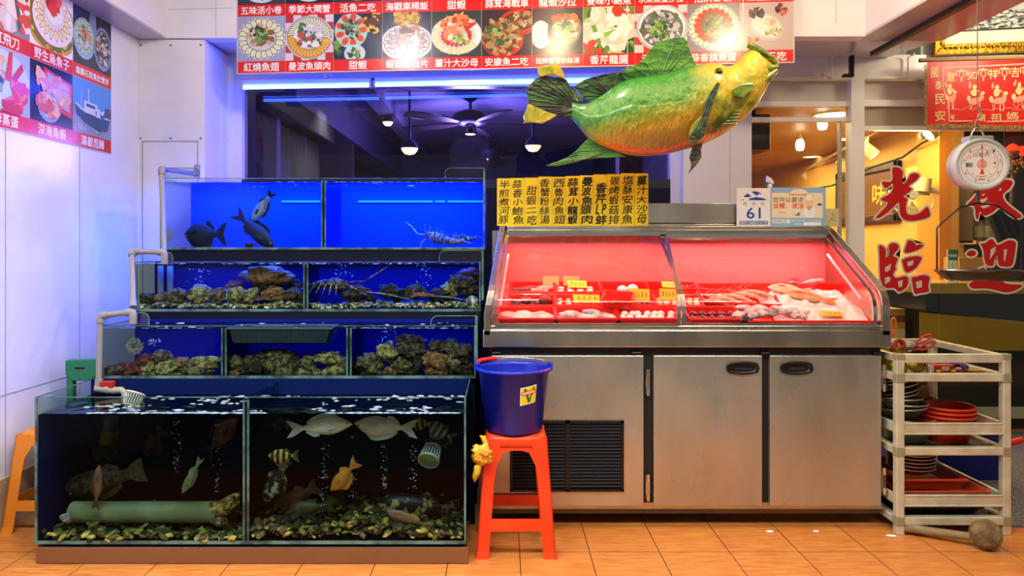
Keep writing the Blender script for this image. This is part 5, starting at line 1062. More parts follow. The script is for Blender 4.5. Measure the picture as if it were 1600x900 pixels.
for i, (px, d, rt) in enumerate(((882, .05, .3), (900, .08, -.2), (918, .05, .1), (935, .075, .4), (948, .06, -.3), (890, .10, .0), (925, .11, -.4))): lump('squid', 'squid', 'pale glossy squid in the front centre red tray of the left case', px, d, .030, .05, .02, .017, fq_ if i % 3 else fgrey, rt, group=g)
g = 'white scallops in the front right tray'
for i in range(14): lump('scallop', 'scallop', 'round white scallop in the front right red tray of the left case', 974+(i % 7)*12+rnd.uniform(-3, 3), .055+.045*(i//7), .030, .019, .018, .015, fb_, 0, .06, g, 2)
g = 'dark crabs in the second row tray'
for i, (px, d) in enumerate(((806, .22), (822, .26), (838, .22), (854, .26))): lump('crab', 'crab', 'dark crab in the left tray of the second row, left case', px, d, .032, .032, .028, .017, fdark, rnd.uniform(0, 3), .3, g)
lump('crab', 'crab', 'big reddish brown crab shell at the front of the crab tray, left case', 851, .235, .045, .034, .03, .025, mat('crab_red', '#6a2a24', .4), 0, .1)
g = 'small shells in the second row tray'
for i in range(10): lump('small_shell', 'shell', 'small pinkish shell in the tray behind the squid, left case', 874+(i % 5)*14, .22+.05*(i//5), .028, .017, .015, .012, fgrey if i % 2 else fclam, rnd.uniform(0, 3), .2, g, 2)
g = 'fish pieces in the back left tray'
for i, (px, d, rt) in enumerate(((812, .40, .1), (826, .42, .2), (842, .39, -.1), (852, .43, .1))): lump('fish_piece', 'fish', 'dark skinned fish piece in the back left tray of the left case', px, d, .034, .05, .018, .014, fdark if i < 2 else fgrey, rt, .15, g)
g = 'shellfish meat in the back row tray'
for i in range(8): lump('shellfish_meat', 'shellfish', 'pale pink shellfish meat beside the yellow card in the back row', 876+(i % 4)*15, .39+.04*(i//4), .028, .02, .017, .013, fw, 0, .2, g, 2)
lump('white_ball', 'fish ball', 'left one of the two white balls in the back row of the left case', 972, .40, .035, .028, .026, .022, fb_, 0, .04)
lump('white_ball', 'fish ball', 'right one of the two white balls in the back row of the left case', 988, .41, .036, .030, .027, .024, fb_, 0, .04)
g = 'clams at the right end of the second row'
for i in range(9): lump('clam', 'clam', 'cream clam under the yellow card at the right end of the second row', 1029+(i % 3)*12, .20+.035*(i//3), .030, .019, .016, .013, fclam, rnd.uniform(0, 3), .1, g, 2)
g = 'small shells in the standing card tray'
for i in range(6): lump('whelk', 'shell', 'brown whelk in the tray with the standing yellow card', 984+(i % 3)*14, .21+.05*(i//3), .028, .019, .016, .013, fdark, rnd.uniform(0, 3), .2, g, 2)
g = 'dark shells in the front left tray of the right case'
for i in range(10): lump('dark_shell', 'shell', 'glossy dark shell in the front left tray of the right case', 1082+(i % 5)*15, .05+.05*(i//5), .026, .024, .02, .015, fdark, rnd.uniform(0, 3), .2, g, 2)
g = 'dark shells at the back left of the right case'
for i in range(5): lump('back_shell', 'shell', 'small dark shell in the back left tray of the right case', 1053+i*6.5, .44, .032, .013, .014, .013, fdark, 0, .2, g, 2)
g = 'whelks beside the divider'
for i in range(6): lump('pale_whelk', 'shell', 'pale whelk in the tray beside the divider of the right case', 1076+(i % 2)*12, .20+.035*(i//2), .03, .018, .016, .014, fclam, rnd.uniform(0, 3), .2, g, 2)
g = 'long shrimps in the oval basket'
def shrimp(px, d, h, rt, L=.115):
    o = Q(X_(px, d), d, h); M = SM @ Matrix.Rotation(rt, 3, 'Z'); t = thing('shrimp', 'long pale orange shrimp in the red basket of the right case', 'shrimp', o, g)
    f = lambda x, y, z: o + M @ Vector((x, y, z))
    MB().tube([f(-L*.55, 0, -.004), f(-L*.35, 0, .003), f(-L*.1, 0, .008), f(L*.2, 0, .008), f(L*.45, 0, .004), f(L*.6, 0, .0)], [.004, .009, .012, .013, .010, .002], fsh, 10).build('body', t)
    MB().prism([f(-L*.53, 0, -.004), f(-L*.72, -.012, -.004), f(-L*.70, .012, -.004)], (0, 0, .002), fsh).build('tail_fan', t)
    for s in (-1, 1): MB().tube([f(L*.5, s*.004, .004), f(L*.75, s*.02, .022), f(L*.5, s*.05, .03)], .0012, fsh, 5).build('feeler', t)
for i in range(9): shrimp(1120+(i % 5)*17+(i//5)*9, .215+.027*(i % 5)+.01*(i//5), .038+.012*(i//5), R(158+rnd.uniform(-8, 8)))
# heap of squid and fish on the ice
g = 'pale squid heaped on the front tray of the right case'
for i in range(20):
    px = 1150+rnd.uniform(0, 100); d = .03+rnd.random()*.13; lump('heaped_squid', 'squid', 'pale squid in the heap at the front of the right case', px, d, .035+.03*(1-abs(px-1200)/60), rnd.uniform(.03, .055), .019, .017, [fq_, fgrey, fw, fw, fq_, mat('dark_squid', '#3a3034', .35, col2='#a89a9a', scale=14)][i % 6], rnd.uniform(-1, 1), .25, g)
ice = mat('crushed_ice', '#efd8d4', .25, col2='#f8eeec', scale=40, bump=.8, bscale=50)
def icef(u, v):
    x = X_(1196+152*u, .2); d = .03+.40*v; e = min(1, 5*min(u, 1-u))*min(1, 4*min(v, 1-v))
    return Q(x, d, .012+e*(.05+.022*mnoise.noise(Vector((u*7, v*6, 3)))+.010*mnoise.noise(Vector((u*25, v*22, 5)))))
MB().grid(icef, 60, 50, ice).build('crushed_ice', label='heap of crushed ice at the right of the right case', cat='ice', kind='stuff')
def iced(label, px, d, L, H, ang, bm, fm):
    t = fishy(label, 0, 389, 3.6, L, H, 0, bm, fm, SLIM, .5, cat='fish', group='fish laid on the ice')
    t.location = Q(X_(px, d), d, .078); t.rotation_euler = (SM @ Matrix.Rotation(R(ang), 3, 'Z') @ Matrix.Rotation(R(80), 3, 'X')).to_euler()
iced('orange fish laid slanting on the ice of the right case', 1262, .20, 84, 24, 150, mat('orange_iced_fish', '#c8682c', .35, col2='#dca070', scale=14), f_orange)
iced('pale yellow fish on the upper part of the ice heap', 1232, .30, 70, 24, 165, mat('yellow_iced_fish', '#d8b080', .35, col2='#e8cfae', scale=14), f_orange)
iced('small grey fish lying at the back of the right case by the wall', 1262, .40, 60, 18, 20, f_grey, f_dark2)
lump('lobster_tail', 'lobster', 'dark lobster shell piece behind the ice heap', 1238, .46, .05, .045, .028, .022, fdark, .3, .3)
lump('crab', 'crab', 'brown and white crab at the right end of the right case', 1350, .16, .05, .022, .02, .02, mat('crab_brown', '#8a5a40', .5, col2='#c8a890', scale=40), 0, .25)
for k, px in enumerate((848, 880)): MB().box(Q(X_(px, .47), .47, .03), Q(X_(px, .47), .47, .03)+Vector((.085, .01, .05)), mat('card_box_cream', '#e0b878', .5)).build('carton', label=f'small cream carton at the back of the left case, ' + ('left one' if k == 0 else 'right one'), cat='carton')
# yellow price cards
cy_ = mat('yellow_card', '#f0c020', .5)
for lb, px, py, w_, h_, d, lean in (('yellow price card lying in the back row of the left case', 902, 437, 30, 11, .40, 50), ('long yellow price card lying in the second row of the left case', 916, 466, 42, 12, .20, 40), ('yellow price card standing upright in the second row of the left case', 999, 460, 31, 19, .22, 12), ('yellow price card leaning at the right end of the second row, left case', 1043, 459, 26, 18, .23, 20), ('small yellow price card at the back right of the left case', 1047, 432, 26, 9, .40, 50), ('yellow price card lying at the front of the ice in the right case', 1300, 493, 34, 7, .04, 60)):
    c = Q(X_(px, d), d, .046); s = c.y/F; t = thing('price_card', lb, 'price card', c, 'yellow price cards in the case'); a = R(lean)
    v = Vector((0, math.sin(a), math.cos(a))); hh = h_*s/max(.35, math.cos(a)*.9+.1); fr = Fr(c, (1, 0, -.03), v)
    MB().prism([fr(-w_*s/2, 0), fr(w_*s/2, 0), fr(w_*s/2, hh), fr(-w_*s/2, hh)], fr.n*.0015, cy_).build('card', t)
    mb = MB(); rg = random.Random(int(px))
    for k in range(4):
        x = -w_*s*.34+k*w_*s*.2; mb.stroke(fr, [(x, hh*.3), (x+w_*s*.10, hh*rg.uniform(.4, .7)), (x+w_*s*.04, hh*.72), (x+w_*s*.12, hh*.35)], .0022, ink, -.0006 if False else .0022)
    mb.build('pen_marks', t)

# ---------------------------------------------------------------- stools, bucket, bag
def stool(label, m, loc, top, base, h, rz=0.):
    t = thing('plastic_stool', label, 'stool', (0, 0, 0)); T, B = top/2, base/2
    L = lambda z: T+(B-T)*(1-z/h)
    mb = MB(); n = 24
    prof = [(T*.80, h), (T*.93, h-.003), (T*1.0, h-.012), (T*1.03, h-.05), (T*1.02, h-.05), (T*.95, h-.014), (T*.80, h-.006)]
    def sq(r, z):
        o = []
        for k in range(n*2):
            a = 2*math.pi*k/(n*2)+math.pi/4; c_, s_ = math.cos(a), math.sin(a); p_ = 6; d = (abs(c_)**p_+abs(s_)**p_)**(-1/p_); o.append(Vector((r*c_*d, r*s_*d, z)))
        return o
    rings = [sq(r, z) for r, z in prof]; N_ = n*2
    mb.add([v for r in rings for v in r], [(i*N_+k, i*N_+(k+1) % N_, (i+1)*N_+(k+1) % N_, (i+1)*N_+k) for i in range(len(prof)-1) for k in range(N_)], m, True)
    mb.poly(sq(T*.80, h), m); mb.build('seat', t)
    mb = MB()
    for i in range(5):
        for k in range(5): mb.box((-T*.62+i*T*.31-.011, -T*.62+k*T*.31-.008, h), (-T*.62+i*T*.31+.011, -T*.62+k*T*.31+.008, h+.0025), m)
    mb.build('seat_grip', t, bevel=.001)
    w_ = .052
    for sx_ in (-1, 1):
        for sy_ in (-1, 1):
            mb = MB(); zs = [h-.012, h*.62, h*.3, .03, 0]
            for ax in (0, 1):
                vs = []
                for z in zs:
                    l = L(z); fl_ = .006 if z == 0 else 0; ww = w_*(1.0 if z < h*.8 else 1.25)
                    o = Vector((sx_*(l+fl_), sy_*(l+fl_), z)); q = Vector((sx_*(l-ww), sy_*(l+fl_), z)) if ax == 0 else Vector((sx_*(l+fl_), sy_*(l-ww), z))
                    off = Vector((0, -sy_*.005, 0)) if ax == 0 else Vector((-sx_*.005, 0, 0)); vs += [o, q, q+off, o+off]
                fs = []
                for i in range(len(zs)-1):
                    for k in range(4): fs.append((i*4+k, i*4+(k+1) % 4, i*4+4+(k+1) % 4, i*4+4+k))
                fs += [(0, 1, 2, 3), (len(vs)-4, len(vs)-3, len(vs)-2, len(vs)-1)]; mb.add(vs, fs, m)
            mb.build('leg', t)
    for (a, b) in (((-1, -1), (1, -1)), ((-1, 1), (1, 1)), ((-1, -1), (-1, 1)), ((1, -1), (1, 1))):
        for z0, z1, cv in ((h*.22, h*.32, 0), (h*.80, h-.02, 1)):
            mb = MB(); l0, l1 = L(z0)-.001, L(z1)-.001; nm = Vector(((a[0]+b[0])/2, (a[1]+b[1])/2, 0)); d = Vector((b[0]-a[0], b[1]-a[1], 0))/2
            if not cv: mb.prism([nm*l0-d*(l0-.04)+Vector((0, 0, z0)), nm*l0+d*(l0-.04)+Vector((0, 0, z0)), nm*l1+d*(l1-.04)+Vector((0, 0, z1)), nm*l1-d*(l1-.04)+Vector((0, 0, z1))], -nm*.005, m)
            else:
                q = [nm*l1-d*(l1-.01)+Vector((0, 0, z1)), nm*l0-d*(l0-.045)+Vector((0, 0, z0-.02))]
                for k in range(7):
                    tt = k/6; x = -1+2*tt; hh = z0-.02+(z1-z0)*.75*(1-abs(x)**5); q.append(nm*L(hh)+d*x*(l0-.056)+Vector((0, 0, hh)))
                q += [nm*l0+d*(l0-.045)+Vector((0, 0, z0-.02)), nm*l1+d*(l1-.01)+Vector((0, 0, z1))]
                mb.prism(q, -nm*.005, m)
            mb.build('apron' if cv else 'side_rail', t)
    t.location = loc; t.rotation_euler = (0, 0, rz); return t
stool('red-orange plastic stool under the blue bucket, in front of the refrigerator', orange_pl, (.058, 3.255, 0), .262, .335, .505)
stool('amber plastic stool half hidden at the left end of the bottom tank', mat('amber_plastic', '#dc8220', .35), (-2.115, 3.53, 0), .26, .345, .455)
t = thing('green_rack_stand', 'dark green plastic stand behind the left end of the tanks', 'stand', (-2.14, 3.75, 0)); gm_ = mat('green_plastic', '#1f7a50', .4)
for x in (-2.20, -2.075): MB().prism([(x-.02, 3.74, 0), (x+.02, 3.74, 0), (x+.016, 3.74, .73), (x-.016, 3.74, .73)], (0, .035, 0), gm_).build('leg', t, bevel=.003)
MB().prism([(-2.22, 3.735, .66), (-2.18, 3.735, .63), (-2.10, 3.735, .63), (-2.055, 3.735, .66), (-2.055, 3.735, .74), (-2.22, 3.735, .735)], (0, .045, 0), gm_).build('crosspiece', t, bevel=.004)
MB().box((-2.17, 3.733, .69), (-2.12, 3.7355, .70), black).build('slot', t)
# bucket
bc = Vector((.05, 3.238, .509)); bp_ = mat('blue_bucket_plastic', '#0d1f9e', .3, spec=.5)
t = thing('bucket', 'deep blue plastic bucket standing on the red stool', 'bucket', bc)
MB().lathe([(0, 0), (.118, 0), (.124, .006), (.155, .258), (.168, .262), (.170, .270), (.165, .276), (.153, .272), (.150, .262), (.118, .01), (0, .008)], bc, bp_, 48).build('body', t)
for s in (-1, 1): MB().box(bc+Vector((s*.160-.012, -.018 if s < 0 else .0, .255)), bc+Vector((s*.160+.012, .018, .292)), bp_).build('ear', t, bevel=.005)
hp = [bc+Vector((-.162, 0, .27)), bc+Vector((-.168, -.03, .268)), bc+Vector((-.150, -.07, .278))] + [bc+Vector((.166*math.cos(a), .166*math.sin(a), .283)) for a in [R(200-k*12) for k in range(16)]] 
MB().tube([bc+Vector((.167*math.cos(R(a)), .167*math.sin(R(a)), .284+.004*math.sin(R(a)))) for a in range(0, 181, 12)], .003, chrome, 8).build('handle', t, label='thin wire handle folded on the rim')
MB().tube([bc+Vector((.169*math.cos(R(a)), .169*math.sin(R(a)), .288)) for a in range(118, 166, 8)], .010, mat('red_grip', '#e0281c', .35), 12).build('handle_grip', t, label='red handle grip')
def onb(a, z, r=.0): rr = .124+(.155-.124)*(z-.006)/.252+.0012+r; return bc+Vector((rr*math.cos(a), rr*math.sin(a), z))
st_y, st_g, st_r, st_w = mat('sticker_yellow', '#e0c814', .4), mat('sticker_green', '#1c6a30', .4), mat('sticker_red', '#d02a1c', .4), mat('sticker_white', '#f0ece4', .4)
def patch(mb, u0, v0, u1, v1, m, r, sh0=0., sh1=0.):
    A0, A1, Z0, Z1 = R(-80), R(-51), .135, .212
    f = lambda u, v: onb(A0+(A1-A0)*u, Z0+(Z1-Z0)*v+.012*(u-.5), r)
    n = 6; vs = [f(u0+(u1-u0)*i/n+(sh0 if j == 0 else sh1), v0 if j == 0 else v1) for j in (0, 1) for i in range(n+1)]
    mb.add(vs, [(i, i+1, n+2+i, n+1+i) for i in range(n)], m)
mb = MB(); patch(mb, 0, 0, 1, 1, st_w, 0); patch(mb, .04, .04, .96, .96, st_y, .0004); patch(mb, .34, .1, .50, .9, st_g, .0008, .14, -.16); patch(mb, .50, .1, .62, .9, st_g, .0008, -.02, .26); patch(mb, .04, .55, .96, .76, st_r, .0012)
for k in range(6): patch(mb, .12+k*.13, .60, .21+k*.13, .71, st_w, .0016)
mb.build('sticker', t, label='yellow sticker with a green V')
# yellow carrier bag hooked on the stool
t = thing('plastic_bag', 'crumpled yellow plastic bag stuffed between bottom tank and red stool', 'bag', (-.10, 3.10, .38)); ybm = mat('yellow_bag_film', '#d9a818', .3, col2='#e6c04a', scale=30, bump=.6)
MB().blob(P(753, 710, 3.085), (.042, .020, .038), ybm, 4, .35, 2.2, 4, None, True, 3).blob(P(745, 735, 3.09), (.016, .014, .045), ybm, 3, .3, 2, 9, Euler((0, R(14), 0)).to_matrix(), True, 3).blob(P(757, 689, 3.095), (.012, .012, .03), ybm, 3, .4, 2, 7, Euler((0, R(-20), 0)).to_matrix(), True, 3).build('bag_body', t)
MB().blob(P(758, 709, 3.066), (.022, .006, .012), mat('bag_print', '#c8683c', .5, col2='#d9a818', scale=60), 3, .3).build('print', t, label='orange print on the bag')
# ---------------------------------------------------------------- blue tube lamp in the window head
t = thing('tube_lamp', 'long blue fluorescent tube lamp under the window header', 'lamp', (-.4, 4.98, 2.43))
tube_m = mat('blue_tube_glow', '#cfe0ff', .3, emit='#2a4cff', power=75.0)
a, b, c, d = P(378, 137, 4.93), P(580, 133.5, 4.93), P(584, 133, 4.93), P(1020, 124, 4.93)
for p, q in ((a, b), (c, d)):
    MB().cyl(p, q, .011, tube_m, n=12).build('tube', t)
    o = Vector((0, .03, .034)); MB().prism([p+o+Vector((-.02, -.03, -.014)), q+o+Vector((.02, -.03, -.014)), q+o+Vector((.02, -.03, .016)), p+o+Vector((-.02, -.03, .016))], (0, .05, 0), frame_white).build('batten', t)
    for e in (p, q): MB().box(e+Vector((-.012, -.013, -.013)), e+Vector((.012, .03, .03)), frame_white).build('socket', t)
for x in (-1.2, -.3, .7): MB().box((x, 4.95, 2.45), (x+.02, 5.08, 2.475), frame_white).build('bracket', t)

# ---------------------------------------------------------------- red vinyl greeting characters on the shop glass
vin = mat('red_vinyl', '#c41410', .35); vout = mat('vinyl_outline', '#ded8c0', .45)
def area(q): return sum(a[0]*b[1]-b[0]*a[1] for a, b in zip(q, q[1:]+q[:1]))/2
def grow(q, d):
    if area(q) < 0: q = q[::-1]
    n = len(q); o = []
    for i in range(n):
        a, b, c = Vector(q[i-1]), Vector(q[i]), Vector(q[(i+1) % n]); e1 = (b-a).normalized(); e2 = (c-b).normalized()
        n1, n2 = Vector((e1.y, -e1.x)), Vector((e2.y, -e2.x)); m = n1+n2
        m = m.normalized() if m.length > 1e-4 else n1; k = max(.55, m.dot(n1)); o.append(tuple(b+m*d/k))
    return o
def smooth(q):
    o = []
    for i in range(len(q)):
        a, b = q[i], q[(i+1) % len(q)]; p = q[i-1]
        o += [((p[0]+6*a[0]+b[0])/8, (p[1]+6*a[1]+b[1])/8), ((a[0]+b[0])/2, (a[1]+b[1])/2)]
    return o
CH = {
 '光': (1360, 250, 7.5, [[(255,80),(330,85),(390,130),(375,190),(375,290),(400,270),(440,230),(460,165),(520,150),(575,165),(575,200),(530,250),(430,312),(490,330),(490,355),(370,432),(420,440),(440,465),(420,500),(415,600),(440,645),(520,645),(600,610),(665,530),(690,580),(705,640),(700,670),(600,700),(470,718),(400,705),(355,660),(340,600),(345,480),(290,530),(200,620),(110,680),(45,690),(100,630),(190,540),(215,490),(150,485),(105,455),(200,415),(265,365),(268,260),(230,300),(185,340),(150,310),(130,240),(215,265),(268,240),(255,130)]], []),
 '臨': (1360, 360, 7.5, [[(92,185),(120,165),(190,215),(175,290),(180,335),(235,265),(212,210),(215,165),(270,142),(320,160),(340,190),(320,230),(245,305),(320,315),(320,345),(285,430),(305,440),(300,460),(255,510),(290,570),(400,530),(440,545),(450,580),(440,660),(325,745),(290,655),(190,695),(105,600),(110,260)],
   [(430,115),(490,120),(530,150),(530,185),(570,160),(620,165),(620,190),(560,230),(470,260),(400,268),(395,225),(430,160)], [(360,345),(450,310),(560,298),(600,310),(605,340),(555,410),(540,440),(480,475),(425,505),(390,450),(380,380)], [(480,540),(520,550),(600,522),(660,525),(700,545),(690,590),(675,670),(690,690),(690,715),(640,730),(570,735),(520,760),(500,680),(490,600)]],
   [[(170,435),(245,390),(230,465),(175,490)], [(170,555),(215,540),(238,560),(230,595),(170,635)], [(320,600),(380,580),(370,655),(335,670)], [(430,370),(510,350),(495,405),(440,425)], [(530,605),(605,585),(605,665),(545,680)]]),
 '歡': (1480, 200, 5.625, [[(165,672),(210,640),(245,598),(280,550),(330,545),(400,520),(440,480),(510,450),(575,460),(580,490),(540,545),(482,580),(500,640),(560,700),(660,765),(650,790),(600,797),(520,740),(462,680),(420,730),(360,765),(305,775),(300,735),(280,735),(276,800),(258,808),(246,765),(250,680)]],
   [[(285,632),(335,618),(352,604),(352,632),(318,655),(296,660)], [(290,690),(350,672),(394,668),(370,690),(320,708)], [(452,552),(468,524),(478,540),(470,552)], [(300,588),(338,572),(318,598)]]),
 '迎': (1480, 350, 6.92, [[(200,325),(235,290),(280,282),(318,305),(310,335),(270,352),(230,348)], [(355,205),(410,215),(470,150),(515,180),(530,235),(590,215),(640,180),(700,172),(750,195),(740,260),(715,440),(680,465),(620,460),(548,455),(545,330),(530,350),(500,420),(510,455),(405,455),(400,300),(375,240)],
   [(250,640),(300,600),(320,500),(405,455),(420,520),(380,590),(560,622),(570,560),(600,560),(600,640),(700,655),(825,650),(800,690),(700,735),(620,745),(480,700),(360,695),(260,705),(230,650)]],
   [[(470,275),(525,240),(518,300),(460,385)], [(615,275),(650,275),(625,400),(612,400)]])}
for ch, lb in (('光', 'upper left of four'), ('臨', 'lower left, beside the refrigerator'), ('歡', 'upper right, behind the scale dial'), ('迎', 'lower right, behind the scale pan')):
    ox, oy, sc, polys, holes = CH[ch]; Yv = YB+.028; t = thing('vinyl_character', f'red white-edged character {ch} on the shop glass, {lb}', 'lettering', P(ox+50, oy+80, Yv), 'red greeting characters on the glass')
    pp = lambda q, dy: [P(ox+x/sc, oy+y/sc, Yv-dy) for x, y in q]
    mo, mr_ = MB(), MB()
    for i, q in enumerate(polys):
        q = smooth(q); mo.prism(pp(grow(q, sc*2.9), .0002+.0001*i), (0, .0002, 0), vout); mr_.prism(pp(q, .0012+.0001*i), (0, .0004, 0), vin)
    mo.build('outline', t, label='cream outline')
    for q in holes:
        mr_.poly(pp(q, .0022), vout)
    mr_.build('glyph', t)

# ---------------------------------------------------------------- hanging scale
t = thing('hanging_scale', 'round white dial scale hanging from a wire with a black weighing pan', 'scale', (2.0, 3.1, 1.65))
c = P(1527, 258, 3.1); sm_ = mat('scale_enamel', '#949c98', .35); df = mat('dial_face', '#efe8dc', .4); R_ = .102
ax = Matrix.Rotation(R(90), 3, 'X') ; TL = Matrix.Rotation(R(-7), 3, 'Z')
M = TL @ ax
MB().lathe([(0, .035), (R_*.98, .035), (R_*1.04, .02), (R_*1.06, -.03), (R_*1.0, -.045), (0, -.05)], c, sm_, 48, M).lathe([(R_*1.05, .0), (R_*1.08, .025), (R_*1.05, .045), (R_*.93, .045), (R_*.90, .036)], c, mat('scale_rim', '#b4b8b2', .3), 48, M).build('housing', t)
MB().lathe([(0, .0365), (R_*.92, .0365)], c, df, 48, M).build('dial', t)
fr = Fr(c + M @ Vector((0, 0, .037)), M @ Vector((1, 0, 0)), M @ Vector((0, 1, 0))); mb = MB(); rl = mat('dial_red', '#d84a4a', .4); gk = mat('dial_grey', '#5a5a60', .4)
for rr, m_, wd in ((.80, gk, .0008), (.62, rl, .0016)):
    for k in range(60): mb.stroke(fr, [(R_*rr*math.cos(2*math.pi*k/60), R_*rr*math.sin(2*math.pi*k/60)), (R_*rr*math.cos(2*math.pi*(k+1)/60), R_*rr*math.sin(2*math.pi*(k+1)/60))], wd, m_, .0004)
for k in range(60):
    a = 2*math.pi*k/60; r0 = .72 if k % 5 == 0 else .76; mb.stroke(fr, [(R_*r0*math.cos(a), R_*r0*math.sin(a)), (R_*.80*math.cos(a), R_*.80*math.sin(a))], .0010, gk, .0005)
for k, n_ in enumerate('012345678'):
    a = math.pi/2-2*math.pi*k/9; x, y = R_*.70*math.cos(a), R_*.70*math.sin(a); mb.text(fr, n_, x-.004, y-.006, x+.004, y+.006, gk, .0005)
    x, y = R_*.53*math.cos(a+.3), R_*.53*math.sin(a+.3); mb.text(fr, n_, x-.003, y-.0045, x+.003, y+.0045, rl, .0005)
mb.text(fr, '自動秤', -.035, .030, .032, .048, mat('dial_light_grey', '#9a9a9a', .4), .0005); mb.disc(fr, 0, 0, .020, .020, mat('dial_pink', '#f0a898', .4), .0006, 24); mb.rect(fr, -.062, -.012, -.036, .006, mat('dial_grey_box', '#8a94a0', .4), .0005); mb.rect(fr, -.060, -.010, -.052, .004, gk, .0007)
mb.poly([fr(x, y, .0007) for x, y in ((-.009, -.042), (.010, -.042), (.005, -.030), (.006, -.022), (-.004, -.022), (-.004, -.030))], mat('dial_scarlet', '#e0301c', .4)); mb.disc(fr, .050, .004, .005, .004, gk, .0005, 12)
for k in range(7): mb.rect(fr, -.022+k*.006, -.055+abs(k-3)*.0012, -.018+k*.006, -.051+abs(k-3)*.0012, rl, .0005)
mb.rect(fr, -.014, -.066, .012, -.062, gk, .0005)
mb.build('dial_marks', t)
MB().prism([fr(-.0018, -.012, .002), (fr(.0018, -.012, .002)), fr(.0008, R_*.72, .002), fr(-.0008, R_*.72, .002)], fr.n*.001, mat('needle_red', '#d03040', .4)).disc(fr, 0, 0, .012, .012, mat('dial_pink'), .003, 20).build('needle', t)
tp = c+Vector((.0, .0, R_*1.0)); MB().box(tp+Vector((-.05, -.03, -.01)), tp+Vector((.05, .03, .018)), sm_).build('top_bracket', t, bevel=.004)
MB().tube([tp+Vector((-.026, 0, .012)), tp+Vector((-.024, 0, .03)), tp+Vector((-.012, 0, .05)), tp+Vector((.0, 0, .058)), tp+Vector((.014, 0, .05)), tp+Vector((.026, 0, .03)), tp+Vector((.028, 0, .012))], .0035, chrome, 8).build('hanger', t)
w_ = tp+Vector((.002, 0, .055))
MB().tube([w_, w_+Vector((-.006, 0, .03)), w_+Vector((.010, 0, .06)), w_+Vector((-.002, 0, .09)), Vector((w_.x, 3.1, 3.0))], .0022, mat('old_wire', '#8f8468', .4, .6), 6).build('hanging_wire', t)
MB().tube([w_+Vector((.0, 0, .09)), w_+Vector((.014, -.004, .07)), w_+Vector((.008, 0, .045)), w_+Vector((-.010, 0, .03)), w_+Vector((-.006, 0, .0)), w_+Vector((.008, 0, -.008))], .003, mat('old_wire'), 6).build('hook', t)
bt = c+Vector((.0, 0, -R_*1.02)); ap = bt+Vector((.002, 0, -.055))
MB().cyl(bt+Vector((0, 0, .01)), ap, .007, steel_dark, n=10).build('shank', t)
bk = mat('black_bail', '#141416', .35)
pl = [P(1464, 421, 3.1), P(1464, 356, 3.1), P(1476, 344, 3.1), P(1500, 324, 3.1), ap, P(1556, 320, 3.1), P(1585, 340, 3.1), P(1597, 352, 3.1), P(1596, 421, 3.1)]
MB().tube(pl, .0042, bk, 8).build('bail', t)
pc = P(1531, 430, 3.1); pn = mat('black_pan', '#1c1a18', .25, spec=.6)
MB().lathe([(0, -.022), (.12, -.020), (.142, -.008), (.162, .012), (.170, .018), (.172, .022), (.162, .020), (.14, -.002), (.118, -.014), (0, -.017)], pc, pn, 48).build('pan', t)
for s in (-1, 1): MB().box(pc+Vector((s*.168-.010, -.010, .010)), pc+Vector((s*.168+.016, .010, .022)), mat('rusty_clip', '#5a3a22', .5)).build('pan_clip', t, bevel=.003)

# ---------------------------------------------------------------- serving cart
K0, K1, KY0, KY1 = 1.79, 2.31, 3.34, 3.94
t = thing('serving_cart', 'worn aluminium three-shelf serving cart beside the refrigerator', 'cart', (2.05, 3.64, 0))
shelf_m = mat('cart_shelf', '#6a5a44', .35, col2='#584a38', scale=8)
def rail(nm, a, b, mt=alu, lb=None): MB().box(a, b, mt).build(nm, t, bevel=.004, label=lb)
pw = .036
for x in (K0, K1-pw):
    for y in (KY0, KY1-pw):
        rail('post', (x, y, 0.0), (x+pw, y+pw, .81))
        for z in (.04, .355, .69, .795):
            MB().box((x-.002, y-.002, z), (x+pw+.002, y+pw+.002, z+.045 if z < .7 else z+.028), joint).build('corner_joint', t, bevel=.004)
for y in (KY0, KY1-pw): rail('top_rail', (K0+pw, y+.004, .782), (K1-pw, y+pw-.004, .822))
for x in (K0, K1-pw): rail('top_rail', (x+.004, KY0+pw, .785), (x+pw-.004, KY1-pw, .818))
for z in (.045, .362, .697):
    for y in (KY0, KY1-pw): rail('shelf_rail', (K0+pw-.002, y, z), (K1-pw+.002, y+pw, z+.036))
    for x in (K0, K1-pw): rail('shelf_rail', (x, KY0+pw, z), (x+pw, KY1-pw, z+.034))
    MB().box((K0+.02, KY0+.02, z+.012), (K1-.02, KY1-.02, z+.022), shelf_m).build('shelf', t)
for z in (.455, .128):
    for y in (KY0, KY1-.02): rail('guard_rail', (K0+pw-.002, y+.004, z), (K1-pw+.002, y+.02, z+.056)); rail('guard_lip', (K0+pw-.002, y+.0, z+.046), (K1-pw+.002, y+.021, z+.056)); rail('guard_lip', (K0+pw-.002, y+.0, z), (K1-pw+.002, y+.021, z+.009))
    for x in (K0, K1-.02): rail('guard_rail', (x+.004, KY0+pw, z+.004), (x+.02, KY1-pw, z+.05))
CZ1, CZ2, CZ3 = .722, .386, .070
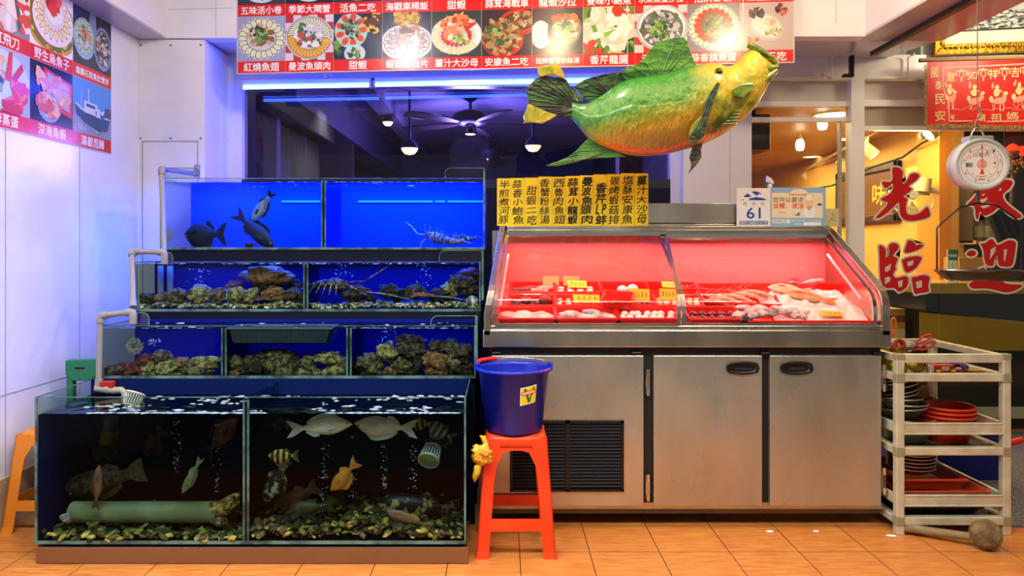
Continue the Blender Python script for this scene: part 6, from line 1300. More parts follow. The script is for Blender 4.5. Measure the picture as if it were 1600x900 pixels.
# on the top shelf
ys = mat('yellow_tub', '#b0a030', .4, col2='#c8b838', scale=12)
c0 = Vector((1.895, 3.62, CZ1)); t = thing('utensil_tub', 'yellowish round tub crammed with tools on the top shelf of the cart', 'tub', c0)
MB().lathe([(0, 0), (.075, 0), (.085, .10), (.090, .105), (.083, .105), (.073, .008), (0, .006)], c0, ys, 28).build('tub_wall', t)
def scissors(label, p, lean, m):
    t = thing('scissors', label, 'scissors', p, 'tools in the yellow tub'); Mx = Matrix.Rotation(lean, 3, 'Y')
    f = lambda x, z, y=0: p + Mx @ Vector((x, y, z))
    for s in (-1, 1):
        MB().tube([f(s*.018+.013*math.cos(a)*.9, .145+.042*math.sin(a)) for a in [k*math.pi/8 for k in range(16)]], .0055, m, 8, True).tube([f(s*.014, .105), f(s*.004, .07)], .006, m, 8).build('handle', t)
        MB().prism([f(s*.002, .075), f(s*.010, .07), f(-s*.006, -.03)], (0, .002, 0), chrome).build('blade', t)
scissors('large orange-handled scissors standing in the yellow tub on the cart', Vector((1.862, 3.56, CZ1+.06)), R(4), mat('scissor_orange', '#e0702c', .35))
scissors('small red-handled scissors lying over the rim of the yellow tub', Vector((1.93, 3.58, CZ1+.055)), R(62), mat('scissor_red', '#d0381c', .35))
t = thing('tape_roll', 'red roll of tape standing in the yellow tub on the cart', 'tape', Vector((1.912, 3.555, CZ1+.115)))
MB().lathe([(.012, -.012), (.027, -.012), (.027, .012), (.012, .012), (.012, -.012)], Vector((1.912, 3.55, CZ1+.118)), mat('tape_red', '#a82a1a', .35), 24, Matrix.Rotation(R(80), 3, 'X')).build('roll', t)
t = thing('glue_bottle', 'small orange bottle with white cap in the tub', 'bottle', Vector((1.872, 3.555, CZ1+.10)))
MB().lathe([(0, 0), (.013, 0), (.013, .032), (.007, .04)], Vector((1.876, 3.54, CZ1+.09)), mat('bottle_orange', '#c8542c', .35), 16).build('bottle_wall', t); MB().lathe([(.007, .038), (.007, .055), (0, .057)], Vector((1.876, 3.54, CZ1+.09)), mat('cap_white', '#d8d0c4', .4), 12).build('cap', t)
MB().blob((1.97, 3.57, CZ1+.11), (.03, .02, .022), mat('clear_wrap', '#b8aa9c', .2), 3, .4, 2, 3).build('wrapper', label='clear crumpled wrapper at the right of the yellow tub', cat='wrapper')
bagm = mat('yellow_green_bag', '#a8b020', .35, col2='#c8c838', scale=18, bump=.6); bagm2 = mat('golden_bag', '#a88a20', .35, col2='#c8a838', scale=18, bump=.6)
for lb, x, m_, s in (('lime yellow snack bag at the front left of the top cart shelf', 1.858, bagm, 1), ('golden bag beside the lime one on the top cart shelf', 1.945, bagm2, 2)):
    t = thing('snack_bag', lb, 'bag', Vector((x, 3.45, CZ1))); MB().blob((x, 3.44, CZ1+.034), (.040, .02, .038), m_, 3, .22, 2, s).build('pouch', t)
    mb = MB(); fr = Fr((x-.02, 3.416, CZ1+.03), (1, 0, 0), (0, 0, 1))
    for k in range(3): mb.stroke(fr, [(k*.014, .0), (k*.014+.01, .014), (k*.014+.003, .02), (k*.014+.012, .004)], .003, ink, .0)
    mb.build('print', t)
t = thing('glue_box', 'small red and white box on the front edge of the top cart shelf', 'box', Vector((2.05, 3.43, CZ1)))
MB().box((2.0, 3.41, CZ1), (2.095, 3.45, CZ1+.040), mat('box_red', '#c8201c', .4)).build('carton', t, bevel=.002); MB().box((1.985, 3.412, CZ1), (2.0, 3.448, CZ1+.036), wpl).box((2.035, 3.4085, CZ1+.014), (2.07, 3.41, CZ1+.034), mat('sticker_cream', '#e0cf9c', .5)).build('label', t)
gl = mat('purple_glove', '#3a2444', .6, col2='#54346a', scale=20, bump=.6); t = thing('rubber_glove', 'crumpled dark purple rubber glove on the top cart shelf', 'glove', Vector((2.13, 3.5, CZ1)))
mb = MB().blob((2.12, 3.50, CZ1+.03), (.042, .03, .028), gl, 3, .3, 2, 3)
for k in range(5): mb.tube([(2.13+.012*k, 3.49, CZ1+.03), (2.15+.014*k, 3.46+.008*k, CZ1+.04-.006*k), (2.165+.010*k, 3.45+.01*k, CZ1+.014)], [.011, .010, .007], gl, 8)
mb.build('glove_body', t)
for i, (x, y) in enumerate(((2.03, 3.44), (2.06, 3.455), (2.10, 3.44), (2.125, 3.45))): MB().blob((x-.01, y-.03, CZ1+.012), (.012, .009, .007), mat('candy_yellow' if i % 2 == 0 else 'candy_violet', '#d8b820' if i % 2 == 0 else '#6a2ac8', .3), 2, .3, 2, i).build('candy', label=f'small wrapped {"yellow" if i % 2 == 0 else "violet"} sweet by the red box, {ORD[i]} from the left', cat='sweet')
MB().prism([(2.14, 3.50, CZ1+.001), (2.255, 3.44, CZ1+.001), (2.27, 3.49, CZ1+.001), (2.18, 3.56, CZ1+.001)], (0, 0, .006), mat('kraft_card', '#b07c34', .6)).build('cardboard_piece', label='flat piece of brown cardboard at the right of the top cart shelf', cat='cardboard')
# middle shelf : steel bowls
bs = mat('bowl_steel', '#aaa79c', .35, .85, col2='#87857c', scale=6); 
def bowl(label, o, r, h, tx, ty, m=bs):
    t = thing('steel_bowl', label, 'bowl', (0, 0, 0), 'stacked steel bowls on the cart')
    MB().lathe([(0, 0), (r*.62, 0), (r*.70, .004), (r*.94, h*.92), (r*.98, h), (r*.95, h), (r*.68, .008), (0, .006)], (0, 0, 0), m, 36).build('bowl_wall', t)
    MB().lathe([(r*.97, h-.004), (r*1.02, h-.002), (r*1.02, h+.003), (r*.97, h+.003)], (0, 0, 0), mat('bowl_rim', '#c8c6bc', .3, .8), 36).build('rim', t)
    t.location = o; t.rotation_euler = (tx, ty, 0); return t
for i in range(8):
    bowl(f'steel bowl in the leaning stack on the cart, {ORD[i]} from the bottom', Vector((1.918-.004*i+.012*math.sin(i*1.7), 3.52, CZ2+.118+.0215*i)), .105-.004*i, .038, R(-4+2*math.sin(i*2.1)), R(-4-3.2*max(0, i-2)+4*math.sin(i*1.3)))
t = bowl('large steel basin under the leaning stack of bowls on the middle cart shelf', Vector((1.935, 3.53, CZ2)), .125, .11, 0, 0, mat('pale_basin', '#a8a698', .4, .7))
# red baskets
def basket(label, o, r0, r1, h, m, grp, seg=40, weave=True, rx=1., ry=1.):
    t = thing('plastic_basket', label, 'basket', (0, 0, 0), grp); mb = MB()
    mb.lathe([(0, 0), (r0, 0), (r0, .003), (0, .003)], (0, 0, 0), m, seg, sx=rx, sy=ry)
    if weave:
        for k in range(seg*2):
            a, b2 = 2*math.pi*k/(seg*2), 2*math.pi*(k+.7)/(seg*2)
            for s in (0, 1):
                aa, bb = (a, b2) if s else (b2, a); mb.tube([(r0*math.cos(aa)*rx, r0*math.sin(aa)*ry, 0), (r1*.98*math.cos(bb)*rx, r1*.98*math.sin(bb)*ry, h)], .0016, m, 4, caps=False)
        mb.lathe([(r0*.99, .001), (r1*.965, h)], (0, 0, 0), m, seg, sx=rx, sy=ry)
    mb.build('body', t)
    MB().lathe([(r1*.97, h-.008), (r1*1.02, h-.008), (r1*1.03, h), (r1*1.0, h+.005), (r1*.965, h+.002), (r1*.97, h-.008)], (0, 0, 0), m, seg, sx=rx, sy=ry).build('rim', t)
    t.location = o; return t
for i in range(4): basket(f'round red sieve basket on the middle cart shelf, {ORD[i]} from the bottom', Vector((2.133, 3.53, CZ2+.001+.021*i)), .085, .118, .10, red_dk if i < 1 else mat('red_basket', '#cc3414', .4), 'stacked red baskets on the cart')
bt_ = basket('oval red basket leaning behind the stack of round ones', Vector((2.06, 3.78, CZ2)), .10, .14, .16, mat('deep_red_crate', '#7a1a12', .45), 'stacked red baskets on the cart', weave=True)
MB().prism([(2.02, 3.70, CZ2+.165), (2.15, 3.70, CZ2+.165), (2.20, 3.80, CZ2+.20), (2.02, 3.82, CZ2+.20)], (0, 0, .008), mat('brown_tray', '#9a6a2c', .4)).build('wooden_board', label='brown board lying on the basket behind the bowls', cat='board')
MB().box((2.00, 3.84, CZ2+.26), (2.10, 3.88, CZ2+.325), wpl).build('white_box', label='white box at the back of the cart under the top shelf', cat='box')
# bottom shelf
for i in range(5): bowl(f'small dark red dish on the bottom cart shelf, {ORD[i]} from the bottom', Vector((1.975, 3.56, CZ3+.155+.017*i)), .105, .03, 0, 0, mat('red_dish', '#8a2014', .4))['category'] = 'dish'
def btray(label, x0, x1, y0, y1, z, h, m):
    t = thing('serving_tray', label, 'tray', (0, 0, 0), 'trays on the bottom cart shelf'); cx, cy = (x1-x0)/2, (y1-y0)/2; f_ = .88; e = .008
    out = [(-cx, -cy), (cx, -cy), (cx, cy), (-cx, cy)]; vs = [Vector((x*f_, y*f_, 0)) for x, y in out]+[Vector((x, y, h)) for x, y in out]+[Vector((x-math.copysign(e, x), y-math.copysign(e, y), h)) for x, y in out]+[Vector((x*f_-math.copysign(e, x), y*f_-math.copysign(e, y), .004)) for x, y in out]
    fs = [(3, 2, 1, 0), (12, 13, 14, 15)]
    for k in range(4): j = (k+1) % 4; fs += [(k, j, 4+j, 4+k), (4+k, 4+j, 8+j, 8+k), (8+k, 8+j, 12+j, 12+k)]
    MB().add(vs, fs, m).build('body', t, bevel=.003); r = MB()
    for (ax_, ay), (bx, by) in zip(out, out[1:]+out[:1]): r.tube([(ax_, ay, h), (bx, by, h)], .007, m, 8)
    r.build('rim', t); t.location = ((x0+x1)/2, (y0+y1)/2, z)
btray('deep red-brown tray under the dishes on the bottom cart shelf', 1.845, 2.16, 3.42, 3.80, CZ3+.105, .05, mat('tray_red_top', '#a8341c', .4))
btray('wide red tray below the deep one on the bottom cart shelf', 1.845, 2.25, 3.40, 3.86, CZ3+.062, .045, mat('tray_red_low', '#b83c20', .4))
MB().box((1.87, 3.40, CZ3+.045), (2.24, 3.80, CZ3+.058), mat('white_board', '#c8b094', .45)).build('chopping_board', label='worn white chopping board under the red trays', cat='board', bevel=.004)
btray('black tray lying lowest on the bottom cart shelf', 1.85, 2.22, 3.40, 3.86, CZ3+.002, .034, mat('tray_black', '#2a1a1a', .5))
MB().box((1.86, 3.42, CZ3+.037), (2.2, 3.7, CZ3+.043), mat('dark_red_sheet', '#7a1c24', .5)).build('plastic_sheet', label='dark red plastic sheet between the black tray and the chopping board', cat='sheet')
# blue tub behind
t = thing('storage_tub', 'large deep blue plastic tub on the floor behind the cart', 'tub', (2.52, 4.30, 0)); bl = mat('blue_tub', '#0c1670', .4)
x0, x1, y0, y1, h = 2.26, 2.80, 4.08, 4.5, .31
mb = MB()
for q in (((x0+.03, y0+.03), (x1-.03, y0+.03), (x1, y0), (x0, y0)), ((x0+.03, y1-.03), (x1-.03, y1-.03), (x1, y1), (x0, y1)), ((x0+.03, y0+.03), (x0+.03, y1-.03), (x0, y1), (x0, y0)), ((x1-.03, y0+.03), (x1-.03, y1-.03), (x1, y1), (x1, y0))):
    mb.poly([Vector((*q[0], 0)), Vector((*q[1], 0)), Vector((*q[2], h)), Vector((*q[3], h))], bl)
mb.poly([(x0+.03, y0+.03, .004), (x1-.03, y0+.03, .004), (x1-.03, y1-.03, .004), (x0+.03, y1-.03, .004)], bl); mb.build('tub_wall', t)
r = MB(); r.tube([(x0, y0, h), (x1, y0, h), (x1, y1, h), (x0, y1, h)], .012, bl, 8, True); r.build('rim', t)
MB().tube([P(1520, 680, 4.06), P(1555, 700, 4.05), P(1588, 690, 4.02), P(1600, 688, 4.06)], .006, wpl, 8).build('handle', t, label='white wire handle')
MB().cyl(P(1578, 692, 4.0), P(1597, 687, 4.0), .017, mat('red_grip')).build('handle_grip', t, label='red handle grip')
# stone mallet
t = thing('mallet', 'round stone-headed mallet lying on the floor before the cart', 'mallet', P(1540, 860, 3.2)); st = mat('stone_head', '#5c4a2c', .8, col2='#877248', scale=18, bump=1, bscale=40)
c = Vector((2.095, 3.19, .064)); MB().blob(c, (.063, .063, .064), st, 3, .04, 1.5, 3, None, False).build('head', t)
MB().tube([c+Vector((-.05, .03, -.022)), c+Vector((-.15, .10, -.030)), c+Vector((-.26, .17, -.036))], [.018, .018, .020], mat('worn_wood', '#6a5a3c', .7, col2='#84704c', scale=12), 12).build('handle', t)
for i, (px, py, s) in enumerate(((1203, 831, .012), (1275, 831, .009), (1393, 838, .014))):
    p = P(px, py, 1.3*F/(py-CY)); MB().blob(p+Vector((0, 0, .003)), (s*1.6, s, .003), wht, 2, .3, 2, i).build('paper_scrap', label=('white scrap of paper under the middle door' if i == 0 else 'tiny scrap under the right door' if i == 1 else 'flattened white scrap by the cart foot'), cat='scrap')

# ---------------------------------------------------------------- banner and framed picture at upper right
by = 4.93; t = thing('silk_banner', 'red silk temple banner with gold lettering and fringe at upper right', 'banner', P(1525, 195, by))
bred = mat('banner_silk', '#c01a14', .4, col2='#d4261c', scale=3, stretch=(1, 1, .3)); gold = mat('gold_thread', '#e2bf7e', .45); pale = mat('pale_thread', '#e0907c', .5)
BX0, BX1, BZ0, BZ1 = P(1449, 0, by).x, P(1700, 0, by).x, P(0, 195, by).z, P(0, 97, by).z
def bf(u, v): 
    return Vector((BX0+(BX1-BX0)*u, by-.014*math.sin(u*26)*(1-v)*.5-.012*math.exp(-((u-.12)/.05)**2)*(1-v), BZ0+(BZ1-BZ0)*v+.028*u*v+.006*math.sin(u*9)*(1-v)))
MB().grid(bf, 80, 16, bred).build('cloth', t)
bw, bh = BX1-BX0, BZ1-BZ0
class BFr(Fr):
    def __call__(s, a, b, c=0.): return bf(a/bw, b/bh) + Vector((0, -.0015-c, 0))
fr = BFr((0, 0, 0), (1, 0, 0), (0, 0, 1)); mb = MB(); U_ = bw/251.; V_ = bh/98.       # drawing units of one pixel of the photograph
px = lambda x, y: ((x-1449)*U_, (195-y)*V_)
def bt2(s, x0, y0, x1, y1, m=gold): a, b = px(x0, y1), px(x1, y0); mb.text(fr, s, a[0], a[1], b[0], b[1], m, .001, .014)
for s, x0, y0, x1, y1 in (('國', 1454, 106, 1465, 122), ('泰', 1460, 127, 1471, 141), ('民', 1460, 148, 1475, 164), ('安', 1460, 174, 1475, 190), ('意', 1478, 114, 1492, 129), ('如', 1511, 113, 1526, 126), ('祥', 1545, 110, 1559, 125), ('吉', 1579, 108, 1592, 123), ('年', 1483, 180, 1492, 189), ('廟', 1525, 178, 1539, 190), ('祖', 1548, 177, 1566, 189), ('媽', 1572, 175, 1590, 187), ('宮', 1600, 174, 1616, 187)): bt2(s, x0, y0, x1, y1)
def seg(q, w_, m): mb.stroke(fr, [px(*p) for p in [tuple(a+(b-a)*k/6 for a, b in zip(p0, p1)) for p0, p1 in zip(q, q[1:]) for k in range(7)]], w_, m, .0006)
seg([(1472, 107), (1690, 101)], .010, pale); seg([(1472, 107), (1473, 140), (1481, 165), (1481, 191), (1690, 186)], .010, pale)
for x in (1502, 1536, 1569, 1602, 1640):
    y = 109-(x-1502)*.03
    for q in ([(x-8, y+4), (x-8, y+11)], [(x+8, y+4), (x+8, y+11)], [(x-7, y+3), (x+7, y+3)], [(x, y), (x, y+3)]): seg(q, .008, gold)
    a = px(x, y+9); mb.disc(fr, a[0], a[1], .022, .026, pale, .0008, 14).disc(fr, a[0], a[1], .012, .018, bred, .0011, 12); seg([(x, y+14), (x, y+20)], .010, gold)
rg = random.Random(11)
for x0 in (1484, 1522, 1558, 1592, 1630):                       # embroidered horsemen : rider, plume, horse body, legs, head
    y0 = 150+rg.uniform(-2, 2); k = 1 if x0 > 1490 else .6
    for cx, cy, rx, ry, m_ in ((0, -14, 3, 4, gold), (-1, -5, 5, 6, gold), (4, -8, 4, 2.4, pale), (-7, -16, 2, 6, pale), (2, 7, 11*k, 5, pale), (11*k, 1, 3.5, 5, pale), (13*k, -5, 3.5, 2.5, gold), (-9*k, 4, 3, 5, gold)):
        a = px(x0+cx, y0+cy); mb.disc(fr, a[0], a[1], rx*U_, ry*V_, m_, .0008+.0001*rg.random(), 10, rg.uniform(-.4, .4), .25, rg)
    for dx in (-8, -3, 5, 9): seg([(x0+dx*k, y0+10), (x0+(dx+rg.uniform(-3, 3))*k, y0+16), (x0+(dx+rg.uniform(-3, 3))*k, y0+22)], .006, gold if dx > 0 else pale)
for k in range(12): seg([(1484+k*17, 172+2*math.sin(k)), (1492+k*17, 170+2*math.cos(k*2)), (1500+k*17, 172)], .004, pale)
mb.build('embroidery', t)
mb = MB(); rg = random.Random(3); fringe = mat('gold_fringe', '#8a6f34', .7, col2='#b0934c', scale=60)
for k in range(150):
    p = bf(k/150, 0); mb.tube([p, p+Vector((rg.uniform(-.004, .004), -.004, -rg.uniform(.022, .036)))], .003, fringe, 4, caps=False)
for k in range(45):
    p = bf(0, k/45); mb.tube([p, p+Vector((-rg.uniform(.016, .026), 0, -.012))], .003, fringe, 4, caps=False)
mb.build('fringe', t, kind='stuff')
MB().tube([bf(0, 1)+Vector((-.05, .006, .012)), bf(1, 1)+Vector((.03, .006, .012))], .014, mat('bamboo_rod', '#8a6a34', .5), 10).build('rod', t)
gy = YB-.02; t = thing('framed_picture', 'gold-framed black and white town photograph above the red banner', 'picture', P(1540, 80, gy)); gm2 = mat('gilt_frame', '#c8961c', .3, .7, col2='#8a6414', scale=40, bump=.8, bscale=60)
a, b = P(1456, 88, gy), P(1760, -20, gy); fz = .055
def fbar(p, q, r_, s_): MB().prism([p, q, r_, s_], (0, -.03, 0), gm2).build('frame_bar', t, bevel=.006)
Zt = 2.995; sl = .05
fbar((a.x, gy, a.z), (b.x, gy, a.z+sl), (b.x, gy, a.z+sl+.075), (a.x+.075, gy, a.z+.075)); fbar((a.x, gy, a.z), (a.x+.075, gy, a.z+.075), (a.x+.095, gy, Zt), (a.x+.02, gy, Zt))
mb = MB()
for k in range(34):
    x = a.x+.08+k*.036; mb.blob((x, gy-.034, a.z+.045+sl*(x-a.x)/(b.x-a.x)), (.016, .008, .012), gm2, 1, .3, 2, k)
for k in range(9): mb.blob((a.x+.05+.01*k/4, gy-.034, a.z+.08+k*.034), (.012, .008, .016), gm2, 1, .3, 2, k)
mb.build('carving', t, label='carved gilt beading')
MB().prism([(a.x+.07, gy-.002, a.z+.07), (b.x, gy-.002, a.z+.12), (b.x, gy-.002, Zt), (a.x+.09, gy-.002, Zt)], (0, -.008, 0), mat('pale_mount', '#cdd3bc', .4)).build('mount', t)
q = [P(1497, 50, gy-.012), P(1700, 40, gy-.012), Vector((P(1700, 0, gy).x, gy-.012, Zt)), Vector((P(1499, 0, gy).x, gy-.012, Zt))]
MB().prism(q, (0, -.002, 0), mat('print_border', '#3a2a24', .4)).build('inner_border', t)
bwm = mat('town_photo', '#2a302e', .4, col2='#c8d0c8', scale=26, stretch=(1, 1, 2.2), lo=.42, hi=.6)
MB().prism([q[0]+Vector((.012, -.003, .012)), q[1]+Vector((0, -.003, .012)), q[2]+Vector((0, -.003, -.05)), q[3]+Vector((.012, -.003, -.05))], (0, -.001, 0), bwm).prism([q[0]+Vector((.012, -.004, .145)), q[1]+Vector((0, -.004, .12)), q[2]+Vector((0, -.004, 0)), q[3]+Vector((.012, -.004, 0))], (0, -.001, 0), mat('sky_photo', '#9aa49c', .4, col2='#c4ccc4', scale=6)).build('town_view', t, label='black and white view of a town')

# ---------------------------------------------------------------- behind the right glass : counter, bottles, plaque, wall fan, lights
ctr = mat('black_counter_panel', '#1c1813', .3); goldb = mat('gold_counter_band', '#b08a20', .4)
t = thing('service_counter', 'black counter with a slanting gold band and yellow ledge behind the right glass', 'counter', (3.6, 5.4, 0))
MB().box((3.06, 5.32, 0), (4.4, 5.9, .98), ctr).build('counter_body', t)
MB().box((3.02, 5.26, .98), (4.4, 5.95, 1.055), mat('yellow_ledge', '#9a7c28', .35)).build('ledge', t)
MB().prism([P(1437, 488, 5.315), P(1640, 506, 5.315), P(1640, 548, 5.315), P(1502, 548, 5.315), P(1437, 532, 5.315)], (0, .004, 0), goldb).build('gold_band', t, label='gold band')
MB().box((3.3, 5.295, .08), (4.4, 5.318, .16), mat('cream_base', '#cfc8a4', .4)).build('skirting', t)
t = thing('book_pile', 'pile of boxes and books on the shelf left of the black counter', 'boxes', P(1425, 510, 5.7))
MB().box((2.76, 5.5, 0), (3.04, 5.9, .62), ctr).build('stand', t)
for k, (z, m_) in enumerate(((.62, cream), (.70, mat('book_yellow', '#c8a030', .5)), (.75, mat('book_brown', '#6a4a24', .5)), (.80, mat('book_tan', '#a8844c', .5)))): MB().box((2.80+.01*k, 5.52, z), (3.02, 5.8, z+.05 if k else z+.08), m_).build('box', t)
# wall plaque
def wallrect(px0, px1, pyt, pyb, dx=0.):
    Y0, Y1 = (HX-dx)*F/(px1-CX), (HX-dx)*F/(px0-CX); return Y0, Y1, EYE-(pyb-CY)/F*Y0, EYE-(pyt-CY)/F*Y0
Y0, Y1, z0, z1 = wallrect(1312, 1410, 250, 345); t = thing('wall_plaque', 'dark wooden calligraphy plaque on the yellow wall of the hall', 'plaque', (HX, (Y0+Y1)/2, z0))
wd = mat('dark_wood_frame', '#3a2416', .4, col2='#55361f', scale=10); MB().box((HX-.02, Y0+.06, z0+.06), (HX-.005, Y1-.06, z1-.06), mat('plaque_brown', '#6e4620', .4)).build('board', t)
for a, b in (((Y0, z0), (Y1, z0+.07)), ((Y0, z1-.07), (Y1, z1)), ((Y0, z0), (Y0+.07, z1)), ((Y1-.07, z0), (Y1, z1))): MB().box((HX-.05, a[0], a[1]), (HX, b[0], b[1]), wd).build('frame_bar', t, bevel=.008)
fr = Fr((HX-.0205, Y1, z0), (0, -1, 0), (0, 0, 1)); mb = MB(); gg = mat('plaque_gold', '#d8b030', .4); W = Y1-Y0; H = z1-z0
mb.text(fr, '海', W*.20, H*.35, W*.42, H*.72, mat('plaque_red', '#b83a20', .4), .001, .02); mb.text(fr, '味', W*.60, H*.30, W*.80, H*.68, gg, .001, .02)
for i in range(7):
    for j in range(3): mb.rect(fr, W*(.18+.045*i), H*(.14+.055*j), W*(.205+.045*i), H*(.18+.055*j), mat('plaque_pale', '#d8c890', .4), .001)
mb.build('lettering', t)
Ya, Yb_, za, zb = wallrect(1418, 1442, 258, 330); MB().box((HX-.012, Ya, za), (HX, Yb_, zb), mat('notice_yellow', '#e8cc60', .5)).build('wall_notice', label='pale yellow notice on the wall behind the wall fan', cat='notice')
# wall fan
fc = P(1424, 308, 5.95); t = thing('wall_fan', 'cream wall fan tilted down beside the orange pier', 'fan', fc); fcm = mat('fan_cream', '#d8c48c', .4); FM = Matrix.Rotation(R(-22), 3, 'Y') @ Matrix.Rotation(R(68), 3, 'X')
MB().box(P(1476, 330, 5.96)-Vector((.03, .0, 0)), P(1484, 288, 5.96)+Vector((.02, .05, 0)), fcm).build('wall_mount', t, bevel=.01)
MB().tube([P(1478, 302, 5.96), P(1455, 297, 5.95), P(1440, 292, 5.95)], .025, fcm, 10).build('arm', t); MB().cyl(P(1443, 279, 5.95), P(1440, 300, 5.95), .062, fcm, n=20).build('motor', t, bevel=.01)
mb = MB()
for r_ in (.05, .10, .14, .17): mb.tube([fc + FM @ Vector((r_*math.cos(a), r_*math.sin(a), .03*(1-r_/.17))) for a in [k*math.pi/16 for k in range(32)]], .0022 if r_ < .17 else .007, fcm, 6, True)
for k in range(30):
    a = k*math.pi/15; mb.tube([fc + FM @ Vector((.03*math.cos(a), .03*math.sin(a), .04)), fc + FM @ Vector((.11*math.cos(a), .11*math.sin(a), .035)), fc + FM @ Vector((.17*math.cos(a), .17*math.sin(a), 0)), fc + FM @ Vector((.12*math.cos(a), .12*math.sin(a), -.05))], .0014, fcm, 4, caps=False)
mb.build('guard', t)
for k in range(3):
    a = k*2.1; MB().prism([fc + FM @ Vector(v) for v in ((.03*math.cos(a), .03*math.sin(a), 0), (.14*math.cos(a-.35), .14*math.sin(a-.35), .01), (.15*math.cos(a+.1), .15*math.sin(a+.1), -.01), (.12*math.cos(a+.55), .12*math.sin(a+.55), -.02))], FM @ Vector((0, 0, .003)), mat('fan_blade', '#b9a878', .3)).build('blade', t)
MB().cyl(fc + FM @ Vector((0, 0, .02)), fc + FM @ Vector((0, 0, .045)), .035, mat('fan_hub', '#8a8474', .4), n=20).build('hub', t)
# spots, bulbs and downlights of the hall
glow = mat('lamp_glow', '#fff4d8', .4, emit='#fff0c8', power=5); wglow = mat('white_lamp_glow', '#ffffff', .4, emit='#f2faff', power=6)
CZ = 2.36
for i, (px, py) in enumerate(((1302, 178), (1325, 216), (1268, 244), (1218, 266), (1177, 284))):
    Y = (CZ-EYE)*F/(CY-py); p = P(px, py, Y); r_ = .16 if i == 0 else .11; t = thing('downlight', f'glowing round ceiling downlight of the hall, {ORD[i]} from the glass', 'ceiling light', p, 'ceiling downlights of the hall')
    MB().lathe([(r_, 0), (r_*.95, -.012), (r_*.84, -.012), (r_*.84, -.004)], p, fcm, 28).build('trim_ring', t); MB().lathe([(0, -.006), (r_*.84, -.006)], p, wglow if i == 0 else glow, 28).build('diffuser', t)
for i, (px, py, Y, lb) in enumerate(((1285, 193, 5.75, 'right'), (1250, 227, 6.7, 'left'))):
    p = P(px, py, Y); t = thing('hanging_bulb', f'bright white bulb hanging from the hall ceiling, {lb} one of two', 'bulb', p, 'bare bulbs in the hall')
    MB().lathe([(0, -.052), (.030, -.046), (.037, -.02), (.037, .025), (.028, .045), (.022, .05)], p, wglow, 20).build('bulb', t); MB().lathe([(.022, .048), (.022, .075), (.006, .09)], p, fcm, 14).build('socket', t); MB().cyl(p+Vector((0, 0, .085)), Vector((p.x, p.y, CZ)), .005, fcm, n=6).build('cord', t)
spm = mat('spot_cream', '#cbb684', .4)
for i, (px, py, Y, lb) in enumerate(((1355, 234, 6.6, 'nearest'), (1318, 256, 7.6, 'middle'), (1262, 277, 8.8, 'farthest'))):
    p = P(px, py, Y); t = thing('track_spotlight', f'cream track spotlight on the hall ceiling, {lb} of the three', 'spotlight', p, 'track spotlights of the hall')
    MB().cyl(Vector((p.x, p.y, CZ)), p+Vector((0, 0, .03)), .014, spm, n=8).build('stem', t); MB().cyl(p+Vector((-.05, 0, .05)), p+Vector((.05, -.02, -.05)), .045, spm, .06, 18).build('can', t); MB().lathe([(0, 0), (.05, 0)], p+Vector((.053, -.0206, -.053)), glow, 18, Matrix.Rotation(R(-45), 3, 'Y') @ Matrix.Rotation(math.pi, 3, 'X')).build('lens', t)
MB().tube([P(1255, 268, 8.9), P(1300, 243, 7.7), P(1345, 218, 6.7), P(1400, 190, 6.0), P(1450, 176, 5.5)], .014, spm, 8).build('light_track', label='thin lighting track along the hall ceiling', cat='track')
MB().tube([P(1200, 312, 9.0), P(1240, 300, 8.4), P(1300, 290, 7.6), P(1360, 262, 6.9), P(1410, 246, 6.5), P(1440, 224, 6.1), P(1468, 210, 5.8)], .010, black, 6).build('ceiling_cable', label='black cable drooping along the top of the yellow wall', cat='cable')
p = P(1441, 212, 5.7); t = thing('security_camera', 'small dark dome camera on the hall ceiling', 'camera', p); MB().cyl(Vector((p.x, p.y, CZ)), p, .012, spm, n=8).build('stem', t); MB().blob(p, (.030, .03, .032), mat('camera_grey', '#5a5248', .4), 3).build('dome', t)
p = P(1461, 203, 5.6); t = thing('spotlight', 'lit cream spotlight under the left end of the banner', 'spotlight', p); MB().cyl(p+Vector((-.05, 0, -.04)), p+Vector((.05, 0, .04)), .055, spm, .045, 18).build('can', t); MB().lathe([(0, 0), (.05, 0)], p+Vector((-.051, 0, -.041)), glow, 18, Matrix.Rotation(R(50), 3, 'Y') @ Matrix.Rotation(math.pi, 3, 'X')).build('lens', t); MB().cyl(p+Vector((.03, 0, .03)), Vector((p.x+.03, p.y, CZ)), .01, spm, n=6).build('stem', t)
a, b = P(1167, 234, 5.5), P(1204, 178, 5.5); t = thing('television', 'black television hanging at the left edge of the hall window', 'television', a)
MB().box((a.x-.02, 5.5, a.z), (b.x, 5.8, b.z), black).build('casing', t, bevel=.01); MB().box((a.x, 5.494, a.z+.05), (b.x-.02, 5.499, b.z-.03), mat('screen_dark', '#15151a', .1)).build('screen', t); MB().box((a.x+.05, 5.6, b.z), (a.x+.1, 5.65, CZ), black).build('bracket', t)
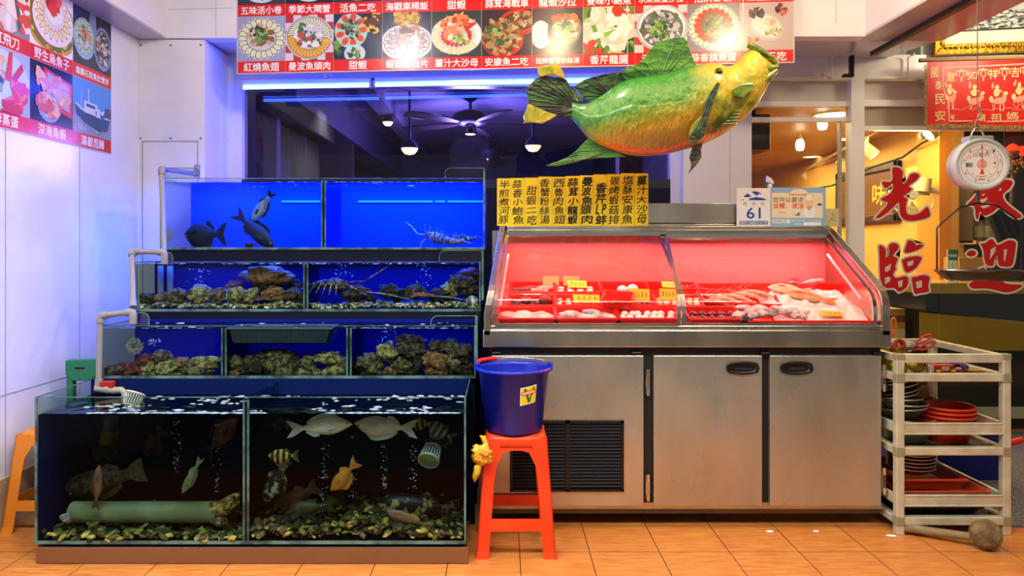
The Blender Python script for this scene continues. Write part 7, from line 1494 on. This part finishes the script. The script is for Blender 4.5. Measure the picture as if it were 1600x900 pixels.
# pier, cabinet with bottles, shrine corner
t = thing('bottle_cabinet', 'dark open cabinet with bottles behind the scale', 'cabinet', P(1525, 375, 6.0)); cbm = mat('cabinet_dark', '#3a2a18', .5)
a, b = P(1502, 376, 5.9), P(1560, 290, 5.9)
MB().box((a.x, 5.98, a.z-.02), (b.x+.1, 6.0, b.z), cbm).box((a.x, 5.75, a.z-.02), (a.x+.012, 6.0, b.z), cbm).build('carcass', t); MB().box((a.x, 5.72, a.z-.03), (b.x+.1, 5.98, a.z), mat('shelf_wood', '#b88a3c', .45)).build('shelf', t)
bgl = mat('pale_bottle_glass', '#8a8a5c', .15, col2='#a8a070', scale=10); blb = mat('bottle_label', '#e4dcae', .5)
def bottle(label, p, h, grp):
    t = thing('liquor_bottle', label, 'bottle', p, grp); r_ = h*.15
    MB().lathe([(0, 0), (r_, 0), (r_, h*.58), (r_*.4, h*.74), (r_*.36, h*.92)], p, bgl, 16).build('bottle_wall', t); MB().lathe([(r_*.42, h*.9), (r_*.42, h), (0, h)], p, mat('bottle_cap', '#c8b060', .4), 12).build('cap', t); MB().lathe([(r_*1.02, h*.1), (r_*1.02, h*.5)], p, blb, 16).build('label', t); return t
for i in range(5): bottle(f'clear bottle with cream label on the lit shelf behind the scale, {ORD[i]} from the left', Vector((a.x+.045+.062*i, 5.84, a.z)), .23, 'bottles on the hall shelf')
MB().box((a.x, 5.76, a.z+.27), (b.x+.1, 5.98, a.z+.28), cbm).build('shelf', t)
for i in range(3): bottle(f'bottle on the upper cabinet shelf under the dial, {ORD[i]} from the left', Vector((a.x+.05+.075*i, 5.86, a.z+.28)), .17, 'bottles on the hall shelf')
a, b = P(1499, 432, 5.6), P(1532, 402, 5.6); MB().box((a.x, 5.6, 1.055), (b.x+.03, 5.8, b.z), mat('parcel_brown', '#b4853c', .6)).build('cardboard_box', label='brown cardboard box on the counter behind the weighing pan', cat='box')
a, b = P(1481, 416, 5.3), P(1497, 390, 5.3); t = thing('payment_sign', 'small green and white card payment sign on the counter ledge', 'sign', a); sgm = mat('sign_green', '#14705c', .4)
MB().box((a.x, 5.3, 1.055), (b.x, 5.31, b.z), wpl).build('card', t); fr = Fr((a.x, 5.3, 1.055), (1, 0, 0), (0, 0, 1)); W, H = b.x-a.x, b.z-1.055
mb = MB().rect(fr, 0, H*.68, W, H, sgm, .0005).rect(fr, 0, 0, W*.06, H, sgm, .0006).rect(fr, W*.94, 0, W, H, sgm, .0006)
mb.disc(fr, W*.38, H*.12, W*.16, H*.07, mat('sticker_red'), .0008, 14).disc(fr, W*.62, H*.12, W*.16, H*.07, st_y, .0007, 14)
for k in range(5): mb.rect(fr, W*(.12+.16*k), H*.78, W*(.22+.16*k), H*.86, wpl, .0009)
mb.rect(fr, W*.25, H*.32, W*.75, H*.36, mat('sign_blue'), .0008).disc(fr, W*.48, H*.52, W*.14, H*.07, mat('card_brown'), .0008, 12).disc(fr, W*.48, H*.52, W*.10, H*.05, wpl, .0010, 12)
mb.build('print', t)
t = thing('dark_curtain', 'black draped cloth at the right edge behind the glass', 'curtain', (3.98, 5.6, 1.055)); cur = mat('black_cloth', '#0d0f12', .6)
MB().grid(lambda u, v: Vector((P(1548-18*v*v+52*u+26*(1-v), 0, 5.62).x, 5.62-.03*math.sin(u*20), 1.056+.62*v*(1-.25*u*u))), 40, 12, cur).build('cloth', t)
t = thing('altar_hanging', 'dark red hanging with zigzag edge over the altar at right', 'hanging', P(1590, 236, 5.7)); a = P(1569, 240, 5.7); rdm = mat('maroon_cloth', '#5a1418', .6)
MB().prism([(a.x, 5.7, a.z)] + [(a.x+.06*k, 5.7, a.z+(.04 if k % 2 else 0)) for k in range(1, 9)] + [(a.x+.48, 5.7, a.z+.28), (a.x, 5.7, a.z+.28)], (0, .006, 0), rdm).build('cloth', t)
p = P(1582, 232, 5.55); t = thing('altar_lamp', 'glowing red altar lantern above the gold ornaments at right', 'lantern', p); rg_ = mat('red_lantern_glow', '#ff4020', .4, emit='#ff2a10', power=2.5)
MB().lathe([(.075, -.02), (.055, .0), (.02, .03), (0, .04)], p, rg_, 20).build('shade', t); MB().lathe([(0, -.07), (.03, -.065), (.045, -.04), (.05, -.02)], p, mat('gilt_frame'), 16).build('lamp_base', t)
MB().blob(P(1597, 236, 5.55), (.03, .03, .04), rg_, 2).build('lantern', label='small red glowing lantern at the right edge of the altar', cat='lantern')
t = thing('altar_ornament', 'cluster of gilded altar ornaments under the red lantern', 'ornament', P(1590, 252, 5.6)); mb = MB(); rg = random.Random(2)
for k in range(46): mb.blob(P(1584+rg.gauss(0, 9), 254+rg.gauss(0, 7), 5.6+rg.uniform(-.03, .03)), (.012, .012, .014), [gm2, gold, mat('sticker_red')][k % 3 if k % 5 == 0 else k % 2], 1, .3, 2, k)
mb.build('gilding', t); MB().cyl(Vector((P(1584, 0, 5.6).x, 5.62, 1.62)), P(1584, 256, 5.62), .02, wd, n=10).build('stand', t)
t = thing('potted_pine', 'small dark ornamental tree shape behind the dial', 'ornament', P(1553, 240, 5.8)); mb = MB()
for k, (dx, dy, r_) in enumerate(((0, 214, .022), (-3, 221, .035), (4, 226, .035), (-5, 233, .045), (5, 238, .045), (0, 245, .05))): mb.blob(P(1553+dx, dy, 5.8), (r_, .03, r_*.7), mat('pine_dark', '#2a2a14', .7), 2, .4, 2, k)
mb.build('crown', t); MB().cyl(P(1553, 292, 5.8), P(1553, 215, 5.8), .012, wd, n=8).build('stem', t)

# ---------------------------------------------------------------- in the dim room behind the tanks
IZ = 2.72
def ceiling_fan(label, px, py, sc_):
    Y = (IZ-EYE)*F/(CY-py); p = P(px, py, Y); t = thing('ceiling_fan', label, 'ceiling fan', p, 'ceiling fans in the dim room'); dm = mat('dark_fan_metal', '#4a4468', .35, .3)
    MB().lathe([(.07, 0), (.075, -.02), (.03, -.05)], p, dm, 24).build('canopy', t); MB().cyl(p, p+Vector((0, 0, -.14)), .014, dm, n=10).build('rod', t)
    c = p+Vector((0, 0, -.22)); MB().lathe([(.02, .085), (.09, .08), (.16, .05), (.175, .015), (.16, -.025), (.10, -.05), (.04, -.055)], c, dm, 32).build('motor', t); MB().lathe([(.055, -.05), (.055, -.13), (.04, -.14), (0, -.14)], c, chrome, 20).build('switch_box', t)
    for k in range(5):
        a = k*2*math.pi/5+.15; d = Vector((math.cos(a), math.sin(a), 0)); n_ = Vector((-math.sin(a), math.cos(a), .16)); z = Vector((0, 0, -.04))
        MB().prism([c+z+d*.15-n_*.02, c+z+d*.32-n_*.06, c+z+d*.72-n_*.07, c+z+d*.75, c+z+d*.72+n_*.07, c+z+d*.32+n_*.06, c+z+d*.15+n_*.02], (0, 0, .008), mat('fan_wood', '#3a2a34', .4)).build('blade', t)
ceiling_fan('near dark ceiling fan with five blades behind the tinted window', 735, 150, 1); ceiling_fan('far dark ceiling fan deeper in the dim room', 762, 214, 1)
wg = mat('warm_bulb_glow', '#fff0b0', .4, emit='#ffe08a', power=9)
for lb, px, py, Y, r_ in (('bright warm dome lamp on the dim room ceiling, left of the fish', 640, 232, 6.6, .075), ('warm dome lamp of the dim room seen under the fish tail', 833, 228, 6.6, .07), ('small warm lamp under a dark shade in the dim room', 606, 191, 7.2, .05)):
    p = P(px, py, Y); t = thing('dome_lamp', lb, 'lamp', p, 'warm lamps in the dim room')
    MB().lathe([(0, -r_*.8), (r_*.6, -r_*.65), (r_*.95, -r_*.2), (r_, .0), (r_*.9, .015), (0, .015)], p, wg, 24).build('diffuser', t); MB().lathe([(r_*1.1, .0), (r_*.8, .05), (.02, .09)], p, mat('dark_fan_metal'), 24).build('shade', t); MB().cyl(p+Vector((0, 0, .08)), Vector((p.x, p.y, IZ)), .012, mat('dark_fan_metal'), n=8).build('stem', t)
p = P(666, 181, (IZ-EYE)*F/(CY-181)); t = thing('downlight', 'round pale ceiling light in the dim room, left of the near fan', 'ceiling light', p)
MB().lathe([(0, -.008), (.19, -.008)], p, mat('cool_glow', '#d8e8ff', .4, emit='#b8d0f0', power=.9), 30).build('diffuser', t); MB().lathe([(.19, -.01), (.21, -.004), (.21, 0)], p, mat('dark_fan_metal'), 30).build('trim_ring', t)
t = thing('wall_menu', 'dim pale price list on the screen in the dark room', 'notice', P(465, 230, 6.19)); a, b = P(444, 250, 6.19), P(478, 212, 6.19)
MB().box((a.x, 6.185, a.z), (b.x, 6.195, b.z), mat('dim_paper', '#6a6478', .6)).build('paper', t); mb = MB()
for k in range(6): mb.rect(Fr((a.x, 6.184, a.z), (1, 0, 0), (0, 0, 1)), .02+.028*k, .03, .03+.028*k, .16, mat('dim_red_ink', '#6a3050', .6), .001)
mb.build('columns', t)
t = thing('pillar_casing', 'dark brown brick pillar in the dim room right of the strips', 'pillar', P(1000, 389, 5.6)); MB().box((P(968, 0, 5.6).x, 5.6, 0), (P(1004, 0, 5.6).x, 5.8, 2.7), mat('brown_brick', '#4a2c34', .6, col2='#6a4048', scale=30)).build('shaft', t)
